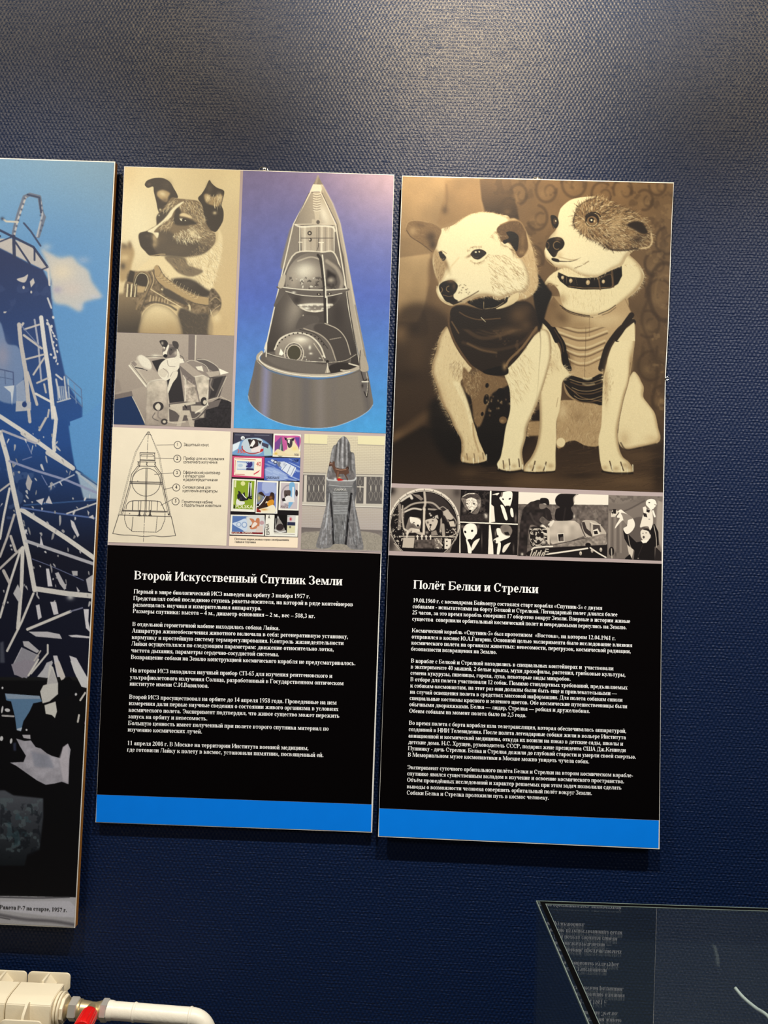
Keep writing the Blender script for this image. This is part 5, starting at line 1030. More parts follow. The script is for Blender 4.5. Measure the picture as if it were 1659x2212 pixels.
def paint_stamps():
    c = Cv(494, 928, 652, 1166, 2.2, None, .1).frame(490, 920, 8.194); c.fk = .4; c.im[:] = c.col((22, 16, 20))
    def stamp(q, rim=(250, 244, 226)): 
        c.poly(q, rim, .2)
        p = np.array(q+[q[0]], float)
        for a, b in zip(p, p[1:]):
            n = int(np.hypot(*(b-a))/14)
            for i in range(n): c.ell(*(a+(b-a)*(i+.5)/n), 3, 3, (40, 34, 36), 0, .2, .8)
    def dog(x, y, s, dark=(34, 28, 30), mid=(120, 80, 50), lt=(245, 240, 230), flip=1):
        f = lambda p: [(x+flip*a*s, y+b*s) for a, b in p]
        c.fill(f([(-40, -60), (-30, -100), (0, -70), (40, -70), (70, -100), (75, -50), (60, 0), (50, 50), (0, 60), (-50, 50), (-90, 40), (-95, 15), (-50, -10)]), dark, .3)
        c.fill(f([(10, -65), (-20, -20), (-60, 15), (-70, 5), (-40, -20), (-5, -68)]), lt, .2); c.fill(f([(10, -10), (45, -20), (50, 30), (10, 40)]), mid, .5, .8); c.ell(x-flip*88*s, y+22*s, 12*s, 12*s, (10, 8, 10))
    # row 1
    c.poly([(128, 120), (808, 138), (800, 528), (100, 512)], (60, 58, 76)); c.fill([(110, 400), (260, 260), (520, 210), (700, 280), (800, 400), (800, 530), (100, 510)], (120, 160, 200), 4); c.fill([(100, 330), (240, 270), (200, 400), (100, 460)], (225, 235, 240), 3); c.fill([(650, 380), (760, 340), (800, 520), (660, 525)], (170, 200, 200), 2)
    c.ell(282, 215, 36, 34, (240, 240, 236)); c.blob(290, 225, 20, 18, (150, 150, 150)); c.fill([(260, 330), (330, 230), (460, 220), (620, 240), (640, 420), (560, 500), (350, 490), (280, 420)], (196, 208, 214), 1.5); c.arc(450, 380, 180, 110, 20, 190, 2.6, (168, 60, 66), .9)
    c.fill([(370, 240), (420, 230), (440, 300), (400, 330)], (40, 34, 36)); c.fill([(430, 250), (530, 240), (560, 330), (520, 400), (440, 400), (400, 370)], (62, 46, 46), .6); c.fill([(470, 250), (500, 300), (440, 380), (400, 380), (420, 330)], (246, 240, 232), .3); c.fill([(540, 250), (620, 270), (590, 330)], (50, 40, 40), .4); c.ell(428, 378, 20, 18, (20, 14, 16)); c.fill([(420, 410), (600, 340), (600, 460), (440, 460)], (238, 222, 216), 1); c.fill([(600, 410), (650, 400), (640, 450), (580, 470)], (190, 40, 40), .6); c.fill([(620, 290), (740, 330), (730, 400), (620, 350)], (70, 66, 84), 1)
    for k in range(2): c.line([(150+k*340, 158+k*4), (410+k*340, 164+k*4)], .9, (150, 150, 160), .8, sm=False)
    stamp([(826, 132), (1316, 150), (1300, 562), (808, 545)]); c.poly([(850, 165), (1290, 180), (1275, 535), (840, 520)], (196, 90, 150)); c.poly([(850, 300), (960, 190), (930, 420), (850, 460)], (120, 70, 140), 2); c.fill([(1000, 200), (1290, 185), (1280, 380), (1180, 300), (1060, 330)], (208, 96, 156), 2); c.poly([(1200, 200), (1288, 200), (1280, 420)], (110, 70, 150), 2)
    c.fill([(945, 320), (965, 190), (985, 320), (1000, 520), (900, 520)], (96, 116, 110), .5); c.line([(958, 330), (940, 520)], 1.6, (220, 226, 220), .8, sm=False); c.line([(978, 330), (985, 520)], 1.6, (40, 50, 50), .8, sm=False); c.fill([(840, 470), (900, 410), (1000, 450), (1050, 420), (1180, 440), (1270, 420), (1275, 535), (840, 520)], (236, 216, 170), 3); c.blob(870, 490, 26, 20, (224, 180, 60), .8)
    c.fill([(1060, 240), (1100, 210), (1180, 220), (1210, 300), (1270, 400), (1270, 520), (1030, 480), (1070, 400)], (238, 222, 180), 1.5); c.fill([(1015, 200), (1060, 215), (1060, 260), (1030, 250)], (40, 30, 40)); c.fill([(1140, 225), (1200, 215), (1180, 270), (1150, 260)], (40, 30, 40)); c.fill([(1060, 250), (1110, 230), (1160, 260), (1150, 360), (1100, 390), (1070, 330)], (70, 60, 66), .6); c.fill([(1080, 240), (1120, 240), (1110, 320), (1080, 300)], (244, 236, 220), .4); c.ell(1090, 312, 14, 12, (16, 12, 16)); c.blob(1200, 400, 50, 40, (244, 214, 120), .7)
    # row 2
    stamp([(100, 528), (668, 545), (655, 930), (85, 905)], (206, 66, 110)); c.poly([(132, 560), (620, 572), (608, 905), (124, 870)], (250, 238, 212)); c.poly([(180, 620), (488, 632), (480, 790), (175, 775)], (160, 180, 210)); c.fill([(180, 640), (350, 660), (340, 760), (178, 760)], (226, 230, 230), 3); c.ell(240, 700, 44, 30, (190, 206, 220)); dog(400, 700, .62, (56, 50, 110), (70, 64, 130), (56, 50, 110)); c.fill([(340, 640), (380, 660), (420, 640), (445, 640), (450, 700), (400, 740), (350, 720), (370, 690)], (56, 50, 120), .5); c.fill([(350, 745), (470, 755), (480, 788), (340, 782)], (50, 46, 90), .5); c.fill([(470, 850), (590, 778), (560, 820), (480, 865)], (214, 60, 80), .4)
    for y in (862,): c.line([(140, y-8), (312, y)], 1.2, (190, 60, 60), .8, sm=False)
    c.line([(150, 580), (508, 600)], 1.2, (190, 70, 60), .8, sm=False); c.line([(152, 610), (142, 820)], 1.2, (190, 70, 60), .7, sm=False)
    c.poly([(672, 560), (1300, 570), (1292, 975), (660, 965)], (72, 98, 176))
    for k in range(26): x, y = rng.uniform(670, 1200), rng.uniform(580, 930); L = rng.uniform(60, 200); c.line([(x, y), (min(1296, x+L), min(970, y+L*.45))], rng.uniform(1, 4), (200, 214, 236), .5, 1, False)
    c.fill([(690, 740), (900, 760), (1080, 900), (1000, 960), (720, 960)], (190, 206, 232), 5, .7)
    c.fill([(1060, 650), (1230, 740), (1190, 830), (1150, 900), (960, 770), (1010, 640)], (226, 230, 236), .5, sm=False); c.line([(1060, 680), (980, 780)], 1, (100, 110, 140)); c.line([(1130, 700), (1060, 850)], 1, (100, 110, 140)); c.line([(1200, 730), (1130, 880)], 1, (100, 110, 140)); c.line([(800, 610), (900, 650), (1010, 650)], 5, (210, 214, 222), 1, .8); c.ell(930, 680, 36, 44, (120, 124, 140), -20, .6); c.ell(985, 690, 40, 44, (216, 220, 228), 0, .6); c.arc(860, 640, 30, 26, 0, 360, 1.6, (60, 60, 80)); c.ell(1020, 680, 24, 24, (190, 194, 206))
    # row 3
    stamp([(95, 932), (518, 950), (495, 1525), (68, 1510)]); c.poly([(122, 962), (490, 975), (465, 1480), (112, 1462)], (142, 166, 42)); c.poly([(135, 965), (170, 968), (160, 1090), (128, 1088)], (236, 232, 180)); c.ell(285, 1020, 40, 40, (226, 226, 150), 0, 1); c.poly([(385, 1000), (440, 1000), (440, 1280), (370, 1270)], (244, 244, 224), .6); c.poly([(405, 990), (425, 985), (450, 1260), (380, 1260)], (30, 26, 34), .4); c.poly([(415, 1010), (432, 1010), (434, 1240), (418, 1240)], (240, 240, 230), .3); c.fill([(370, 1250), (450, 1270), (440, 1300), (360, 1280)], (20, 18, 22), .3); dog(280, 1270, 1.0, (34, 30, 38), (60, 56, 66), (246, 244, 236), -1); c.fill([(185, 1220), (210, 1200), (200, 1150), (250, 1190), (210, 1300), (190, 1290)], (34, 30, 38)); c.fill([(180, 1290), (230, 1330), (310, 1340), (300, 1390), (170, 1390)], (236, 232, 220), .5)
    c.line([(135, 1110), (125, 1380)], 2, (230, 226, 150), .7, sm=False); c.poly([(120, 1400), (150, 1400), (148, 1465), (115, 1462)], (60, 70, 30))
    stamp([(530, 960), (915, 978), (895, 1555), (505, 1548)]); c.poly([(545, 990), (882, 1005), (865, 1535), (525, 1525)], (128, 140, 196)); c.patches((190, 200, 226), 30, .05, .7, [(545, 990), (882, 1005), (880, 1200), (540, 1200)], 4); c.fill([(540, 1200), (620, 1180), (640, 1280), (560, 1360), (535, 1340)], (128, 134, 126), 2); c.blob(570, 1280, 20, 40, (230, 190, 90), .7)
    c.fill([(560, 1190), (610, 1165), (650, 1200), (670, 1230), (750, 1240), (780, 1180), (830, 1190), (845, 1260), (835, 1330), (840, 1450), (820, 1520), (700, 1520), (560, 1480), (525, 1410), (560, 1380), (640, 1300), (660, 1250), (600, 1220)], (52, 34, 26), .6); c.fill([(695, 1240), (640, 1340), (560, 1430), (530, 1420), (600, 1360), (680, 1250)], (248, 244, 236), .4); c.fill([(720, 1340), (800, 1300), (835, 1340), (810, 1420), (740, 1430), (715, 1390)], (222, 150, 40), 1); c.blob(780, 1270, 30, 30, (180, 110, 50), .8); c.fill([(560, 1480), (700, 1440), (830, 1400), (850, 1535), (600, 1530)], (246, 236, 206), 1.5); c.blob(660, 1480, 60, 20, (222, 150, 60), .8); c.ell(552, 1400, 22, 22, (16, 10, 10)); c.fill([(680, 1370), (740, 1350), (700, 1330)], (240, 220, 190), .3); c.fill([(525, 1450), (600, 1500), (600, 1530), (525, 1525)], (160, 50, 40), .6)
    stamp([(935, 980), (1290, 995), (1272, 1500), (912, 1490)]); c.poly([(958, 1005), (1260, 1020), (1245, 1475), (945, 1460)], (206, 192, 192)); c.arc(1100, 1230, 130, 180, 90, 330, 3, (150, 140, 146), .7); c.fill([(1110, 1020), (1200, 1025), (1190, 1300), (1120, 1440), (1090, 1440), (1110, 1200)], (126, 178, 214), 1); c.poly([(1160, 1080), (1190, 1080), (1190, 1320), (1150, 1320)], (230, 234, 236), .6); c.ell(1235, 1190, 24, 60, (60, 44, 50), 0, 1); c.fill([(1015, 1150), (1060, 1140), (1120, 1140), (1130, 1190), (1110, 1260), (1060, 1290), (1020, 1260)], (84, 70, 66), .6); c.fill([(1040, 1260), (1120, 1240), (1200, 1340), (1100, 1350), (1000, 1370)], (236, 230, 224), .8); c.ell(1052, 1225, 12, 12, (20, 14, 14)); c.fill([(975, 1290), (1020, 1270), (1040, 1330), (985, 1330)], (40, 34, 36), .5)
    # row 4
    stamp([(68, 1568), (670, 1580), (660, 1945), (50, 1925)]); c.poly([(100, 1592), (650, 1605), (640, 1890), (88, 1878)], (90, 120, 176)); c.fill([(360, 1605), (648, 1608), (640, 1880), (300, 1870), (350, 1730)], (222, 220, 214), 5); c.fill([(100, 1730), (200, 1690), (330, 1640), (360, 1740), (340, 1860), (200, 1800)], (210, 222, 236), 1.5); c.ell(212, 1745, 44, 44, (150, 172, 206), 0, 1); c.ell(310, 1750, 50, 54, (150, 172, 206), 0, 1); c.ell(212, 1745, 30, 30, (220, 228, 236), 0, 1); c.ell(310, 1750, 32, 36, (220, 228, 236), 0, 1)
    c.fill([(400, 1640), (470, 1650), (500, 1690), (530, 1635), (575, 1640), (580, 1720), (560, 1800), (440, 1830), (405, 1790), (450, 1720)], (206, 130, 90), .6); c.fill([(470, 1720), (500, 1700), (540, 1740), (460, 1800), (440, 1780)], (246, 230, 214), .6); c.ell(416, 1778, 14, 12, (40, 20, 20)); c.ell(620, 1715, 40, 36, (200, 160, 160), 0, 1); c.fill([(540, 1780), (640, 1760), (640, 1880), (500, 1880)], (230, 206, 190), 2); c.poly([(85, 1875), (638, 1888), (635, 1918), (82, 1905)], (130, 30, 34), .3)
    stamp([(690, 1570), (1270, 1585), (1252, 1965), (672, 1950)]); c.poly([(845, 1572), (1072, 1578), (1062, 1892), (832, 1885)], (14, 10, 12)); c.fill([(900, 1590), (930, 1640), (980, 1720), (1030, 1840), (1040, 1885), (850, 1880), (850, 1820), (890, 1700)], (150, 142, 134), .8); c.fill([(890, 1760), (960, 1730), (1010, 1790), (960, 1850), (880, 1830)], (50, 40, 40), 1); c.blob(905, 1620, 14, 20, (240, 240, 236), .9); c.line([(850, 1840), (940, 1880), (1040, 1860)], 2.4, (226, 222, 214)); c.line([(870, 1640), (860, 1790)], 1.6, (220, 216, 206), .8)
    c.poly([(1075, 1582), (1220, 1586), (1212, 1700), (1075, 1700)], (222, 214, 208)); c.blob(1130, 1650, 18, 26, (190, 20, 40), .95); c.poly([(1072, 1700), (1212, 1705), (1210, 1765), (1070, 1760)], (40, 44, 72)); c.poly([(1070, 1762), (1210, 1768), (1205, 1895), (1066, 1890)], (230, 222, 176)); c.ell(1120, 1790, 20, 22, (90, 84, 70), 0, .5, .7); c.blob(1090, 1600, 20, 10, (120, 130, 130), .7); c.line([(840, 1910), (1200, 1922)], .9, (120, 110, 104), .8, sm=False)
    return c
STAMP_TEXT = [('POLSKA', 155, 1455, 460, 1462, 62, (246, 244, 210)), ('40', 520, 708, 602, 712, 80, (200, 50, 50)), ('GABONAISE', 695, 935, 930, 940, 46, (30, 34, 70)), ('350', 185, 480, 318, 486, 66, (226, 84, 56)), ('F', 1240, 645, 1275, 646, 56, (30, 34, 70)), ('100', 1160, 642, 1236, 645, 56, (30, 34, 70)), ('A', 725, 1640, 768, 1642, 62, (60, 54, 54)), ('100', 1190, 525, 1270, 530, 40, (60, 40, 80)), ('POSTA', 100, 1898, 240, 1902, 28, (240, 220, 200)), ('ROMANA', 275, 1902, 450, 1906, 28, (240, 220, 200)), ('ESPAÑA', 755, 1922, 748, 1730, 62, (70, 62, 62)), ('POSTA', 955, 1452, 1080, 1457, 44, (90, 60, 60))]
def paint_monument():
    c = Cv(644, 932, 836, 1200, 1.8, None, .6).frame(640, 930, 8.195); c.im[:] = c.col((222, 208, 176))
    c.grad([(80, 50), (1600, 90), (1600, 1800), (80, 1760)], (500, 60), (228, 214, 178), (500, 1750), (188, 176, 168), sm=False)
    for r in range(58):
        y = 96+r*29.5
        if 740 < y < 1330 or y > 1740: continue
        c.line([(80, y), (1580, y+36)], .7, (170, 152, 130), .6, .5, False)
        for k in range(22): x = 60+k*76+(r % 2)*38; c.line([(x, y+x*.024), (x, y+29+x*.024)], .6, (176, 160, 138), .5, .5, False)
    for q in ([(140, 60), (555, 75), (545, 250), (140, 235)], [(1090, 90), (1570, 105), (1562, 268), (1090, 250)]): c.poly(q, (238, 226, 178), .4); c.line([q[3], q[2]], 2, (180, 168, 148), 1, .8, False)
    c.line([(225, 70), (225, 230)], 1, (206, 196, 150), .8, sm=False)
    for x0, x1, y0 in ((110, 530, 770), (1060, 1545, 800)):
        c.poly([(x0, y0-30), (x1, y0-20), (x1-10, y0+560), (x0-10, y0+545)], (206, 196, 178), .4); c.poly([(x0+8, y0+10), (x1-20, y0+20), (x1-30, y0+500), (x0, y0+490)], (98, 92, 88), .4)
        c.line([(x0, y0-26), (x1, y0-16)], 1.2, (110, 100, 92), .9, .5, False); c.line([(x0-10, y0+545), (x1-10, y0+560)], 2, (240, 232, 214), 1, .6, False); c.line([(x0-10, y0+556), (x1-10, y0+572)], 1.6, (110, 100, 94), .8, .6, False)
    c.poly([(140, 790), (190, 790), (180, 1280), (125, 1280)], (214, 202, 184)); c.poly([(1200, 820), (1245, 820), (1235, 1310), (1185, 1310)], (214, 202, 184)); c.poly([(1075, 985), (1200, 990), (1200, 1010), (1075, 1005)], (214, 202, 184))
    for bx in (225, 310, 395, 480, 1130, 1320, 1410, 1500):
        for s_ in (-1, 1): c.line([(bx-s_*10, 820), (bx+s_*34, 930), (bx, 980), (bx, 1070), (bx+s_*34, 1120), (bx, 1240)], .8, (176, 166, 152), .8, .5)
        c.line([(bx, 985), (bx, 1060)], 1.6, (226, 216, 196), .9, .5, False)
    c.grad([(80, 1710), (1600, 1770), (1600, 2200), (60, 2200)], (500, 1720), (112, 102, 98), (500, 2100), (178, 166, 150), .6, sm=False); c.fill([(80, 1840), (300, 1790), (800, 1770), (1300, 1800), (1520, 1900), (1520, 2140), (60, 2140)], (160, 150, 134), 1.5); c.noise(.12, 2.5, [(80, 1780), (1520, 1800), (1520, 2140), (60, 2140)], 2, 5)
    c.fill([(90, 2100), (1500, 2130), (1500, 2180), (80, 2160)], (176, 160, 158), 1)
    G = [(830, 100), (880, 120), (930, 190), (955, 260), (960, 370), (1005, 390), (1030, 440), (1045, 640), (1060, 860), (1065, 1100), (1040, 1300), (1080, 1500), (1140, 1800), (1190, 2080), (1100, 2110), (960, 2090), (870, 2020), (670, 2010), (600, 2070), (450, 2090), (350, 2050), (400, 1850), (470, 1560), (530, 1300), (530, 1080), (540, 800), (590, 560), (620, 380), (660, 270), (710, 240), (740, 180), (790, 130)]
    c.fill(G, (128, 124, 122), .5); c.clip(G, .4)
    for pts, w, v in (([(720, 240), (690, 500), (640, 760)], 2.6, 80), ([(780, 150), (770, 400), (740, 620)], 2.6, 78), ([(850, 130), (860, 400), (860, 640)], 2.6, 84), ([(920, 210), (930, 500), (920, 640)], 2.6, 76), ([(960, 380), (960, 620), (990, 830)], 3.4, 74), ([(750, 220), (740, 500), (740, 640)], 2.4, 176), ([(830, 120), (815, 400), (820, 660)], 2.6, 190), ([(890, 160), (895, 400), (890, 600)], 2.2, 172), ([(1000, 420), (1000, 700)], 3, 150), ([(650, 340), (620, 560), (600, 700)], 3, 158)):
        c.line(pts, w*1.4, (v, v-3, v-5), .75, 1.4)
    c.fill([(560, 860), (640, 740), (960, 700), (1050, 840), (1020, 880), (760, 890), (600, 890)], (112, 106, 104), 2); c.fill([(530, 1050), (580, 900), (600, 1100), (560, 1300), (530, 1280)], (100, 98, 98), 2); c.fill([(1000, 900), (1060, 860), (1070, 1100), (1040, 1300)], (92, 90, 90), 2)
    c.fill([(590, 1100), (640, 1700), (665, 2030), (870, 2030), (890, 1700), (975, 1100), (980, 960), (590, 950)], (118, 116, 114), 1); c.line([(600, 1120), (630, 1450), (660, 2010)], 4, (30, 28, 30), .9, 1.6, False); c.line([(975, 1120), (930, 1450), (875, 2010)], 4.6, (28, 26, 28), .95, 1.6, False)
    for k in range(26): x = 410+rng.uniform(0, 200); y = rng.uniform(1350, 1980); c.line([(x+(1980-y)*.12, y), (x+(1980-y)*.12-10, y+rng.uniform(40, 160))], 1.6, (190, 190, 192), .5, 1)
    for k in range(26): x = 930+rng.uniform(0, 200); y = rng.uniform(1350, 1980); c.line([(x-(1980-y)*.05, y), (x-(1980-y)*.05+14, y+rng.uniform(40, 160))], 1.6, rng.choice([70, 170, 190])*np.ones(3), .5, 1)
    for k in range(30): x = rng.uniform(660, 880); y = rng.uniform(1480, 1900); c.line([(x, y), (x+4, y+rng.uniform(60, 160))], 1.4, rng.choice([80, 160, 180])*np.ones(3), .5, 1)
    c.line([(590, 1120), (580, 1250), (520, 1700)], 3, (200, 200, 200), .7, 1.6); c.line([(990, 1150), (1030, 1400), (1100, 1900)], 2.6, (160, 160, 160), .7, 1.6); c.noise(.22, 4, None, 3, 9)
    for k, y in enumerate([1100, 1130, 1160, 1185, 1215, 1245, 1330, 1358, 1386, 1414, 1442, 1470]): c.line([(655+k, y), (908-k*.5, y+4)], 1.5, (196, 196, 194), .75, .8, False)
    c.clip(); c.line([(545, 840), (560, 870), (700, 886), (900, 890), (1020, 880), (1056, 840)], 3.4, (214, 212, 206), .9, 1); c.line([(575, 965), (780, 985), (985, 990)], 1.2, (200, 198, 194), .9); c.fill([(560, 890), (1030, 900), (985, 980), (580, 955)], (140, 136, 132), 1, .7)
    c.line([(540, 860), (528, 1100), (535, 1290)], 1.2, (90, 88, 88), .6)
    dg = [(590, 560), (610, 545), (630, 575), (655, 545), (682, 550), (680, 610), (700, 660), (780, 675), (870, 675), (890, 640), (920, 635), (935, 660), (925, 700), (940, 750), (905, 770), (880, 790), (920, 860), (905, 890), (880, 830), (840, 770), (760, 770), (745, 850), (720, 860), (700, 770), (660, 700), (630, 630), (590, 635), (580, 610)]
    c.fill(dg, (96, 66, 52), .4, sm=False); c.line([(700, 680), (780, 700), (880, 690)], 1.6, (196, 150, 120), .8, .8); c.line([(740, 730), (735, 840)], 2, (170, 120, 96), .7, .8); c.ell(592, 625, 12, 8, (20, 14, 12)); c.line([(895, 650), (920, 650), (925, 680)], 1.6, (30, 22, 20), .8); c.line([(600, 580), (640, 590)], 1.4, (190, 150, 130), .8)
    c.fill([(725, 860), (760, 845), (800, 860), (830, 880), (740, 890)], (206, 30, 20), .6); c.blob(765, 832, 24, 10, (240, 210, 110), .9); c.blob(690, 860, 22, 22, (236, 236, 232), .95)
    return c
MONO = [(0, (12, 8, 9)), (.2, (50, 42, 40)), (.5, (128, 116, 106)), (.8, (206, 192, 174)), (1, (255, 246, 228))]
def paint_capsule_pair():
    c = Cv(836, 1048, 1000, 1198, 2.0, MONO, .6).frame(830, 1040, 5.53); c.fk = .5
    c.grad([(50, 60), (920, 60), (920, 870), (50, 870)], (150, 100), .62, (900, 150), .45, sm=False); c.blob(80, 110, 60, 60, .05, .9); c.blob(80, 750, 60, 120, .1, .8); c.fill([(860, 600), (920, 500), (920, 870), (780, 870)], .05, 3); c.blob(870, 130, 50, 60, .2, .7)
    c.ell(480, 500, 425, 420, .86, 0, 1); c.ell(478, 520, 400, 402, .06, 0, .8); c.arc(478, 520, 410, 412, 0, 360, 1, .1, .8)
    for k in range(24): a = k*math.pi/12; c.line([(478+410*math.cos(a), 515+410*math.sin(a)), (478+424*math.cos(a), 515+424*math.sin(a))], 1.2, .1, .8, sm=False)
    c.clip([(478+398*math.cos(a), 520+400*math.sin(a)) for a in np.linspace(0, 6.28, 50)], .6)
    c.grad([(510, 130), (700, 200), (860, 420), (860, 650), (700, 420), (520, 260)], (520, 150), .22, (800, 500), .16, 1); c.line([(240, 330), (340, 270), (480, 250), (600, 270), (720, 400)], 4, .7, .9, 1.6); c.line([(230, 370), (340, 325), (440, 335)], 4, .85, .9, 1.6); c.line([(530, 330), (640, 350), (680, 460), (670, 600)], 4, .66, .9, 1.6); c.line([(235, 340), (225, 480), (250, 600)], 4, .5, .8, 1.6)
    c.fill([(330, 150), (420, 160), (470, 210), (440, 230)], .5, 1); c.line([(200, 230), (300, 170), (330, 200)], 6, .9, .9, 2); c.line([(480, 130), (490, 260), (470, 330)], 5, .8, .9, 2); c.line([(180, 280), (190, 400), (180, 560)], 7, .55, .9, 2); c.line([(220, 290), (215, 420), (230, 560)], 3, .8, .8, 1)
    c.line([(480, 330), (475, 500), (470, 650)], 5.4, .82, 1, 2); c.line([(495, 350), (490, 520)], 2, .3, .8, 1)
    c.fill([(600, 350), (680, 340), (700, 400), (640, 480), (600, 420)], .05, 2); c.poly([(700, 360), (760, 330), (830, 440), (760, 480)], .72, 1); c.poly([(770, 480), (830, 470), (850, 540), (790, 540)], .78, 1); c.line([(760, 460), (850, 470)], 2.4, .1, .9); c.line([(660, 320), (720, 310), (850, 460), (850, 530)], 2, .7, .8, 1); c.line([(700, 520), (710, 640)], 7, .7, .9, 2); c.line([(820, 560), (855, 620), (780, 660)], 2, .8, .9, 1)
    # dogs
    c.fill([(300, 430), (340, 430), (400, 430), (440, 460), (430, 560), (380, 610), (300, 610), (260, 560), (280, 480)], .50, 1); c.fill([(305, 430), (330, 425), (400, 440), (435, 470), (430, 520), (395, 545), (350, 500), (320, 500)], .92, 1); c.fill([(305, 430), (310, 490), (335, 460)], .95, .6); c.blob(330, 550, 40, 40, .3, .8); c.ell(402, 528, 14, 14, .03); c.ell(355, 492, 9, 6, .05); c.fill([(340, 560), (420, 570), (430, 600), (330, 610)], .85, 1); c.line([(270, 620), (330, 570), (400, 610), (460, 630)], 6, .8, .9, 2)
    c.fill([(490, 470), (530, 450), (600, 440), (640, 470), (620, 540), (590, 580), (540, 590), (510, 540)], .78, 1); c.fill([(500, 380), (560, 360), (640, 400), (650, 450), (560, 440), (500, 440)], .08, 1); c.patches(.9, 5, .1, .8, [(500, 390), (640, 400), (650, 450), (500, 440)], 3); c.blob(545, 385, 10, 10, 1, .9); c.blob(520, 490, 12, 14, .2, .8); c.blob(580, 470, 10, 8, .2, .8); c.ell(553, 520, 14, 12, .03); c.line([(555, 540), (545, 570), (570, 600)], 2, .1, .8); c.fill([(560, 600), (620, 580), (640, 640), (560, 650)], .55, 2); c.blob(510, 610, 20, 18, .7, .8)
    # consoles
    c.poly([(230, 670), (365, 670), (350, 795), (215, 790)], .74, 1); c.poly([(365, 690), (590, 690), (600, 800), (360, 800)], .32, .8); c.noise(.3, 4, [(365, 690), (590, 690), (600, 800), (360, 800)], 1, 3); c.poly([(590, 675), (690, 680), (690, 800), (605, 800)], .45, 1); c.poly([(720, 680), (810, 690), (800, 810), (720, 810)], .88, .8); c.ell(748, 715, 9, 9, .05); c.ell(748, 765, 9, 9, .05); c.line([(810, 690), (800, 800)], 3, .2); c.line([(180, 655), (850, 660)], 2.4, .85, .8, 1)
    for k in range(8): c.line([(370+k*26, 645), (372+k*26, 690)], 3, .9 if k % 2 else .2, .9, .8, False)
    c.line([(240, 570), (280, 600), (270, 660)], 4, .85, .9, 1.4); c.line([(640, 700), (690, 760)], 3, .8, .8); c.patches(.85, 4, .12, .8, [(90, 560), (240, 560), (240, 800), (130, 760)], 7); c.patches(.8, 3.4, .14, .8, [(600, 580), (860, 560), (840, 700), (620, 700)], 8); c.patches(.7, 3.5, .15, .8, [(110, 350), (240, 300), (230, 560), (90, 560)], 6); c.patches(.85, 3, .13, .8, [(590, 690), (720, 690), (700, 810), (600, 810)], 5)
    c.poly([(150, 800), (820, 810), (760, 900), (200, 900)], .04, 2)
    c.clip(); c.line([(120, 740), (200, 830), (260, 860)], 2, .8, .7, 1); return c
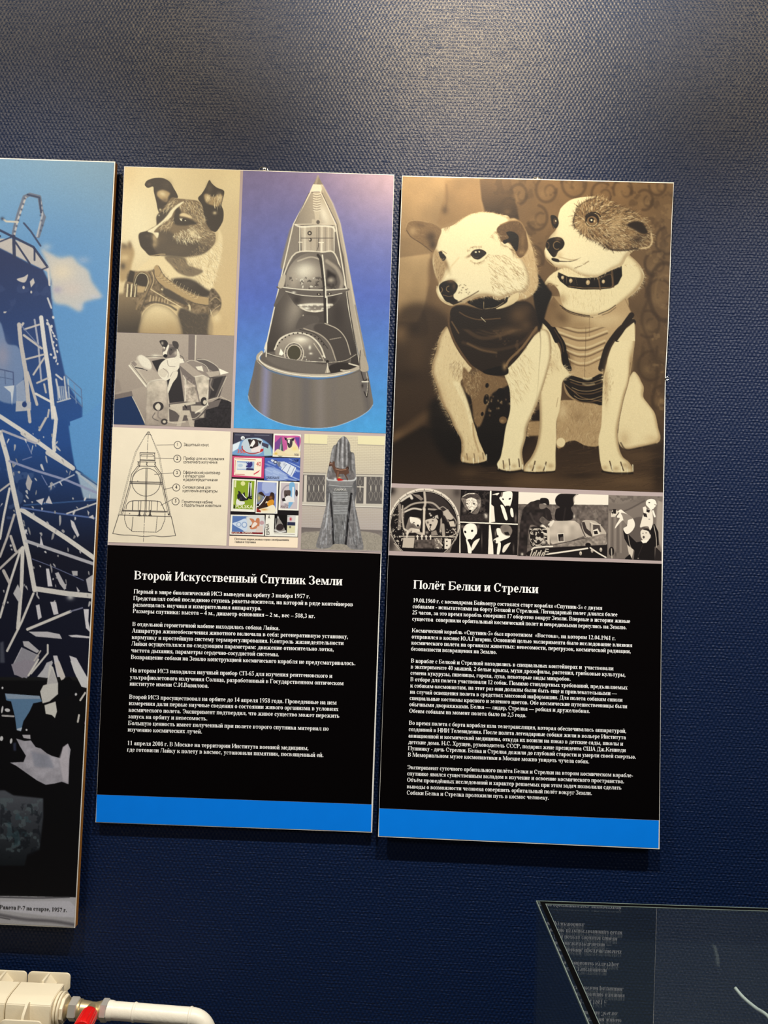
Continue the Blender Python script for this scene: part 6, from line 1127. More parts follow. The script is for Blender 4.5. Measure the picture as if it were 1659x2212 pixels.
def paint_four_dogs():
    c = Cv(990, 1052, 1124, 1204, 2.0, MONO, .06).frame(830, 1040, 5.53); c.fk = .5
    c.im[:] = c.col(.06)
    c.patches(.3, 8, .12, .6, [(910, 110), (1260, 120), (1250, 480), (905, 470)], 3)
    c.fill([(920, 200), (990, 150), (1090, 140), (1150, 200), (1150, 290), (1110, 390), (1040, 380), (980, 330), (940, 260)], .45, 2); c.fill([(985, 210), (1040, 180), (1100, 220), (1110, 290), (1050, 370), (1010, 330), (980, 270)], .86, 1.6); c.fill([(930, 180), (1000, 150), (1090, 150), (1150, 190), (1110, 215), (1040, 190), (980, 210)], .28, 1.5); c.line([(940, 180), (1000, 148), (1080, 145)], 2, .9, .9, 1.2); c.blob(1140, 280, 22, 40, .6, .8); c.ell(1072, 268, 14, 8, .05); c.ell(990, 265, 10, 7, .08); c.ell(1024, 352, 18, 14, .03); c.line([(1050, 370), (1110, 310)], 1.4, .1, .9); c.blob(960, 340, 24, 40, .55, .7); c.fill([(920, 400), (1250, 380), (1240, 480), (910, 470)], .2, 4); c.blob(1215, 410, 20, 30, .9, .9, -20); c.noise(.3, 2, oct=2, seed=2)
    c.fill([(1285, 160), (1345, 140), (1375, 140), (1350, 165), (1330, 160)], .95, .8); c.fill([(1415, 130), (1520, 120), (1530, 200), (1500, 300), (1450, 300), (1410, 250), (1375, 200), (1400, 170)], .97, .8); c.fill([(1395, 130), (1420, 130), (1410, 180), (1390, 190)], .45, 1.4); c.ell(1420, 212, 12, 9, .04, 30); c.ell(1500, 207, 16, 9, .04, -30); c.fill([(1450, 290), (1500, 290), (1490, 330), (1455, 330)], .05, .8); c.fill([(1390, 280), (1430, 300), (1470, 420), (1470, 460), (1440, 450), (1400, 330)], .97, .8); c.fill([(1510, 320), (1535, 330), (1545, 420), (1520, 420), (1505, 370)], .97, .8); c.fill([(1275, 270), (1310, 300), (1325, 480), (1270, 490)], .93, 1.4); c.blob(1570, 440, 14, 50, .5, .8)
    c.poly([(900, 478), (1600, 505), (1600, 520), (900, 492)], .97, .4); c.poly([(1262, 112), (1282, 112), (1272, 500), (1252, 500)], .97, .4)
    c.fill([(975, 520), (1020, 500), (1080, 510), (1110, 560), (1100, 640), (1060, 680), (1020, 720), (990, 700), (950, 620), (945, 560)], .98, .8); c.blob(935, 540, 26, 20, .5, .8); c.blob(1120, 540, 20, 30, .4, .7); c.ell(968, 603, 12, 16, .04, -30); c.ell(1050, 590, 13, 14, .04, 30); c.ell(1020, 705, 26, 18, .04); c.fill([(975, 690), (1000, 710), (1040, 800), (1040, 860), (1005, 860), (990, 760)], .98, .8); c.fill([(1135, 680), (1130, 710), (1060, 820), (1040, 800), (1070, 720)], .95, .8); c.line([(1100, 640), (1080, 670)], 3, .05, .9); c.blob(1165, 700, 8, 90, .5, .6)
    c.poly([(900, 500), (908, 500), (912, 860), (895, 860)], .9, .6); c.fill([(1252, 520), (1270, 520), (1285, 640), (1300, 760), (1306, 875), (1240, 870)], .95, 1, 1, False)
    c.fill([(1340, 570), (1380, 560), (1440, 600), (1500, 640), (1490, 670), (1400, 710), (1350, 740), (1310, 720), (1310, 690), (1350, 660)], .97, .8); c.fill([(1390, 540), (1440, 515), (1500, 530), (1530, 590), (1500, 650), (1440, 640), (1400, 600)], .50, 2); c.blob(1445, 560, 40, 40, .4, .7); c.ell(1356, 655, 10, 14, .04); c.ell(1322, 716, 14, 20, .05, 0, .5, .8); c.fill([(1430, 610), (1480, 600), (1500, 640), (1450, 640)], .1, 1.4); c.fill([(1360, 740), (1390, 730), (1390, 800), (1370, 875), (1345, 870)], .98, .8); c.fill([(1505, 730), (1500, 750), (1440, 840), (1410, 840), (1430, 770)], .92, 1); c.blob(1545, 800, 10, 50, .5, .6); c.blob(1330, 620, 12, 40, .6, .7)
    return c
def paint_field():
    c = Cv(1116, 1056, 1320, 1212, 1.8, MONO, .5).frame(1110, 1050, 5.027); c.fk = .5
    c.poly([(40, 60), (1040, 90), (1040, 220), (40, 210)], .92); c.poly([(40, 195), (1040, 205), (1040, 420), (1020, 760), (40, 760)], .38, 1); c.noise(.3, 6, [(40, 200), (1040, 210), (1040, 760), (40, 760)], 2, 4); c.patches(.55, 10, .1, .5, [(40, 210), (1040, 220), (1040, 500), (40, 500)], 6)
    m1 = [(100, 250), (170, 180), (210, 165), (280, 150), (300, 200), (390, 260), (410, 350), (380, 380), (310, 330), (280, 380), (340, 440), (310, 460), (260, 440), (190, 420), (160, 470), (150, 560), (130, 760), (50, 750), (60, 560), (70, 400), (90, 300)]
    c.fill(m1, .17, .8); c.noise(.4, 6, m1, 1, 5); c.fill([(285, 140), (320, 128), (370, 140), (385, 190), (370, 210), (340, 190), (290, 190)], .07, .8); c.fill([(280, 195), (340, 200), (350, 230), (310, 250), (280, 240)], .45, 1); c.fill([(285, 430), (320, 420), (370, 470), (350, 480), (300, 460)], .88, .8); c.line([(180, 300), (220, 380), (290, 430)], 4, .3, .6, 3); c.fill([(340, 250), (390, 270), (420, 360), (370, 370)], .14, 1)
    m2 = [(450, 140), (490, 90), (560, 82), (700, 90), (660, 110), (650, 200), (620, 240), (650, 320), (610, 370), (460, 370), (455, 260), (500, 230), (460, 200)]
    c.fill(m2, .07, .8); c.line([(680, 95), (650, 130), (655, 180)], 2.4, .7, .9, 1); c.blob(655, 330, 12, 20, .85, .9); c.line([(560, 240), (540, 370)], 3, .18, .7, 2)
    # capsule
    cap = [(390, 380), (660, 375), (720, 420), (770, 540), (600, 600), (440, 640), (400, 620), (380, 500)]
    c.grad(cap, (450, 400), .78, (600, 620), .66, .8, sm=False); c.noise(.12, 12, cap, 1, 7); c.fill([(745, 380), (830, 370), (900, 390), (980, 470), (1020, 560), (1000, 640), (940, 680), (770, 560), (745, 470)], .72, .8); c.fill([(740, 400), (770, 500), (850, 550), (830, 480), (830, 400), (770, 390)], .22, 1.2); c.poly([(765, 380), (825, 375), (825, 490), (790, 460)], .7, .6); c.fill([(860, 420), (930, 420), (950, 500), (860, 500)], .3, 1); c.poly([(860, 480), (910, 460), (940, 520), (860, 540)], .88, .6); c.poly([(865, 490), (905, 485), (915, 520), (875, 525)], .1, .5); c.line([(830, 390), (870, 410), (940, 420)], 2.2, .85, .9, .8)
    c.fill([(400, 640), (600, 600), (800, 560), (980, 520), (1015, 560), (990, 640), (930, 690), (760, 700), (500, 720), (400, 720)], .55, .8); c.noise(.3, 5, [(400, 640), (980, 540), (990, 640), (760, 700), (400, 720)], 2, 8); c.line([(400, 645), (600, 603), (800, 560)], 1.4, .2, .8); c.ell(806, 638, 30, 22, .05); c.poly([(470, 515), (545, 510), (550, 605), (480, 610)], .85, .5); c.poly([(480, 525), (537, 520), (541, 597), (488, 600)], .08, .5); c.poly([(500, 560), (540, 545), (541, 597), (495, 600)], .35, 1)
    c.line([(380, 420), (430, 378), (400, 430)], 4, .9, .9, 1); c.line([(720, 420), (745, 480), (775, 550)], 2.4, .3, .9, 1)
    # instruments
    c.fill([(170, 470), (220, 440), (350, 460), (370, 560), (350, 640), (200, 660), (170, 560)], .10, 1); c.patches(.85, 3.5, .08, .9, [(170, 460), (360, 460), (370, 640), (190, 660)], 12, .03); c.arc(250, 550, 80, 90, 0, 360, 1.6, .75, .8); c.line([(300, 500), (360, 520)], 2, .9); c.blob(325, 610, 26, 24, .85, .9); c.fill([(360, 440), (390, 460), (390, 640), (365, 620)], .8, 1)
    c.fill([(180, 700), (370, 670), (960, 640), (1020, 640), (1020, 790), (300, 770), (140, 750)], .08, 2); c.line([(195, 690), (240, 665), (420, 655)], 3, .93, 1, .8); c.line([(370, 738), (560, 712), (800, 676)], 3.4, .92, 1, .8, False); c.line([(830, 670), (920, 730), (1000, 775)], 3, .9, 1, .8); 
    for k in range(7): c.line([(180+k*24, 755), (200+k*24, 700+k % 2*20)], 2.6, .85, .9, .8); c.line([(345, 670+k*14), (375, 672+k*14)], 2, .9 if k % 2 else .05, .9, .5, False)
    for x, y in ((725, 730), (850, 700), (945, 690)): c.ell(x, y, 14, 22, .82, 0, .8); c.blob(x, y+8, 8, 6, .3, .8)
    c.blob(90, 740, 14, 16, .9, .9); c.line([(1010, 520), (1020, 640)], 3, .2, .8); return c
def paint_speaker():
    c = Cv(1310, 1062, 1436, 1216, 2.0, MONO, .5).frame(1110, 1050, 5.027); c.fk = .5
    c.im[:] = c.col(.48); c.grad([(1025, 90), (1620, 110), (1610, 820), (1020, 800)], (1100, 100), .50, (1500, 800), .42, sm=False); c.patches(.35, 8, .06, .6, [(1030, 100), (1610, 110), (1600, 180), (1030, 180)], 3); c.line([(1040, 220), (1200, 230), (1420, 130)], 16, .44, .7, 4); c.line([(1040, 260), (1200, 270), (1420, 160)], 3, .3, .7, 2)
    for k in range(5): c.line([(1040+k*30, 300), (1035+k*32, 720)], 3, .36 if k % 2 else .58, .7, 2, False)
    c.fill([(1220, 420), (1300, 350), (1400, 340), (1440, 420), (1380, 520), (1340, 620), (1240, 560)], .36, 3); c.ell(1350, 590, 34, 44, .36, 0, 1); c.fill([(1560, 150), (1620, 180), (1610, 700), (1540, 500)], .62, 5)
    man = [(1185, 480), (1240, 520), (1330, 610), (1390, 600), (1430, 610), (1490, 560), (1480, 440), (1530, 410), (1570, 500), (1575, 640), (1530, 660), (1530, 810), (1300, 810), (1310, 700), (1240, 640), (1200, 570)]
    c.fill(man, .05, .6, sm=False); c.fill([(1375, 500), (1400, 470), (1460, 465), (1485, 510), (1475, 570), (1420, 600), (1385, 560)], .88, .8); c.fill([(1400, 470), (1450, 460), (1490, 490), (1480, 530), (1460, 490)], .12, .8); c.ell(1410, 555, 12, 14, .3); c.ell(1402, 512, 8, 4, .2); c.ell(1436, 508, 8, 4, .2); c.fill([(1380, 590), (1470, 580), (1440, 615), (1400, 620)], .95, .6); c.line([(1400, 640), (1350, 760)], 1.4, .2, .8); c.blob(1350, 785, 6, 6, .8, .9)
    c.line([(1520, 430), (1545, 560), (1550, 700)], 1.6, .75, .9); c.line([(1240, 530), (1260, 640), (1290, 700)], 1.6, .7, .8); c.fill([(1230, 640), (1300, 690), (1280, 790), (1250, 740)], .8, 1.2); c.poly([(1210, 780), (1260, 740), (1290, 810), (1205, 810)], .05, .8); c.fill([(1540, 660), (1600, 720), (1600, 810), (1530, 810)], .12, 1); c.ell(1060, 710, 30, 50, .1, 0, 1); c.line([(1060, 680), (1065, 790)], 2, .85, .8); c.blob(1105, 740, 10, 30, .3, .8)
    d1 = [(1120, 290), (1160, 255), (1210, 290), (1290, 350), (1315, 420), (1290, 480), (1240, 520), (1210, 510), (1190, 460), (1230, 430), (1200, 380), (1170, 380), (1100, 460), (1110, 420), (1150, 350), (1120, 340)]
    c.fill(d1, .93, .6); c.fill([(1165, 290), (1240, 310), (1290, 350), (1240, 370), (1230, 420), (1195, 380), (1180, 330)], .55, .8); c.fill([(1055, 330), (1065, 270), (1100, 260), (1140, 280), (1130, 320), (1080, 335)], .85, .6); c.fill([(1075, 250), (1110, 250), (1110, 300), (1080, 300)], .12, .6); c.fill([(1060, 280), (1080, 275), (1070, 310)], .1, .5); c.line([(1110, 330), (1140, 290)], 2, .1, .8)
    c.fill([(1440, 160), (1480, 140), (1530, 150), (1550, 200), (1520, 240), (1500, 270), (1460, 230), (1435, 200)], .95, .6); c.ell(1507, 262, 9, 9, .05); c.ell(1470, 180, 10, 6, .2); c.fill([(1400, 230), (1430, 220), (1450, 260), (1410, 300)], .92, .8); c.line([(1530, 200), (1560, 215)], 2, .5, .8); c.fill([(1410, 300), (1450, 250), (1500, 280), (1510, 400), (1480, 480), (1460, 440), (1410, 440), (1370, 445), (1390, 360)], .90, .6); c.fill([(1405, 290), (1440, 300), (1450, 340), (1410, 330)], .15, .6); c.fill([(1440, 250), (1480, 260), (1470, 290), (1440, 280)], .15, .6); c.line([(1510, 270), (1530, 330)], 4, .95, 1, .8); c.blob(1470, 360, 8, 4, .2, .8)
    return c
def paint_tower():
    c = Cv(-484, 326, 252, 2010, 1.0, None, .1)
    g = np.random.default_rng(5)
    c.grad([(-484, 326), (252, 326), (252, 1100), (-484, 1100)], (0, 340), (122, 160, 190), (60, 1050), (86, 146, 196), sm=False)
    c.blob(200, 360, 160, 120, (138, 168, 184), .6); c.blob(120, 640, 160, 200, (90, 142, 192), .7)
    # cloud
    T1, T2, T3 = (0, 330, 3.881), (0, 880, 3.879), (0, 1430, 3.75)
    c.frame(*T1)
    c.fill([(340, 800), (400, 830), (500, 880), (600, 870), (660, 930), (740, 990), (770, 1080), (850, 1200), (780, 1230), (700, 1260), (670, 1330), (560, 1280), (450, 1250), (430, 1100), (400, 950)], (206, 196, 182), 7, .9)
    c.blob(520, 1000, 110, 90, (226, 208, 178), .8); c.blob(600, 1140, 110, 70, (208, 192, 178), .7); c.blob(700, 900, 50, 30, (150, 172, 196), .7); c.blob(390, 790, 40, 30, (160, 178, 194), .8); c.blob(480, 1150, 40, 30, (170, 160, 176), .7); c.blob(670, 1290, 30, 30, (190, 192, 196), .6); c.blob(800, 1205, 50, 16, (190, 190, 196), .7)
    # lit gap behind the top gallery
    c.fill([(-200, 700), (0, 720), (100, 720), (280, 790), (420, 980), (400, 1000), (260, 930), (0, 800), (-200, 760)], (196, 184, 172), 1.5, .95, False)
    navy = (44, 56, 92)
    c.grad([(-1900, 760), (0, 800), (120, 860), (250, 930), (360, 980), (420, 1100), (440, 1330), (500, 1660), (560, 1930), (690, 2130), (690, 2260), (575, 2290), (600, 2500), (640, 2700), (830, 2830), (780, 4300), (-1900, 4300)], (200, 900), navy, (300, 2300), (38, 78, 138), 2, sm=False)
    c.fill([(0, 1420), (30, 1500), (60, 1600), (160, 1640), (200, 1880), (140, 1960), (130, 2100), (-60, 2000), (-60, 1420)], (120, 140, 172), 3, .9); c.blob(20, 1700, 60, 120, (160, 150, 160), .6)
    c.patches((60, 76, 116), 30, .12, .5, [(-100, 900), (430, 1000), (440, 1300), (0, 1400)], 4)
    beam = (198, 188, 178); lt = (224, 216, 204); dk = (48, 56, 84)
    def B(pts, w, v=beam, a=.95, f=.8): c.line(pts, w, v, a, f, False)
    # antenna hoop
    B([(110, 700), (130, 600), (165, 480), (205, 370), (250, 350), (330, 370), (350, 500), (370, 540), (320, 700)], 8, (110, 116, 130)); B([(120, 690), (150, 560), (215, 375)], 4, (196, 190, 184)); B([(340, 400), (355, 520), (310, 700)], 4, (178, 178, 182)); B([(230, 350), (330, 375), (345, 500)], 4, (60, 70, 94))
    for k in range(7): c.blob(125+k*14, 660-k*46, 9, 9, (40, 50, 76), .8); c.blob(340+(k % 3)*8, 400+k*42, 8, 8, (50, 60, 86), .7)
    B([(20, 550), (50, 575), (150, 580)], 4, (210, 200, 180)); c.blob(20, 552, 16, 14, (40, 56, 84), .9); B([(200, 590), (260, 660), (340, 780)], 4, (60, 70, 96)); B([(0, 650), (110, 705), (280, 790), (400, 960)], 5, dk); B([(0, 745), (100, 705)], 3, dk); B([(115, 700), (120, 870)], 7, dk); B([(130, 750), (250, 930)], 4, dk); B([(290, 800), (290, 900)], 4, dk); B([(400, 960), (415, 1110)], 4, (210, 200, 190)); B([(350, 980), (400, 960)], 3, dk); B([(-300, 640), (0, 700)], 5, dk); B([(-300, 760), (-100, 650)], 4, dk)
    c.fill([(140, 1060), (200, 1040), (235, 1020), (215, 1080), (180, 1085)], beam, .6); c.fill([(250, 1080), (280, 1050), (292, 1090), (260, 1130)], beam, .6); c.ell(198, 1130, 10, 14, beam); c.ell(262, 1168, 8, 12, beam); c.fill([(30, 1330), (60, 1330), (45, 1345), (30, 1345)], beam)
    # tower legs
    B([(160, 1440), (175, 1600), (215, 1830), (240, 2120)], 9); B([(195, 1430), (160, 1480)], 5); B([(345, 1380), (375, 1620), (410, 1850), (440, 2120), (460, 2420), (455, 2600)], 9, lt); B([(290, 1400), (320, 1600), (345, 1900)], 4, (170, 170, 180)); B([(205, 1480), (330, 1440)], 4); B([(200, 1530), (350, 1640)], 5); B([(220, 1730), (370, 1690)], 4); B([(280, 1860), (370, 1720)], 4); B([(230, 1840), (310, 2110)], 6); B([(310, 1930), (400, 1890)], 4); B([(300, 2020), (430, 2090)], 5, lt); B([(370, 1940), (385, 2010)], 4); B([(180, 1450), (330, 1620)], 2, (120, 130, 160))
    for pts in ([(400, 1220), (430, 1300)], [(410, 1440), (440, 1600), (470, 1720)], [(470, 1900), (500, 2050)], [(540, 1880), (560, 2060)], [(470, 1860), (520, 1900)]): B(pts, 4, (206, 200, 196))
    for k in range(16): c.ell(400+g.uniform(-10, 60)+k*3, 1380+k*26, g.uniform(4, 12), g.uniform(8, 18), (210, 204, 200), g.uniform(-40, 40), .6)
    c.fill([(135, 1950), (200, 1900), (220, 2080), (140, 2100)], (168, 176, 190), 1.5, .8); c.fill([(135, 2080), (260, 2090), (260, 2160), (130, 2170)], (176, 176, 180), 1); c.ell(205, 2110, 20, 24, (36, 60, 110))
    # railings and side platform
    B([(545, 1860), (680, 1980), (690, 2130), (600, 2040), (560, 2000), (545, 1860)], 2, (90, 112, 146)); B([(570, 1900), (580, 2060)], 3, (170, 180, 190)); B([(620, 1940), (640, 2100)], 2, (120, 140, 170)); B([(570, 1950), (690, 2060)], 2, (90, 112, 146)); B([(480, 2090), (590, 2060)], 3, (190, 190, 190)); B([(0, 1815), (110, 1840), (115, 1960)], 2.4, (70, 84, 120)); B([(0, 1880), (110, 1900)], 1.6, (80, 96, 130)); B([(40, 1820), (45, 1940)], 1.6, (80, 96, 130)); c.fill([(30, 1960), (120, 1950), (100, 2120), (90, 2010)], (200, 204, 208), .8)
    for k in range(5): c.line([(480+k*16, 1960), (490+k*16, 2070)], 3, (180, 184, 190), .8, .8, False)
    # lower complex: dark ground with pale trusses
    c.frame(*T2)
    c.grad([(-1900, 100), (560, 100), (620, 480), (700, 560), (830, 650), (960, 760), (960, 1250), (960, 2260), (-1900, 2260)], (300, 300), (36, 74, 134), (300, 1250), (18, 20, 36), 2, sm=False)
    c.poly([(585, 120), (690, 80), (900, -80), (900, 620), (820, 600), (640, 520), (600, 300)], (92, 146, 196), 1.2)
    c.fill([(640, 530), (820, 640), (820, 770), (700, 760)], (168, 186, 200), 2, .9); B([(640, 540), (830, 700)], 5, (176, 184, 192)); B([(680, 560), (830, 660)], 3, (60, 90, 130))
    c.patches((96, 116, 156), 26, .12, .35, [(0, 450), (600, 560), (300, 800), (0, 1100)], 7)
    B([(-500, -160), (0, 75), (200, 205), (400, 350), (600, 500)], 9, lt); B([(190, 215), (300, 290)], 10, (210, 202, 192)); B([(400, 380), (610, 510)], 10, (214, 206, 196)); B([(20, 195), (160, 250), (300, 300)], 5, (176, 172, 180)); B([(0, 210), (60, 420), (110, 680), (180, 1000), (240, 1250), (290, 1530)], 10, lt); B([(80, 450), (300, 530), (560, 610), (820, 720)], 5, (146, 150, 178)); B([(185, 860), (360, 970), (560, 1100), (800, 1270)], 10, lt); B([(220, 1120), (400, 1180), (780, 1310)], 7, (186, 182, 184)); B([(180, 840), (500, 890), (820, 930)], 3.4, (90, 110, 160)); B([(200, 820), (600, 790), (820, 775)], 3, (54, 84, 130)); B([(300, 1520), (560, 1560), (770, 1580)], 11, lt); c.blob(590, 1590, 30, 24, (200, 196, 190), .9)
    B([(450, 0), (470, 100), (450, 290), (455, 360)], 8, lt); B([(240, 20), (250, 120)], 7, beam); B([(330, 190), (385, 90)], 5, beam); B([(410, 20), (400, 80)], 4, beam)
    B([(0, 700), (80, 640)], 4, beam); B([(80, 680), (30, 920), (0, 1100)], 5, lt); B([(120, 900), (60, 1090), (0, 1250)], 5, beam); B([(190, 1170), (0, 1350)], 5, beam); B([(170, 1200), (80, 1480), (0, 1760)], 5, lt); B([(190, 1180), (180, 1500), (150, 1850)], 8, lt); B([(280, 1560), (180, 1800), (60, 2040)], 5, lt); B([(30, 1370), (80, 1470)], 7, beam); B([(90, 1080), (130, 1200)], 6, beam); c.fill([(110, 1560), (150, 1480), (180, 1560), (160, 1640)], (190, 186, 184), 1.5)
    c.line([(270, 1270), (450, 1340), (700, 1450)], 1.6, (130, 136, 170), .8, 1); B([(350, 570), (395, 650)], 2, (120, 130, 170)); B([(410, 665), (620, 565)], 3, (180, 184, 196)); B([(560, 890), (830, 795)], 3.4, (206, 200, 196)); B([(230, 310), (265, 390)], 2, (120, 130, 170)); B([(190, 440), (265, 415)], 2, (120, 130, 170)); B([(230, 1860), (590, 1710)], 6, lt); B([(590, 1710), (690, 1680)], 3, (130, 130, 150))
    for k in range(105):
        x, y = g.uniform(10, 800), g.uniform(160, 1640)
        if y < 640 and x > 590: continue
        L = abs(g.normal())*16+8; w_ = g.uniform(5, 13); a = math.radians(g.choice([60, 70, 80, 110])+g.normal()*10); ca, sa = math.cos(a), math.sin(a)
        pts = [(x+u*ca-v*sa, y+u*sa+v*ca) for u, v in ((0, -w_*g.uniform(.3, 1)), (L, -w_*g.uniform(.4, 1)), (L*1.6, 0), (L, w_*g.uniform(.2, 1)), (0, w_*g.uniform(.2, .9)))]
        c.fill(pts, (np.array([208, 202, 198])*g.uniform(.72, 1.08)).clip(0, 255), .7, .92)
    for pts in ([(215, 640), (235, 560), (270, 620), (250, 700), (225, 680)], [(300, 780), (370, 760), (350, 820)], [(380, 800), (410, 740), (440, 810)], [(590, 940), (620, 960), (665, 1070), (650, 1090), (600, 1000)], [(460, 1390), (490, 1380), (555, 1500), (540, 1530), (500, 1480)], [(385, 1350), (410, 1350), (440, 1500), (400, 1500)], [(340, 1070), (365, 1160), (335, 1150)], [(600, 1370), (650, 1370), (650, 1410), (610, 1410)], [(700, 1690), (745, 1690), (740, 1790), (760, 1890), (720, 1850)], [(300, 1660), (330, 1650), (350, 1760), (320, 1780)], [(420, 1630), (470, 1630), (490, 1730), (450, 1740)], [(240, 1880), (400, 1880), (500, 1900), (520, 1940), (300, 1920)], [(570, 1910), (640, 1905), (750, 1920), (750, 1935), (600, 1925)], [(580, 2080), (640, 2100), (730, 2260), (640, 2260)], [(445, 2080), (480, 2080), (530, 2260), (480, 2260)], [(190, 1960), (240, 1960), (330, 2040), (310, 2060), (200, 2000)], [(730, 860), (750, 880), (740, 910)], [(740, 920), (780, 900), (790, 940)], [(640, 1500), (670, 1540), (650, 1550)], [(100, 2170), (180, 2010), (330, 2080), (230, 2260), (120, 2240)], [(330, 2260), (390, 2140), (440, 2120), (400, 2260)], [(720, 1440), (780, 1400), (790, 1560), (740, 1540)]):
        c.fill(pts, (np.array([206, 200, 200])*g.uniform(.85, 1.05)).clip(0, 255), .8, 1, False)
    c.poly([(105, 2170), (185, 2012), (330, 2085), (225, 2270), (120, 2240)], (150, 146, 152), 1); B([(400, 1990), (400, 2060), (260, 2230)], 4, lt); B([(340, 2040), (250, 2180)], 3, beam)
    c.fill([(0, 1970), (30, 1960), (40, 2140), (0, 2140)], (70, 72, 84), 2)
    # bottom: cab, ice, dark lower part
    c.frame(*T3)
    c.poly([(-1850, 150), (960, 150), (960, 1910), (-1850, 1830)], (10, 9, 12), 3)
    c.fill([(90, 20), (200, -20), (310, 0), (240, 110), (180, 130), (120, 100)], (150, 142, 150), 1, 1, False); B([(310, -20), (230, 110)], 4, lt); c.fill([(300, 120), (400, 0), (430, 0), (385, 130)], (190, 186, 186), 1, 1, False); c.fill([(440, 10), (480, -10), (530, 120), (500, 160)], (214, 204, 194), .8, 1, False); c.fill([(570, -10), (620, 0), (712, 130), (705, 212), (660, 200), (600, 80)], (216, 212, 208), .8, 1, False); c.fill([(400, 20), (430, 40), (470, 170), (470, 260), (400, 320), (345, 335), (325, 240), (350, 190), (380, 180)], (212, 206, 196), 1, 1, False)
    c.fill([(420, 50), (470, 170), (380, 180)], (190, 184, 180), 1); c.poly([(470, 160), (560, 120), (640, 200), (640, 230), (480, 320)], (8, 8, 12), 1)
    c.fill([(40, 255), (320, 275), (340, 320), (270, 335), (240, 400), (190, 480), (170, 560), (135, 550), (120, 440), (90, 320), (50, 310)], (96, 128, 158), 1.2, 1, False); c.fill([(40, 255), (320, 275), (330, 300), (60, 300)], (150, 164, 180), 1, .9, False); c.fill([(360, 350), (450, 320), (462, 400), (445, 455), (420, 430), (370, 420)], (218, 212, 200), .8, 1, False); B([(20, 435), (110, 440)], 4, (190, 184, 180)); c.fill([(140, 540), (180, 530), (170, 560), (135, 552)], (190, 200, 210), 1)
    for x, y, rx, ry in ((18, 385, 8, 30), (60, 390, 22, 14), (12, 620, 14, 20), (90, 640, 10, 22), (615, 262, 9, 12), (20, 210, 8, 10), (215, 550, 8, 8)): c.ell(x, y, rx, ry, (214, 210, 208), 10, .6)
    B([(690, 250), (650, 310)], 4, lt); B([(640, 430), (630, 485)], 4, lt); B([(693, 480), (690, 500)], 3, (200, 160, 180)); c.fill([(180, 590), (245, 590), (248, 625), (190, 615)], (186, 180, 182), .8); c.fill([(105, 660), (130, 650), (130, 720), (110, 720)], (50, 54, 74), 2)
    ice = [(130, 620), (200, 640), (250, 635), (290, 690), (330, 700), (380, 740), (420, 760), (490, 780), (510, 690), (550, 660), (572, 710), (560, 800), (555, 990), (500, 970), (440, 985), (370, 995), (300, 960), (200, 890), (130, 840), (80, 815), (190, 810), (210, 760), (160, 680)]
    c.fill(ice, (176, 170, 176), .8, 1, False); c.noise(.16, 16, ice, 4, 3); c.fill([(480, 780), (510, 690), (550, 665), (560, 800), (550, 980), (510, 960)], (206, 196, 200), 2, .8, False); c.fill([(250, 720), (400, 760), (440, 860), (280, 850)], (140, 142, 154), 4, .7)
    c.grad([(-1850, 1040), (40, 1040), (110, 1080), (350, 1105), (350, 1260), (320, 1520), (220, 1560), (200, 1650), (-1850, 1640)], (100, 1080), (82, 84, 90), (100, 1640), (22, 26, 30), 3, sm=False)
    c.patches((96, 110, 112), 14, .06, .5, [(0, 1100), (345, 1110), (320, 1500), (0, 1600)], 6); c.patches((14, 18, 24), 14, .08, .5, [(0, 1150), (345, 1150), (320, 1560), (0, 1600)], 8); c.patches((60, 90, 96), 18, .1, .4, [(0, 1100), (300, 1110), (200, 1500), (0, 1500)], 11)
    c.grad([(-1850, 1790), (0, 1895), (300, 1900), (560, 1905), (760, 1912), (760, 2190), (-1850, 2060)], (300, 1900), (190, 186, 188), (300, 2150), (176, 172, 172), 1, sm=False); c.line([(0, 1905), (300, 1912), (560, 1905)], 3, (60, 58, 62), .8, 2); c.poly([(0, 1940), (560, 1935), (610, 1980), (605, 2070), (400, 2060), (0, 2010)], (212, 208, 214), 3, .8)
    c.line([(0, 2050), (200, 2085), (420, 2100), (610, 2130)], 7, (92, 88, 92), .8, 5); c.line([(0, 2070), (80, 2085)], 2, (50, 46, 50), .8, 2)
    # unseen left part of the same photograph: more gantry
    c.frame(0, 0, 1); c.poly([(-484, 560), (-4, 640), (-4, 700), (-484, 640)], (44, 56, 92), 4)
    for k in range(60):
        x, y = g.uniform(-470, -130), g.uniform(700, 1600); L = g.uniform(20, 110); a = math.radians(g.choice([30, 70, 100, 150])+g.normal()*8)
        c.line([(x, y), (x+L*math.cos(a), y+L*math.sin(a))], g.uniform(2, 9), (200, 194, 190), .9, 1, False)
    c.noise(.03, 1.4, oct=1)
    return c
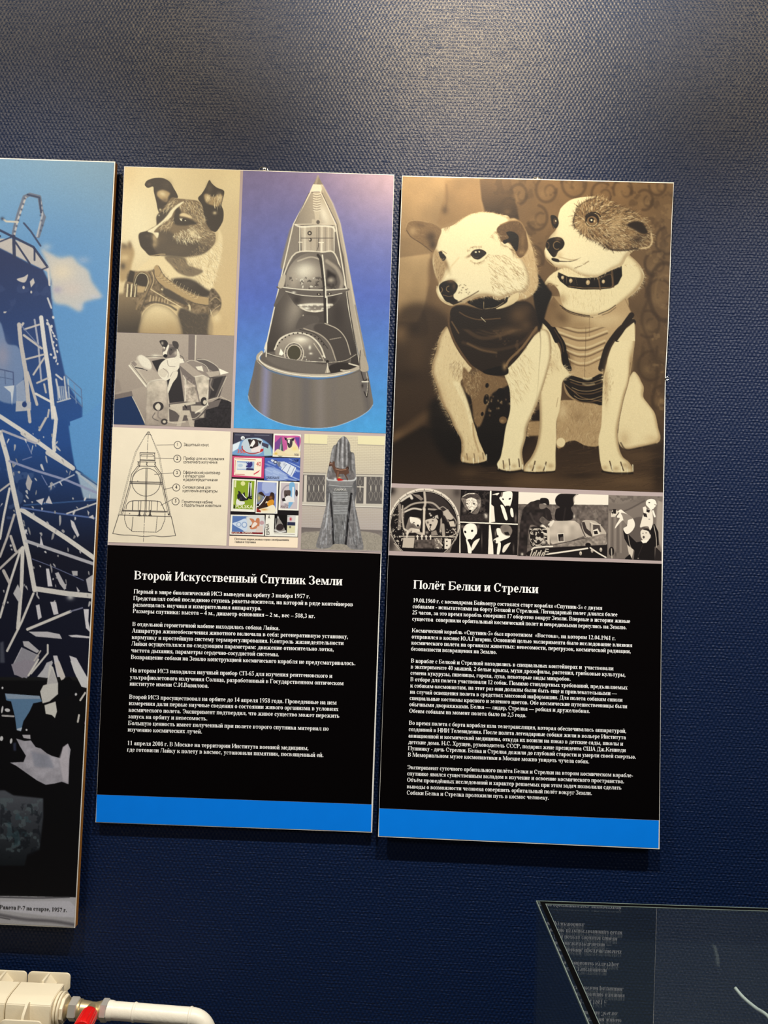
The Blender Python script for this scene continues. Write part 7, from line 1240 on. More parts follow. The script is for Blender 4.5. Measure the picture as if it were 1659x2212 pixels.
# ------------------------------------------------------------------ information boards on the wall
BOARD = vary(new_mat('white_board_edge', (0.86, 0.84, 0.78), 0.5, 0.3), 60, 0.04)
def board(root, quad, Y, thick, mat, name='board', label=None):
    f = [px(u, v, Y) for u, v in quad]; b = [p+np.array([0, thick, 0]) for p in f]
    bm = bmesh.new(); vs = [bm.verts.new(p) for p in f+b]; n = len(f)
    bm.faces.new(vs[:n][::-1]); bm.faces.new(vs[n:])
    for i in range(n): bm.faces.new((vs[i], vs[(i+1) % n], vs[n+(i+1) % n], vs[n+i]))
    bmesh.ops.bevel(bm, geom=bm.edges[:], offset=0.0006, segments=1, affect='EDGES')
    return bm_obj(name, bm, mat, root, label)
def inset(quad, d):
    q = np.array(quad, float); c = q.mean(0); return [tuple(p+np.sign(c-p)*d) for p in q]
def hook(root, x, y, Y):
    """folded metal hanging tab with a screw behind the top edge"""
    c = px(x, y, Y+0.006); bm = bmesh.new()
    tube_bm([c+np.array([dx, 0, dz]) for dx, dz in [(-.011, -.006), (-.009, .0015), (-.004, .0045), (.004, .0045), (.009, .0015), (.011, -.006)]], 0.0011, 8, bm=bm)
    o = bm_obj('hanging_loop', bm, STEEL, root, None, True)
    bm = bmesh.new(); bmesh.ops.create_uvsphere(bm, u_segments=16, v_segments=8, radius=0.0055)
    for v in bm.verts: v.co = Vector((v.co.x*.9, v.co.y*.6, v.co.z*.9)) + Vector(c) + Vector((0.002, 0.001, 0.001))
    return bm_obj('screw_head', bm, STEEL, root, 'shiny metal screw head', True)
STEEL = new_mat('bright_steel', (0.75, 0.75, 0.75), 0.22, 0.5, 1.0)
MAUVE = s2l((176, 160, 158))
Y1, Y2, Y0 = -0.015, -0.026, -0.030
Q1 = [(268, 359), (852, 377), (804, 1799), (206, 1777)]
Q2 = [(868.5, 379), (1456, 394), (1425, 1835), (816.5, 1808)]
Q0 = [(-400, 328.5), (249, 349), (162, 2004.5), (-480, 1974)]
def edge_x(a, b, y): return a[0]+(b[0]-a[0])*(y-a[1])/(b[1]-a[1])
# --- panel 1
p = px(505, 1788, Y1)
B1 = thing('information_board', 'tall board with cone spacecraft and dog portrait pictures above white text', 'information board', tuple(p), 'pair of tall black text boards')
board(B1, Q1, Y1, 0.006, BOARD)
sheet('picture_backing', [(269, 360.5), (851, 378.5), (823, 1197), (233.5, 1180)], Y1-.0003, MAUVE, B1, 'mauve grey paper showing between the pictures')
BLACKP = (0.0018, 0.0012, 0.0014)
sheet('text_panel', [(232.5, 1177.5), (822.5, 1196), (802.5, 1737.2), (209.5, 1716)], Y1-.0005, BLACKP, B1, 'black panel behind the white text', 0.45, 0.05)
sheet('foot_band', [(209, 1716.5), (802.8, 1738), (801.5, 1796.5), (207.5, 1775.5)], Y1-.0005, (0.0, 0.215, 0.90), B1, 'bright blue band', 0.5, .2)
hook(B1, 569, 366, Y1)
# --- panel 2
p = px(1120, 1821, Y2)
B2 = thing('information_board', 'tall board with large sepia photograph of two seated dogs above white text', 'information board', tuple(p), 'pair of tall black text boards')
board(B2, [(868.5, 379), (1456, 394), (1451.4, 484), (1444.2, 700), (1437.8, 819), (1436, 950), (1434, 1064), (1431.8, 1210), (1428.5, 1400), (1426.5, 1600), (1425, 1835), (816.5, 1808)], Y2, 0.006, BOARD)
sheet('picture_backing', [(845.9, 1043), (1432.5, 1063), (1429.6, 1219), (839, 1200)], Y2-.0003, MAUVE, B2, 'mauve grey paper showing between the pictures')
sheet('text_panel', [(839, 1199.2), (1429.6, 1218), (1424.0, 1771.6), (819.6, 1745.6)], Y2-.0005, BLACKP, B2, 'black panel behind the white text', 0.45, 0.05)
sheet('foot_band', [(819.3, 1746.4), (1423.2, 1772.6), (1422.5, 1832), (818.6, 1805.5)], Y2-.0005, (0.0, 0.225, 0.92), B2, 'bright blue band', 0.5, .2)
hook(B2, 1160, 388, Y2)
c_ = px(1439.5, 819, Y2+.003); bm_obj('edge_clip', tube_bm([c_+np.array([.0035*math.cos(a), -.004, .0035*math.sin(a)]) for a in np.linspace(0, 6.2, 14)], .0012, 8), STEEL, B2, 'tiny metal clip', True)
# --- panel 0
p = px(-150, 1990, Y0)
B0 = thing('photo_board', 'thick board with rocket launch tower photograph and wooden brown edge, above the radiator', 'information board', tuple(p))
WOODE = vary(new_mat('brown_board_edge', (0.42, 0.17, 0.03), 0.5, 0.3), 90, 0.3)
board(B0, Q0, Y0, 0.014, WOODE)
f = [px(u, v, Y0-.0008) for u, v in Q0]
bm = bmesh.new(); vs = [bm.verts.new(q) for q in f]+[bm.verts.new(q+np.array([0, .0016, 0])) for q in f]
for a in ((0, 3, 2, 1), (0, 1, 5, 4), (1, 2, 6, 5), (2, 3, 7, 6), (3, 0, 4, 7)): bm.faces.new([vs[i] for i in a])
bm_obj('facing_sheet', bm, BOARD, B0, 'white laminated sheet with visible pale edge')
# --- hardware: stand-off cleats keep the boards in front of the wallpaper
for B, Q, Y, th in ((B1, Q1, Y1, .006), (B2, Q2, Y2, .006), (B0, Q0, Y0, .014)):
    for t in (0.12, 0.88):
        a, b = lerp2(Q[0], Q[3], t), lerp2(Q[1], Q[2], t)
        A, C_ = px(*lerp2(a, b, .2), 0.0), px(*lerp2(a, b, .8), 0.0)
        bm_obj('mounting_batten', box_bm((A[0], Y+th, min(A[2], C_[2])-.012), (C_[0], -0.0002, max(A[2], C_[2])+.012)), BOARD, B)

def rows(fr, lst, slope, em):
    ox, oy, z = fr; return [(t, x/z+ox, y/z+oy, x1/z+ox, (y+(x1-x)*slope)/z+oy, em) for (t, x, y, x1) in lst]
FA, FB = (250, 1200, 2.9105), (250, 1420, 2.9105)
FC, FD = (860, 1230, 2.9625), (860, 1480, 2.9625)
Yt1, Yt2 = Y1-.0008, Y2-.0008
lettering('heading', rows(FA, [('Второй Искусственный Спутник Земли', 115, 150, 1425)], .029, 28.5), Yt1, B1, WHITE_INK, 'large white serif heading')
P1 = [[(FA, [('Первый в мире биологический ИСЗ выведен на орбиту 3 ноября 1957 г.', 113, 238, 1222),
 ('Представлял собой последнюю ступень ракеты-носителя, на которой в ряде контейнеров', 110, 280, 1492),
 ('размещалась научная и измерительная аппаратура.', 108, 321, 917),
 ('Размеры спутника: высота – 4 м., диаметр основания – 2 м., вес – 508,3 кг.', 107, 361, 1254)])],
 [(FA, [('В отдельной герметичной кабине находилась собака Лайка.', 104, 443, 1032),
 ('Аппаратура жизнеобеспечения животного включала в себя: регенеративную установку,', 102, 484, 1462),
 ('кормушку и простейшую систему терморегулирования. Контроль жизнедеятельности', 100, 525, 1433),
 ('Лайки осуществлялся по следующим параметрам: движение относительно лотка,', 98, 566, 1372),
 ('частота дыхания, параметры сердечно-сосудистой системы.', 96, 608, 1027),
 ('Возвращение собаки на Землю конструкцией космического корабля не предусматривалось.', 95, 650, 1508)])],
 [(FB, [('На втором ИСЗ находился научный прибор СП-65 для изучения рентгеновского и', 90, 93, 1362),
 ('ультрафиолетового излучения Солнца, разработанный в Государственном оптическом', 88, 137, 1433),
 ('институте имени С.И.Вавилова.', 87, 177, 586)])],
 [(FB, [('Второй ИСЗ просуществовал на орбите до 14 апреля 1958 года. Проведенные на нем', 84, 260, 1389),
 ('измерения дали первые научные сведения о состоянии живого организма в условиях', 82, 300, 1400),
 ('космического полета. Эксперимент подтвердил, что живое существо может пережить', 80, 342, 1407),
 ('запуск на орбиту и невесомость.', 78, 383, 577),
 ('Большую ценность имеет полученный при полете второго спутника материал по', 77, 425, 1339),
 ('изучению космических лучей.', 75, 466, 544)])],
 [(FB, [('11 апреля 2008 г. В Москве на территории Института военной медицины,', 72, 551, 1213),
 ('где готовили Лайку к полету в космос, установили памятник, посвященный ей.', 70, 592, 1307)])]]
for par in P1:
    for fr, l in par: lettering('paragraph', rows(fr, l, .0285, 13.6), Yt1, B1, WHITE_INK)
lettering('heading', rows(FC, [('Полёт Белки и Стрелки', 97, 123, 898)], .037, 27.5), Yt2, B2, WHITE_INK, 'large white serif heading')
P2 = [(FC, .0405, [('19.08.1960 г. с космодрома Байконур состоялся старт корабля «Спутник-5» с двумя', 95, 210, 1306),
 ('собаками - испытателями на борту Белкой и Стрелкой. Легендарный полет длился более', 92, 248, 1404),
 ('25 часов, за это время корабль совершил 17 оборотов вокруг Земли. Впервые в истории живые', 90, 287, 1485),
 ('существа  совершили орбитальный космический полет и невредимыми вернулись на Землю.', 89, 328, 1463)]),
 (FC, .0395, [('Космический корабль «Спутник-5» был прототипом  «Востока», на котором 12.04.1961 г.', 88, 402, 1392),
 ('отправился в космос Ю.А.Гагарин. Основной целью эксперимента было исследование влияния', 86, 442, 1498),
 ('космического полета на организм животных: невесомости, перегрузок, космической радиации,', 84, 481, 1490),
 ('безопасности возвращения на Землю.', 82, 520, 632)]),
 (FC, .0385, [('В корабле с Белкой и Стрелкой находились в специальных контейнерах и  участвовали', 82, 596, 1378),
 ('в эксперименте 40 мышей, 2 белые крысы, мухи дрозофилы, растения, грибковые культуры,', 80, 634, 1456),
 ('семена кукурузы, пшеницы, гороха, лука, некоторые виды микробов.', 78, 674, 1105)]),
 (FC, .0385, [('В отборе для полета участвовали 12 собак. Помимо стандартных требований, предъявляемых', 78, 715, 1468),
 ('к собакам-космонавтам, на этот раз они должны были быть еще и привлекательными —', 77, 755, 1400),
 ('на случай освещения полета в средствах массовой информации. Для полета собакам сшили', 75, 795, 1436),
 ('специальные костюмы красного и зеленого цветов. Обе космические путешественницы были', 73, 835, 1466),
 ('обычными дворняжками. Белка — лидер, Стрелка — робкая и дружелюбная.', 71, 875, 1228),
 ('Обеим собакам на момент полета было по 2,5 года.', 70, 917, 821)]),
 (FD, .038, [('Во время полета с борта корабля шла телетрансляция, которая обеспечивалась аппаратурой,', 69, 253, 1461),
 ('созданной в НИИ Телевидения. После полета легендарные собаки жили в вольере Института', 67, 294, 1458),
 ('авиационной и космической медицины, откуда их возили на показ в детские сады, школы и', 65, 335, 1440),
 ('детские дома. Н.С. Хрущев, руководитель СССР, подарил жене президента США Дж.Кеннеди', 64, 376, 1457),
 ('Пушинку - дочь Стрелки. Белка и Стрелка дожили до глубокой старости и умерли своей смертью.', 63, 416, 1523),
 ('В Мемориальном музее космонавтики в Москве можно увидеть чучела собак.', 62, 457, 1224)]),
 (FD, .037, [('Эксперимент суточного орбитального полёта Белки и Стрелки на втором космическом корабле-', 58, 537, 1504),
 ('спутнике явился существенным вкладом в изучение и освоение космического пространства.', 57, 577, 1447),
 ('Объём проведённых исследований и характер решаемых при этом задач позволили сделать', 56, 618, 1430),
 ('выводы о возможности человека совершить орбитальный полёт вокруг Земли.', 55, 660, 1241),
 ('Собаки Белка и Стрелка проложили путь в космос человеку.', 54, 700, 966)])]
for fr, sl, l in P2: lettering('paragraph', rows(fr, l, sl, 13.0), Yt2, B2, WHITE_INK)
lettering('caption', rows((0, 1430, 3.75), [('Ракета Р-7 на старте, 1957 г.', -4, 1999, 543)], .047, 12.4), Y0-.0022, B0, BLACK_INK, 'black serif caption')

# --- printed pictures
def P4(name, cv, quad, B, Y, label, pitch, **k): return print_mesh(name, cv, quad, Y-.0006, B, label, pitch, **k)
P4('dog_photograph', paint_dogs(), [(869.8, 381), (1454.6, 396), (1432.4, 1063.4), (845.8, 1043.6)], B2, Y2, 'large sepia photograph of two dogs in fitted vests', 1.0, scale=(.62, .66, .70), bow=[(396, 0), (484, -1.6), (700, -1.8), (819, -4.2), (950, -2.0), (1063, 0)])
P4('capsule_photograph', paint_capsule_pair(), [(845.3, 1053), (995.5, 1057.4), (991.5, 1194.6), (840.8, 1189.4)], B2, Y2, 'round porthole photograph with two dogs', .6, scale=(.96, .98, 1.0))
P4('dog_montage', paint_four_dogs(), [(995.5, 1057.4), (1120.2, 1061.7), (1117.4, 1199), (991.5, 1194.6)], B2, Y2, 'four black and white dog portraits', .6, scale=(.96, .98, 1.0))
P4('landing_photograph', paint_field(), [(1120.2, 1062.8), (1314.3, 1069.3), (1311.6, 1206), (1117.4, 1200.4)], B2, Y2, 'photograph of two men at a landed capsule', .65, scale=(.96, .98, 1.0))
P4('press_photograph', paint_speaker(), [(1314.3, 1069.3), (1431.4, 1072.4), (1429.2, 1211.4), (1311.6, 1206)], B2, Y2, 'photograph of a man lifting two dogs', .6, scale=(.96, .98, 1.0))
P4('dog_portrait', paint_portrait(), [(269.5, 360.6), (519.4, 367.6), (506, 725), (252.8, 717.8)], B1, Y1, 'sepia portrait of a dog in a harness', .8)
P4('cabin_photograph', paint_cabin(), [(252.6, 718.6), (506, 725.7), (498.4, 924.7), (245, 916.3)], B1, Y1, 'photograph of a dog sitting in an open cabin', .7)
sat = P4('satellite_picture', paint_satellite(), [(525.2, 368.4), (851, 378.4), (833.2, 936.2), (504.5, 924.3)], B1, Y1, 'cone spacecraft on violet to blue ground', .8)
dia = P4('diagram', paint_diagram(), [(242.8, 922.6), (498, 932.2), (489, 1179), (233.6, 1171)], B1, Y1, 'line drawing on cream paper', .55)
stm = P4('stamp_sheet', paint_stamps(), [(503.5, 934), (650.6, 938.2), (643.4, 1160.8), (495.8, 1156.6)], B1, Y1, 'nine colourful postage stamps', .5)
mon = P4('monument_photograph', paint_monument(), [(657.7, 937.4), (831.6, 942.3), (824.3, 1192.6), (649.6, 1186.8)], B1, Y1, 'photograph of a stone monument with a dog figure', .6)
sheet('stamp_caption_card', [(495.6, 1157.6), (643.6, 1160.9), (642.7, 1183.6), (494.4, 1179.4)], Y1-.0006, s2l((236, 220, 196)), B1, 'cream caption card')
tower = paint_tower()
P4('tower_photograph', tower, [(-2, 343.2), (246.5, 351), (160.4, 2002.5), (-2, 1994.5)], B0, Y0-.001, 'launch tower and rocket under blue sky', 1.0)
P4('tower_photograph_margin', tower, [(-397, 330.5), (-2, 343.2), (-2, 1994.5), (-477, 1972)], B0, Y0-.001, None, 4.0)
DARK_INK = new_mat('dark_grey_ink', (0.05, 0.045, 0.045), 0.6, 0.1)
for a_, b_ in [(i, i+1) for i in range(15)]: lettering('diagram_lettering', [(t, x/5.925+230, y/5.925+920, x1/5.925+230, (y+(x1-x)*.012)/5.925+920, 10.4) for t, x, y, x1 in DIAG_TEXT[a_:b_]], Y1-.0009, dia, DARK_INK, None, PLAIN)
for k, (t, x, y, x1, y1, em, cc) in enumerate(STAMP_TEXT):
    plain_text('stamp_lettering', [(t, x/8.194+490, y/8.194+920, x1/8.194+490, y1/8.194+920, em/8.194*1.4)], Y1-.0009, stm, new_mat('stamp_ink', s2l(cc), .6, .1))
A_, B_ = (735, 1915), (750, 1740)
plain_text('monument_lettering', [('ЛАЙКА', 672/8.195+640, 1062/8.195+930, 886/8.195+640, 1066/8.195+930, 6.6)], Y1-.0009, mon, new_mat('pale_ink', s2l((214, 212, 206)), .6, .1))
lettering('caption', [('Почтовые марки разных стран с изображением', 137/8.194+490, 2015/8.194+920, 1100/8.194+490, 2033/8.194+920, 6.4),
                      ('Лайки и Спутника', 135/8.194+490, 2066/8.194+920, 515/8.194+490, 2073/8.194+920, 6.4)], Y1-.0009, B1, DARK_INK)
# ------------------------------------------------------------------ radiator, valve, pipe
CREAM = vary(new_mat('cream_enamel', (0.84, 0.74, 0.54), 0.32, 0.5), 25, 0.03, 0.15, bscale=260)
PIPEW = vary(new_mat('brushed_white_paint', (0.86, 0.80, 0.66), 0.38, 0.5), 30, 0.05, 0.5, bscale=120)
BRASS = vary(new_mat('aged_brass', (0.66, 0.53, 0.30), 0.36, 0.5, 0.75), 60, 0.2)
CHROME = vary(new_mat('nickel_plate', (0.74, 0.70, 0.62), 0.30, 0.5, 0.6), 60, 0.08)
REDP = vary(new_mat('red_plastic', (0.72, 0.008, 0.006), 0.32, 0.5), 60, 0.06)
def rounded(x0, z0, x1, z1, r, n=6, low=None):
    p = []
    for cx_, cz_, a0 in ((x1-r, z1-r, 0), (x0+r, z1-r, 90), (x0+r, z0+r, 180), (x1-r, z0+r, 270)):
        for i in range(n+1):
            a = math.radians(a0+90*i/n); p.append((cx_+r*math.cos(a), cz_+r*math.sin(a)))
    return p
RX0 = -0.7057
rad = thing('radiator', 'cream sectional wall radiator below the launch tower board', 'radiator', (RX0-0.185, -0.09, 0.0))
def join(dst, src):
    me = bpy.data.meshes.new('tmp'); src.to_mesh(me); src.free(); dst.from_mesh(me); bpy.data.meshes.remove(me)
def section(xc):
    bm = bmesh.new()
    # upper and lower header with a rolled front edge
    for zt, zb in ((0.6005, 0.540), (0.150, 0.095)):
        prof = [(-0.062, zb), (-0.062, zt), (-0.100, zt-.0005), (-0.116, zt-.003), (-0.1235, zt-.009), (-0.126, zt-.020), (-0.126, zb), ]
        b = bmesh.new()
        L = [b.verts.new((xc-0.0452, y, z)) for y, z in prof]; Rr = [b.verts.new((xc+0.0452, y, z)) for y, z in prof]
        b.faces.new(L); b.faces.new(Rr[::-1])
        for i in range(len(prof)): j = (i+1) % len(prof); b.faces.new((L[i], L[j], Rr[j], Rr[i]))
        bmesh.ops.recalc_face_normals(b, faces=b.faces); bmesh.ops.bevel(b, geom=b.edges[:], offset=0.0012, segments=2, affect='EDGES')
        join(bm, b)
    # rear wing, waterway column, front plate
    rp = [(xc+sx*w, z) for sx, w, z in ((1, .034, .10), (1, .034, .562), (1, .0452, .574))]
    rp += [(xc+.0452-.009+.009*math.cos(a), .596+.009*math.sin(a)) for a in np.linspace(0, math.pi/2, 6)]
    rp += [(xc-.0452+.009+.009*math.cos(a), .596+.009*math.sin(a)) for a in np.linspace(math.pi/2, math.pi, 6)]
    rp += [(xc-.0452, .574), (xc-.034, .562), (xc-.034, .10)]
    join(bm, prism(rp, -0.0335, -0.0300, 0.0008))
    join(bm, box_bm((xc-.016, -.108, .12), (xc+.016, -.070, .57), .006))
    join(bm, prism(rounded(xc-.0415, .10, xc+.0415, .5785, .010), -0.1525, -0.1490, 0.0008))
    join(bm, box_bm((xc-.0025, -.0625, .10), (xc+.0025, -.0330, .6045), .0008))
    # tapered web between wing and header
    for s_ in (-1, 1):
        b = bmesh.new(); vs = [b.verts.new(p) for p in ((xc+s_*.0025, -.0336, .6025), (xc+s_*.018, -.0336, .585), (xc+s_*.0025, -.060, .598), (xc+s_*.010, -.062, .575), (xc+s_*.0025, -.0336, .56))]
        b.faces.new((vs[0], vs[1], vs[3], vs[2])); b.faces.new((vs[1], vs[4], vs[3])); join(bm, b)
    # front fin
    fin = [(-.1255, .5995), (-.131, .597), (-.145, .583), (-.1495, .570), (-.1495, .10), (-.105, .10), (-.105, .58)]
    b = bmesh.new(); L = [b.verts.new((xc-.0026, y, z)) for y, z in fin]; Rr = [b.verts.new((xc+.0026, y, z)) for y, z in fin]
    b.faces.new(L); b.faces.new(Rr[::-1])
    for i in range(len(fin)): j = (i+1) % len(fin); b.faces.new((L[i], L[j], Rr[j], Rr[i]))
    join(bm, b)
    return bm
sec0 = bm_obj('radiator_section', section(RX0), CREAM, rad, None, True)
for k in range(1, 5):
    c_ = sec0.copy(); col.objects.link(c_); c_.parent = rad; c_.location.x -= 0.0925*k
for k in (0.5, 3.5):
    bm_obj('wall_bracket', box_bm((RX0-0.0925*k-.008, -.064, .50), (RX0-0.0925*k+.008, -.0002, .53), .001), CREAM, rad)
def disc(bm, x0, x1, r, n=32, c=(-.090, .5675), rot=0.0, ch=0.0):
    """turned ring along X; n = 6 or 8 gives a nut"""
    cy, cz = c; prof = [(x0, r-ch), (x0+ch, r), (x1-ch, r), (x1, r-ch)] if ch else [(x0, r), (x1, r)]
    rings = [[bm.verts.new((x, cy+q*math.cos(rot+2*math.pi*i/n), cz+q*math.sin(rot+2*math.pi*i/n))) for i in range(n)] for x, q in prof]
    for a, b in zip(rings, rings[1:]):
        for i in range(n): bm.faces.new((a[i], a[(i+1) % n], b[(i+1) % n], b[i]))
    bm.faces.new(rings[0][::-1]); bm.faces.new(rings[-1])
bm = bmesh.new(); disc(bm, -.6605, -.6555, .0300, 40, ch=.001); disc(bm, -.6535, -.6490, .0300, 40, ch=.001); disc(bm, -.6490, -.6420, .0255, 8, rot=.3, ch=.001)
bm_obj('reducer_bushing', bm, CREAM, rad, None, True)
# valve
val = thing('radiator_valve', 'brass valve with red plastic cap between radiator and white pipe', 'valve', (-.6, -.09, .5675))
bm = bmesh.new()
prof = [(-.6420, .0190), (-.6390, .0165), (-.6360, .0125), (-.6340, .0125)]
def lathe_x(bm, prof, n=32, c=(-.090, .5675)):
    rings = [[bm.verts.new((x, c[0]+q*math.cos(2*math.pi*i/n), c[1]+q*math.sin(2*math.pi*i/n))) for i in range(n)] for x, q in prof]
    for a, b in zip(rings, rings[1:]):
        for i in range(n): bm.faces.new((a[i], a[(i+1) % n], b[(i+1) % n], b[i]))
    bm.faces.new(rings[0][::-1]); bm.faces.new(rings[-1])
lathe_x(bm, [(-.6418, .021), (-.640, .0195), (-.637, .0150), (-.634, .0130), (-.630, .0130)])
bm_obj('nipple', bm, BRASS, val, None, True)
bm = bmesh.new(); disc(bm, -.6345, -.6170, .0222, 6, rot=.22, ch=.002); bm_obj('union_nut', bm, CHROME, val, None, True)
bm = bmesh.new(); lathe_x(bm, [(-.617, .0185), (-.613, .0185), (-.611, .0165), (-.600, .0155), (-.592, .0140), (-.584, .0140), (-.577, .0155), (-.572, .0172), (-.570, .0172)])
bm_obj('valve_body', bm, BRASS, val, None, True)
bm = bmesh.new(); disc(bm, -.5705, -.5560, .0212, 6, rot=.1, ch=.002); bm_obj('union_nut', bm, CHROME, val, None, True)
# stem and red cap point away from the wall
bm = bmesh.new(); tube_bm([(-.588, -.095, .5705), (-.586, -.118, .573)], .0125, 24, bm=bm); bm_obj('valve_neck', bm, BRASS, val, None, True)
bm = bmesh.new(); P0, P1 = Vector((-.5855, -.112, .5735)), Vector((-.578, -.176, .580)); ax_ = (P1-P0).normalized(); a_ = ax_.cross(Vector((0, 0, 1))).normalized(); b_ = ax_.cross(a_); rings = []; n = 60
for t, r in ((0, .009), (.03, .0135), (.10, .0163), (.20, .0172), (.45, .0176), (.8, .0178), (.97, .0174), (1, .0160)):
    fl_ = .0010 if .1 < t < .97 else 0
    rings.append([bm.verts.new(P0+(P1-P0)*t+(r-(fl_ if (i % 5) == 0 else 0)*1.6)*(math.cos(2*math.pi*i/n)*a_+math.sin(2*math.pi*i/n)*b_)) for i in range(n)])
for u, v in zip(rings, rings[1:]):
    for i in range(n): bm.faces.new((u[i], u[(i+1) % n], v[(i+1) % n], v[i]))
bm.faces.new(rings[0][::-1]); bm.faces.new(rings[-1])
bm_obj('cap', bm, REDP, val, 'ribbed bright red plastic cap', True)
# pipe
pipe = thing('heating_pipe', 'white painted heating pipe running right from the valve and bending down', 'pipe', (-.37, -.09, 0))
bm = bmesh.new(); path = [(-.5565, -.09, .5675), (-.53, -.09, .5670), (-.39, -.09, .5625)]
for i in range(13):
    a = math.radians(90-90*i/12); path.append((-.388+.036*math.cos(a), -.09, .5265+.036*math.sin(a)))
path += [(-.352, -.09, .30), (-.352, -.09, .0)]
tube_bm(path, .0168, 32, bm=bm, axis=(0, 1, 0)); bm_obj('pipe_run', bm, PIPEW, pipe, None, True)
def bead(x, z, r=.0178, w=.004, tilt=0):
    b = bmesh.new(); tube_bm([(x-w, -.09, z+w*tilt), (x-w*.5, -.09, z), (x, -.09, z), (x+w*.5, -.09, z), (x+w, -.09, z-w*tilt)], [r-.0016, r, r+.0006, r, r-.0016], 32, bm=b); return b
bm_obj('weld_bead', bead(-.503, .5662), PIPEW, pipe, None, True); bm_obj('weld_bead', bead(-.389, .5625), PIPEW, pipe, None, True)
b = bmesh.new(); tube_bm([(-.5563, -.09, .5675), (-.550, -.09, .5675), (-.546, -.09, .5673)], [.0185, .0182, .0170], 24, bm=b); bm_obj('threaded_end', b, PIPEW, pipe, None, True)

# ------------------------------------------------------------------ glass display case
GL = bpy.data.materials.new('clear_glass'); GL.use_nodes = True; nt = GL.node_tree
for n_ in list(nt.nodes): nt.nodes.remove(n_)
out = nt.nodes.new('ShaderNodeOutputMaterial'); mx = nt.nodes.new('ShaderNodeMixShader'); gm = nt.nodes.new('ShaderNodeNewGeometry')
def mth(op, a, b_=None):
    n_ = nt.nodes.new('ShaderNodeMath'); n_.operation = op
    for i_, v_ in enumerate((a, b_)):
        if v_ is None: continue
        if isinstance(v_, (int, float)): n_.inputs[i_].default_value = v_
        else: nt.links.new(v_, n_.inputs[i_])
    return n_.outputs[0]
dt = nt.nodes.new('ShaderNodeVectorMath'); dt.operation = 'DOT_PRODUCT'; nt.links.new(gm.outputs['Normal'], dt.inputs[0]); nt.links.new(gm.outputs['Incoming'], dt.inputs[1])
fres = mth('ADD', mth('MULTIPLY', mth('POWER', mth('SUBTRACT', 1.0, mth('ABSOLUTE', dt.outputs['Value'])), 5.0), 0.95), 0.115)   # same reflectance from either side of the pane
tr = nt.nodes.new('ShaderNodeBsdfTransparent'); tr.inputs[0].default_value = (0.93, 0.965, 0.95, 1); gs = nt.nodes.new('ShaderNodeBsdfGlossy'); gs.inputs['Roughness'].default_value = 0.0
tc = nt.nodes.new('ShaderNodeTexCoord'); nz = nt.nodes.new('ShaderNodeTexNoise'); nz.inputs['Scale'].default_value = 9
nt.links.new(tc.outputs['Object'], nz.inputs['Vector']); sm_ = nt.nodes.new('ShaderNodeMapRange'); sm_.inputs['To Min'].default_value = 0.0; sm_.inputs['To Max'].default_value = 0.008; nt.links.new(nz.outputs['Fac'], sm_.inputs['Value']); nt.links.new(sm_.outputs[0], gs.inputs['Roughness'])
fres = mth('MULTIPLY', fres, mth('SUBTRACT', 1.0, mth('MULTIPLY', gm.outputs['Backfacing'], 0.55))); nt.links.new(fres, mx.inputs[0]); nt.links.new(tr.outputs[0], mx.inputs[1]); nt.links.new(gs.outputs[0], mx.inputs[2]); df = nt.nodes.new('ShaderNodeBsdfDiffuse'); df.inputs[0].default_value = (0.55, 0.68, 0.74, 1); dm = nt.nodes.new('ShaderNodeMixShader')
dr = nt.nodes.new('ShaderNodeMapRange'); dr.inputs['To Min'].default_value = 0.002; dr.inputs['To Max'].default_value = 0.0055   # bluish grey haze on the panes, mixed in as faint diffuse colour
nt.links.new(nz.outputs['Fac'], dr.inputs['Value']); nt.links.new(dr.outputs[0], dm.inputs[0]); nt.links.new(mx.outputs[0], dm.inputs[1]); nt.links.new(df.outputs[0], dm.inputs[2]); nt.links.new(dm.outputs[0], out.inputs[0])
GEDGE = vary(new_mat('polished_glass_edge', (0.16, 0.20, 0.18), 0.2, 0.5), 50, .1)
SEAL = vary(new_mat('black_seal', (0.001, 0.001, 0.0012), 0.6, 0.04), 50, .1)
PLINTH = vary(new_mat('dark_blue_grey_cabinet', (0.03, 0.04, 0.055), 0.5, 0.4), 8, .1)
case = thing('display_case', 'glass display case whose top pane mirrors the board text, standing before the wall', 'display case', (0.2405, -0.4135, 0.0))
case.rotation_euler.z = math.radians(1.2)
CW, CD, T = 0.92, 0.52, 0.0035; ZT, ZB = 0.969, 0.665
def cbox(name, lo, hi, mat, label=None, bev=0.0):
    bm = box_bm(lo, hi, bev); bmesh.ops.recalc_face_normals(bm, faces=bm.faces)
    me = bpy.data.meshes.new(name); bm.to_mesh(me); bm.free(); return link(name, me, mat, case, label)
cbox('top_pane', (0, -CD, ZT-T), (CW, 0, ZT), GL, 'clear glass top')
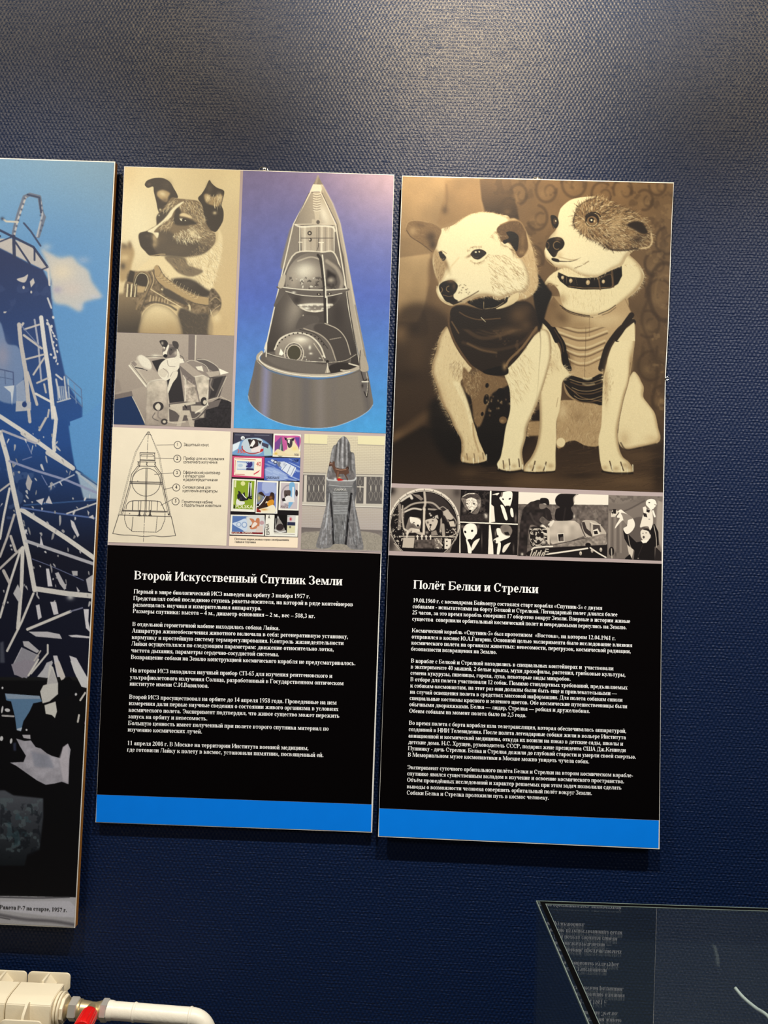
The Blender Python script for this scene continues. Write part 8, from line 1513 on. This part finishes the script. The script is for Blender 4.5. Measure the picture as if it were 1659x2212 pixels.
for nm, lo, hi in (('back_pane', (T, -T, ZB), (CW-T, 0, ZT-T-.0003)), ('front_pane', (T, -CD, ZB), (CW-T, -CD+T, ZT-T-.0003)), ('side_pane', (0, -CD, ZB), (T-.0004, 0, ZT-T-.0003)), ('side_pane', (CW-T+.0004, -CD, ZB), (CW, 0, ZT-T-.0003))):
    cbox(nm, lo, hi, GL)
def frame_bm(x0, y0, x1, y1, z0, z1, w):
    bm = bmesh.new()
    for lo, hi in (((x0, y1-w, z0), (x1, y1, z1)), ((x0, y0, z0), (x1, y0+w, z1)), ((x0, y0+w, z0), (x0+w, y1-w, z1)), ((x1-w, y0+w, z0), (x1, y1-w, z1))): join(bm, box_bm(lo, hi))
    return bm
def cfr(name, bm, mat, label=None):
    me = bpy.data.meshes.new(name); bm.to_mesh(me); bm.free(); return link(name, me, mat, case, label)
cfr('polished_rim', frame_bm(-.0006, -CD-.0006, CW+.0006, .0006, ZT-T+.0004, ZT+.0001, .0012), GEDGE, 'pale polished glass rim')
cfr('black_seal', frame_bm(.0050, -CD+.0050, CW-.0050, -.0030, ZT+.0001, ZT+.0007, .0068), SEAL, 'black edge strip')
cfr('inner_rim', frame_bm(.0122, -CD+.0122, CW-.0122, -.0102, ZT+.0001, ZT+.0006, .0009), GEDGE)
cbox('plinth', (0, -CD, 0.06), (CW, 0, ZB), PLINTH, 'dark cabinet under the glass', .002)
cbox('plinth_foot', (.03, -CD+.03, 0), (CW-.03, -.03, 0.06), PLINTH)
ST = vary(new_mat('pale_plastic', (0.55, 0.57, 0.56), 0.4, 0.4), 60, .05)
pts = [px(1588, 2134, -.44), px(1606, 2155, -.455), px(1632, 2177, -.475), px(1662, 2199, -.50)]  # unidentified pale curved strip, modelled as a thin tube
d_ = pts[-1]-pts[-2]; pts += [pts[-1]+d_*1.2+np.array([0, 0, -.02]), np.array([0, 0, 0])]
pts[-1] = pts[-2]+np.array([.02, -.01, -(pts[-2][2]-.668)])
bm = tube_bm([tuple(p) for p in smooth_open(pts, 6)], .0026, 12)
bmesh.ops.recalc_face_normals(bm, faces=bm.faces); me = bpy.data.meshes.new('curved_strip'); bm.to_mesh(me); bm.free()
o = link('curved_strip', me, ST, None, None, True); tag(o, 'thin pale curved strip of unknown kind, built inside the glass display case', 'rod')
